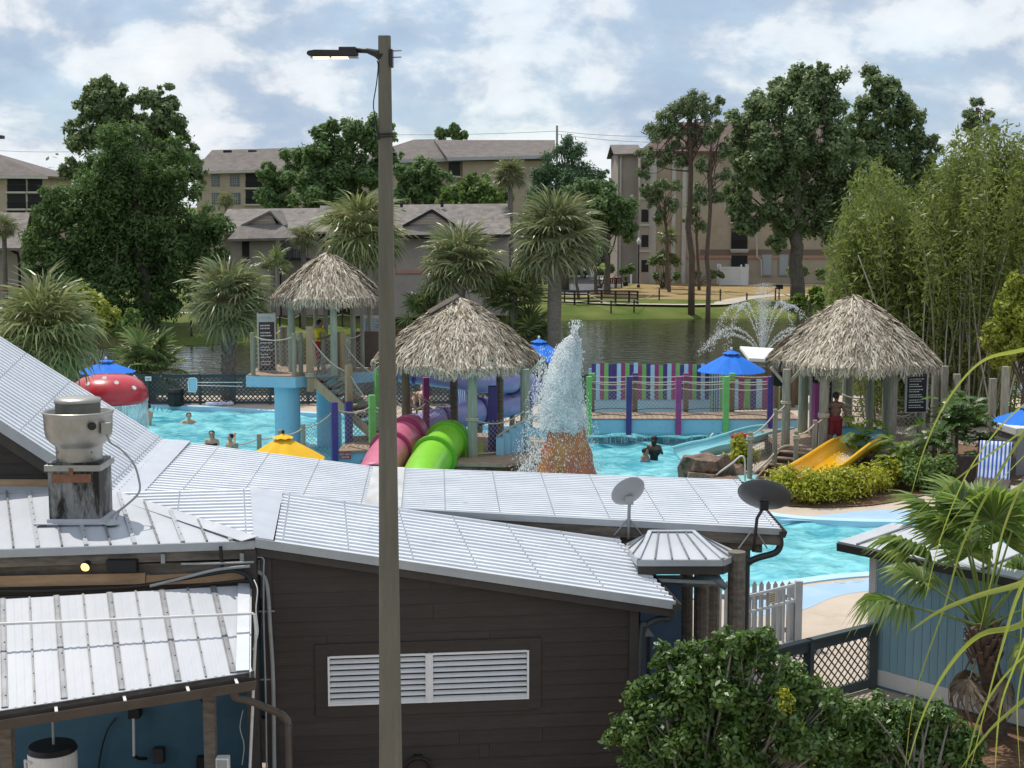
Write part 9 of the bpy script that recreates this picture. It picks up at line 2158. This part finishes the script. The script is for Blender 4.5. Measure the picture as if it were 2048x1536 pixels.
def head_extras(parent, c, face, hair=m_hair, long=False, shades=False):
    c, f = V(c), V(face).normalized(); s = V((-f.y, f.x, 0)).normalized(); mb = MB()
    mb.ball(c + V((0, 0, .045)) - f * .022, .108, 12, 8, (1, 1, .95))
    if long: mb.tube([c + V((0, 0, .02)) - f * .08, c - V((0, 0, .12)) - f * .09, c - V((0, 0, .26)) - f * .07], [.08, .085, .04], 8)
    mb.build('hair', hair, parent, smooth=True)
    for q in (-1, 1):
        mb=MB(); mb.ball(c + f * .088 + s * (.034 * q) + V((0, 0, .005)), .013 if not shades else .022, 6, 4); mb.build('eye' if not shades else 'sunglass_lens', m_black, parent, smooth=True)
        mb=MB(); mb.ball(c + s * (.097 * q) - f * .01 - V((0, 0, .01)), .022, 6, 4, (.6, 1, 1.3)); mb.build('ear', m_skin if hair is m_hair and parent.get('tone') != 'd' else m_skind, parent, smooth=True)
    mb=MB(); mb.box(c + f * .082 - V((0, 0, .052)), (.045, .02, .012), math.atan2(f.y, f.x) + math.pi / 2); mb.build('mouth', M('lips', (.28, .10, .08), rough=.5), parent)
def hand(b, p, d, sp=.02):
    """palm and five fingers at wrist p pointing along d"""
    p, d = V(p), V(d).normalized(); s = d.cross(V((0, 0, 1))); s = s.normalized() if s.length > .1 else V((1, 0, 0)); n = s.cross(d)
    b.append((p, p + d * .08, .032, .036))
    for i, L in enumerate((.062, .075, .070, .055)):
        o = p + d * .08 + s * ((i - 1.5) * .021); b.append((o, o + d * L - n * .02, .0095, .008))
    b.append((p + d * .03 + s * .03, p + d * .075 + s * .062, .011, .009))
def man(label, base, face, pose, skin, shirt=None, shorts=None, tone='l', h=1.75, hair=m_hair):
    b = V(base); t = thing('person', b, label, 'person'); t['tone'] = tone; f = V(face).normalized(); s = V((-f.y, f.x, 0)); k = h / 1.75
    def q(a, c_, z): return b + (f * a + s * c_ + V((0, 0, z))) * k
    hc = q(*pose.get('head', (.02, 0, 1.63))); seg = head_segs(hc, pose.get('look', face))
    seg += [(q(0, -.09, 1.38), q(0, .09, 1.38), .115, .115), (q(0, -.05, 1.2), q(0, .05, 1.2), .125, .125), (q(0, 0, 1.38), q(0, 0, 1.05), .13, .125), (q(0, -.07, .97), q(0, .07, .97), .13, .13), (q(0, -.16, 1.42), q(0, .16, 1.42), .07, .07)]
    for sd_, key in ((-1, 'L'), (1, 'R')):
        kn, an = pose['knee' + key], pose['ank' + key]; hp_ = q(0, .09 * sd_, .93); K, A = q(*kn), q(*an)
        seg += [(hp_, K, .092, .06), (K, lerp(K, A, .35), .058, .062), (lerp(K, A, .35), A, .062, .038), (A, A + f * .13 * k - V((0, 0, .045)), .04, .032), (A, A - f * .05 - V((0, 0, .04)), .038, .03)]
        e, w = q(*pose['elb' + key]), q(*pose['wri' + key]); sh = q(0, .19 * sd_, 1.41); seg += [(sh, e, .055, .042), (e, w, .042, .028)]; hand(seg, w, (w - e))
    body(t, seg, skin); head_extras(t, hc, pose.get('look', face), hair)
    if shirt:
        sg_ = [(q(0, -.09, 1.38), q(0, .09, 1.38), .135, .135), (q(0, -.05, 1.2), q(0, .05, 1.2), .15, .15), (q(0, 0, 1.38), q(0, 0, .95), .15, .155), (q(0, -.07, .93), q(0, .07, .93), .145, .145), (q(0, -.16, 1.41), q(0, .16, 1.41), .092, .092)]
        for sd_, key in ((-1, 'L'), (1, 'R')): sh = q(0, .19 * sd_, 1.41); e = q(*pose['elb' + key]); sg_.append((sh, lerp(sh, e, .75), .078, .072))
        body(t, sg_, shirt, 'shirt')
    if shorts:
        sg_ = [(q(0, -.08, .95), q(0, .08, .95), .145, .145), (q(0, 0, 1.02), q(0, 0, .92), .140, .15)]
        for sd_, key in ((-1, 'L'), (1, 'R')): hp_ = q(0, .09 * sd_, .92); K = q(*pose['knee' + key]); sg_.append((hp_, lerp(hp_, K, .92), .118, .098))
        body(t, sg_, shorts, 'shorts')
    return t
lg = at(640, 735, 50.6)
man('lifeguard in yellow shirt and red shorts standing under the tower hut', (lg.x, 50.6, TZ + .03), (.9, -.45, 0), dict(kneeL=(.02, -.1, .5), ankL=(.0, -.11, .085), kneeR=(.04, .1, .5), ankR=(.02, .12, .085), elbL=(.10, -.27, 1.16), wriL=(.30, -.12, 1.20), elbR=(.10, .27, 1.16), wriR=(.32, .10, 1.24), look=(.95, -.3, -.05)), M('brown_skin', (.20, .105, .065), (.24, .13, .08), 8, rough=.5), M('yellow_shirt', (.55, .48, .02), (.62, .54, .04), 5, rough=.85), M('red_shorts', (.36, .025, .04), (.30, .02, .03), 6, rough=.85), 'd', 1.78)
rg_ = at(1670, 888, 45.5)
man('shirtless man in dark red swim shorts walking under the right hut', (rg_.x, 45.5, P3Z), (.35, .85, 0), dict(kneeL=(.02, -.1, .5), ankL=(-.0, -.1, .085), kneeR=(-.05, .11, .5), ankR=(-.38, .13, .30), elbL=(-.05, -.30, 1.13), wriL=(.05, -.36, .88), elbR=(-.12, .28, 1.14), wriR=(-.02, .30, .88), look=(.8, .5, 0)), m_skind, None, M('dark_red_shorts', (.13, .012, .022), (.16, .016, .028), 5, rough=.85), 'd', 1.80)
def bather(px, py, Y, face, label, skin, arms, hair=m_hair, long=False, shades=False, up=0.0, tone='l', k=1.0, suit=None):
    w = at(px, py, Y); b = V((w.x, Y, -.1)); t = thing('person', b, label, 'person'); t['tone'] = tone; f = V(face).normalized(); s = V((-f.y, f.x, 0))
    def q(a, c_, z): return b + (f * a + s * c_ + V((0, 0, z + up))) * k
    hc = q(.02, 0, .36); seg = head_segs(hc, face) + [(q(0, -.16, .14), q(0, .16, .14), .075, .075), (q(0, -.08, .08), q(0, .08, .08), .12, .12), (q(0, 0, .10), q(0, 0, -.45), .135, .12), (q(0, -.09, -.5), q(.06, -.1, -.95), .09, .06), (q(0, .09, -.5), q(.06, .1, -.95), .09, .06)]
    for sd_, (e, w_) in zip((-1, 1), arms): E, W = q(*e), q(*w_); seg += [(q(0, .19 * sd_, .13), E, .055, .042), (E, W, .042, .028)]; hand(seg, W, W - E)
    body(t, seg, skin); head_extras(t, hc, face, hair, long, shades)
    if suit: body(t, [(q(0, -.10, -.02), q(0, .10, -.02), .135, .135), (q(0, 0, .0), q(0, 0, -.4), .145, .135)], suit, 'swimsuit')
wide = (((.05, -.42, .06), (.25, -.60, .0)), ((.05, .42, .06), (.25, .60, .0)))
rest = (((.1, -.26, -.1), (.3, -.2, -.12)), ((.1, .26, -.1), (.3, .2, -.12)))
raised = (((.1, -.26, -.1), (.3, -.2, -.12)), ((.12, .40, .22), (.02, .26, .46)))
bather(378, 846, 57.0, (.3, -.9, 0), 'bather with dark cap and spread arms floating in the left pool', m_skin, wide, up=-.10)
bather(424, 890, 51.4, (.1, -1, 0), 'woman with sunglasses and dark hair in the pool by the roof edge', m_skin, rest, long=True, shades=True, up=.05, suit=m_black)
bather(462, 892, 51.0, (-.6, -.6, 0), 'dark haired man lifting an arm to his head in the pool', m_skin, raised, up=.0)
bather(297, 842, 56.5, (-.8, .5, 0), 'bather with back turned right beside the mushroom water curtain', m_skin, rest, up=.30)
bather(1308, 912, 48.3, (.2, .9, 0), 'dark haired bather with bare back under the water strings', m_skind, rest, long=True, up=.34, tone='d', suit=m_black)
bather(1290, 918, 48.0, (.8, -.5, 0), 'small child in striped swim top beside the bather under the footbridge', M('tan_skin', (.30, .165, .10), (.34, .19, .12), 8, rough=.5), rest, up=.12, k=.72, suit=M('striped_swimwear', (.45, .30, .35), (.12, .16, .38), 14, rough=.8))
bather(1390, 905, 49.3, (.1, -1, 0), 'distant bather with only the head above water near the turquoise slide', m_skin, rest, up=-.14, k=.9)
sb0 = V((at(838, 812, 58.6).x, 58.6, 0)); t = thing('person', sb0 + V((0, 0, .38)), 'sunbather lying on the far lounger with raised knees', 'person')
def q(x, y, z): return sb0 + V((x, y, z))
seg = head_segs(q(.1, .62, .98), (-.2, -.8, .2)) + [(q(.1, .5, .76), q(.02, .05, .50), .13, .13), (q(-.08, .5, .78), q(.26, .5, .78), .07, .07), (q(-.06, 0, .48), q(-.16, -.38, .88), .09, .065), (q(-.16, -.38, .88), q(-.15, -.62, .44), .06, .04), (q(.12, 0, .48), q(.08, -.42, .84), .09, .065), (q(.08, -.42, .84), q(.08, -.66, .44), .06, .04), (q(-.1, .48, .76), q(-.28, .2, .62), .05, .04), (q(-.28, .2, .62), q(-.2, -.05, .56), .04, .028), (q(.28, .48, .76), q(.42, .2, .60), .05, .04), (q(.42, .2, .60), q(.34, -.05, .54), .04, .028)]
body(t, seg, m_skin); head_extras(t, q(.1, .62, .98), (-.2, -.8, .2)); body(t, [(q(.03, .1, .52), q(.0, -.02, .50), .15, .15)], m_black, 'swimwear')
GROUPS = {'parasol': 'parasols round the pool', 'sabal_palm': 'palms round the lake and pool', 'palmetto_bush': 'palmetto clumps along the shore', 'sun_lounger': 'wicker loungers on the deck',
          'oak_tree': 'broad trees behind the lake', 'pine_tree': 'pines by the apartments', 'leafy_tree': 'light green trees', 'boulder': 'boulders at the pool edge', 'satellite_dish': 'satellite dishes on the roof',
          'apartment_block': 'apartment blocks behind the trees', 'rule_board': 'rule boards on the slide platforms', 'fern_plant': 'ferns in the planted bed', 'philodendron': 'philodendrons in the planted bed',
          'glossy_shrub': 'front shrubs', 'picket_fence': 'white picket fences', 'shrub': 'low shrubs on the far bank', 'leafy_bush': 'bushes', 'utility_cabinet': 'green utility cabinets', 'park_bench': 'red lawn seats',
          'switch_box': 'boxes under the shed roof', 'wall_pipe': 'conduits on the brown wall corner', 'grab_bar': 'pool grab bars', 'beach_towel': 'towels on the terrace', 'towel': 'striped towels', 'young_tree': 'young trees by the parking lot', 'white_marker_post': 'white marker posts', 'cable_bundle': 'cables under the eave', 'conduit_pipe': 'pipes under the eave', 'drop_cable': 'cables in the shed', 'loose_wires': 'loose wires', 'person': 'people in the park', 'pipe_clamp': 'pipe clamps'}
from collections import defaultdict
_by = defaultdict(list)
for o in C.objects:
    if o.parent is None and 'category' in o.keys(): _by[o.name.split('.')[0]].append(o)
for k_, v_ in _by.items():
    if len(v_) > 1 and k_ in GROUPS:
        for o in v_: o['group'] = GROUPS[k_]
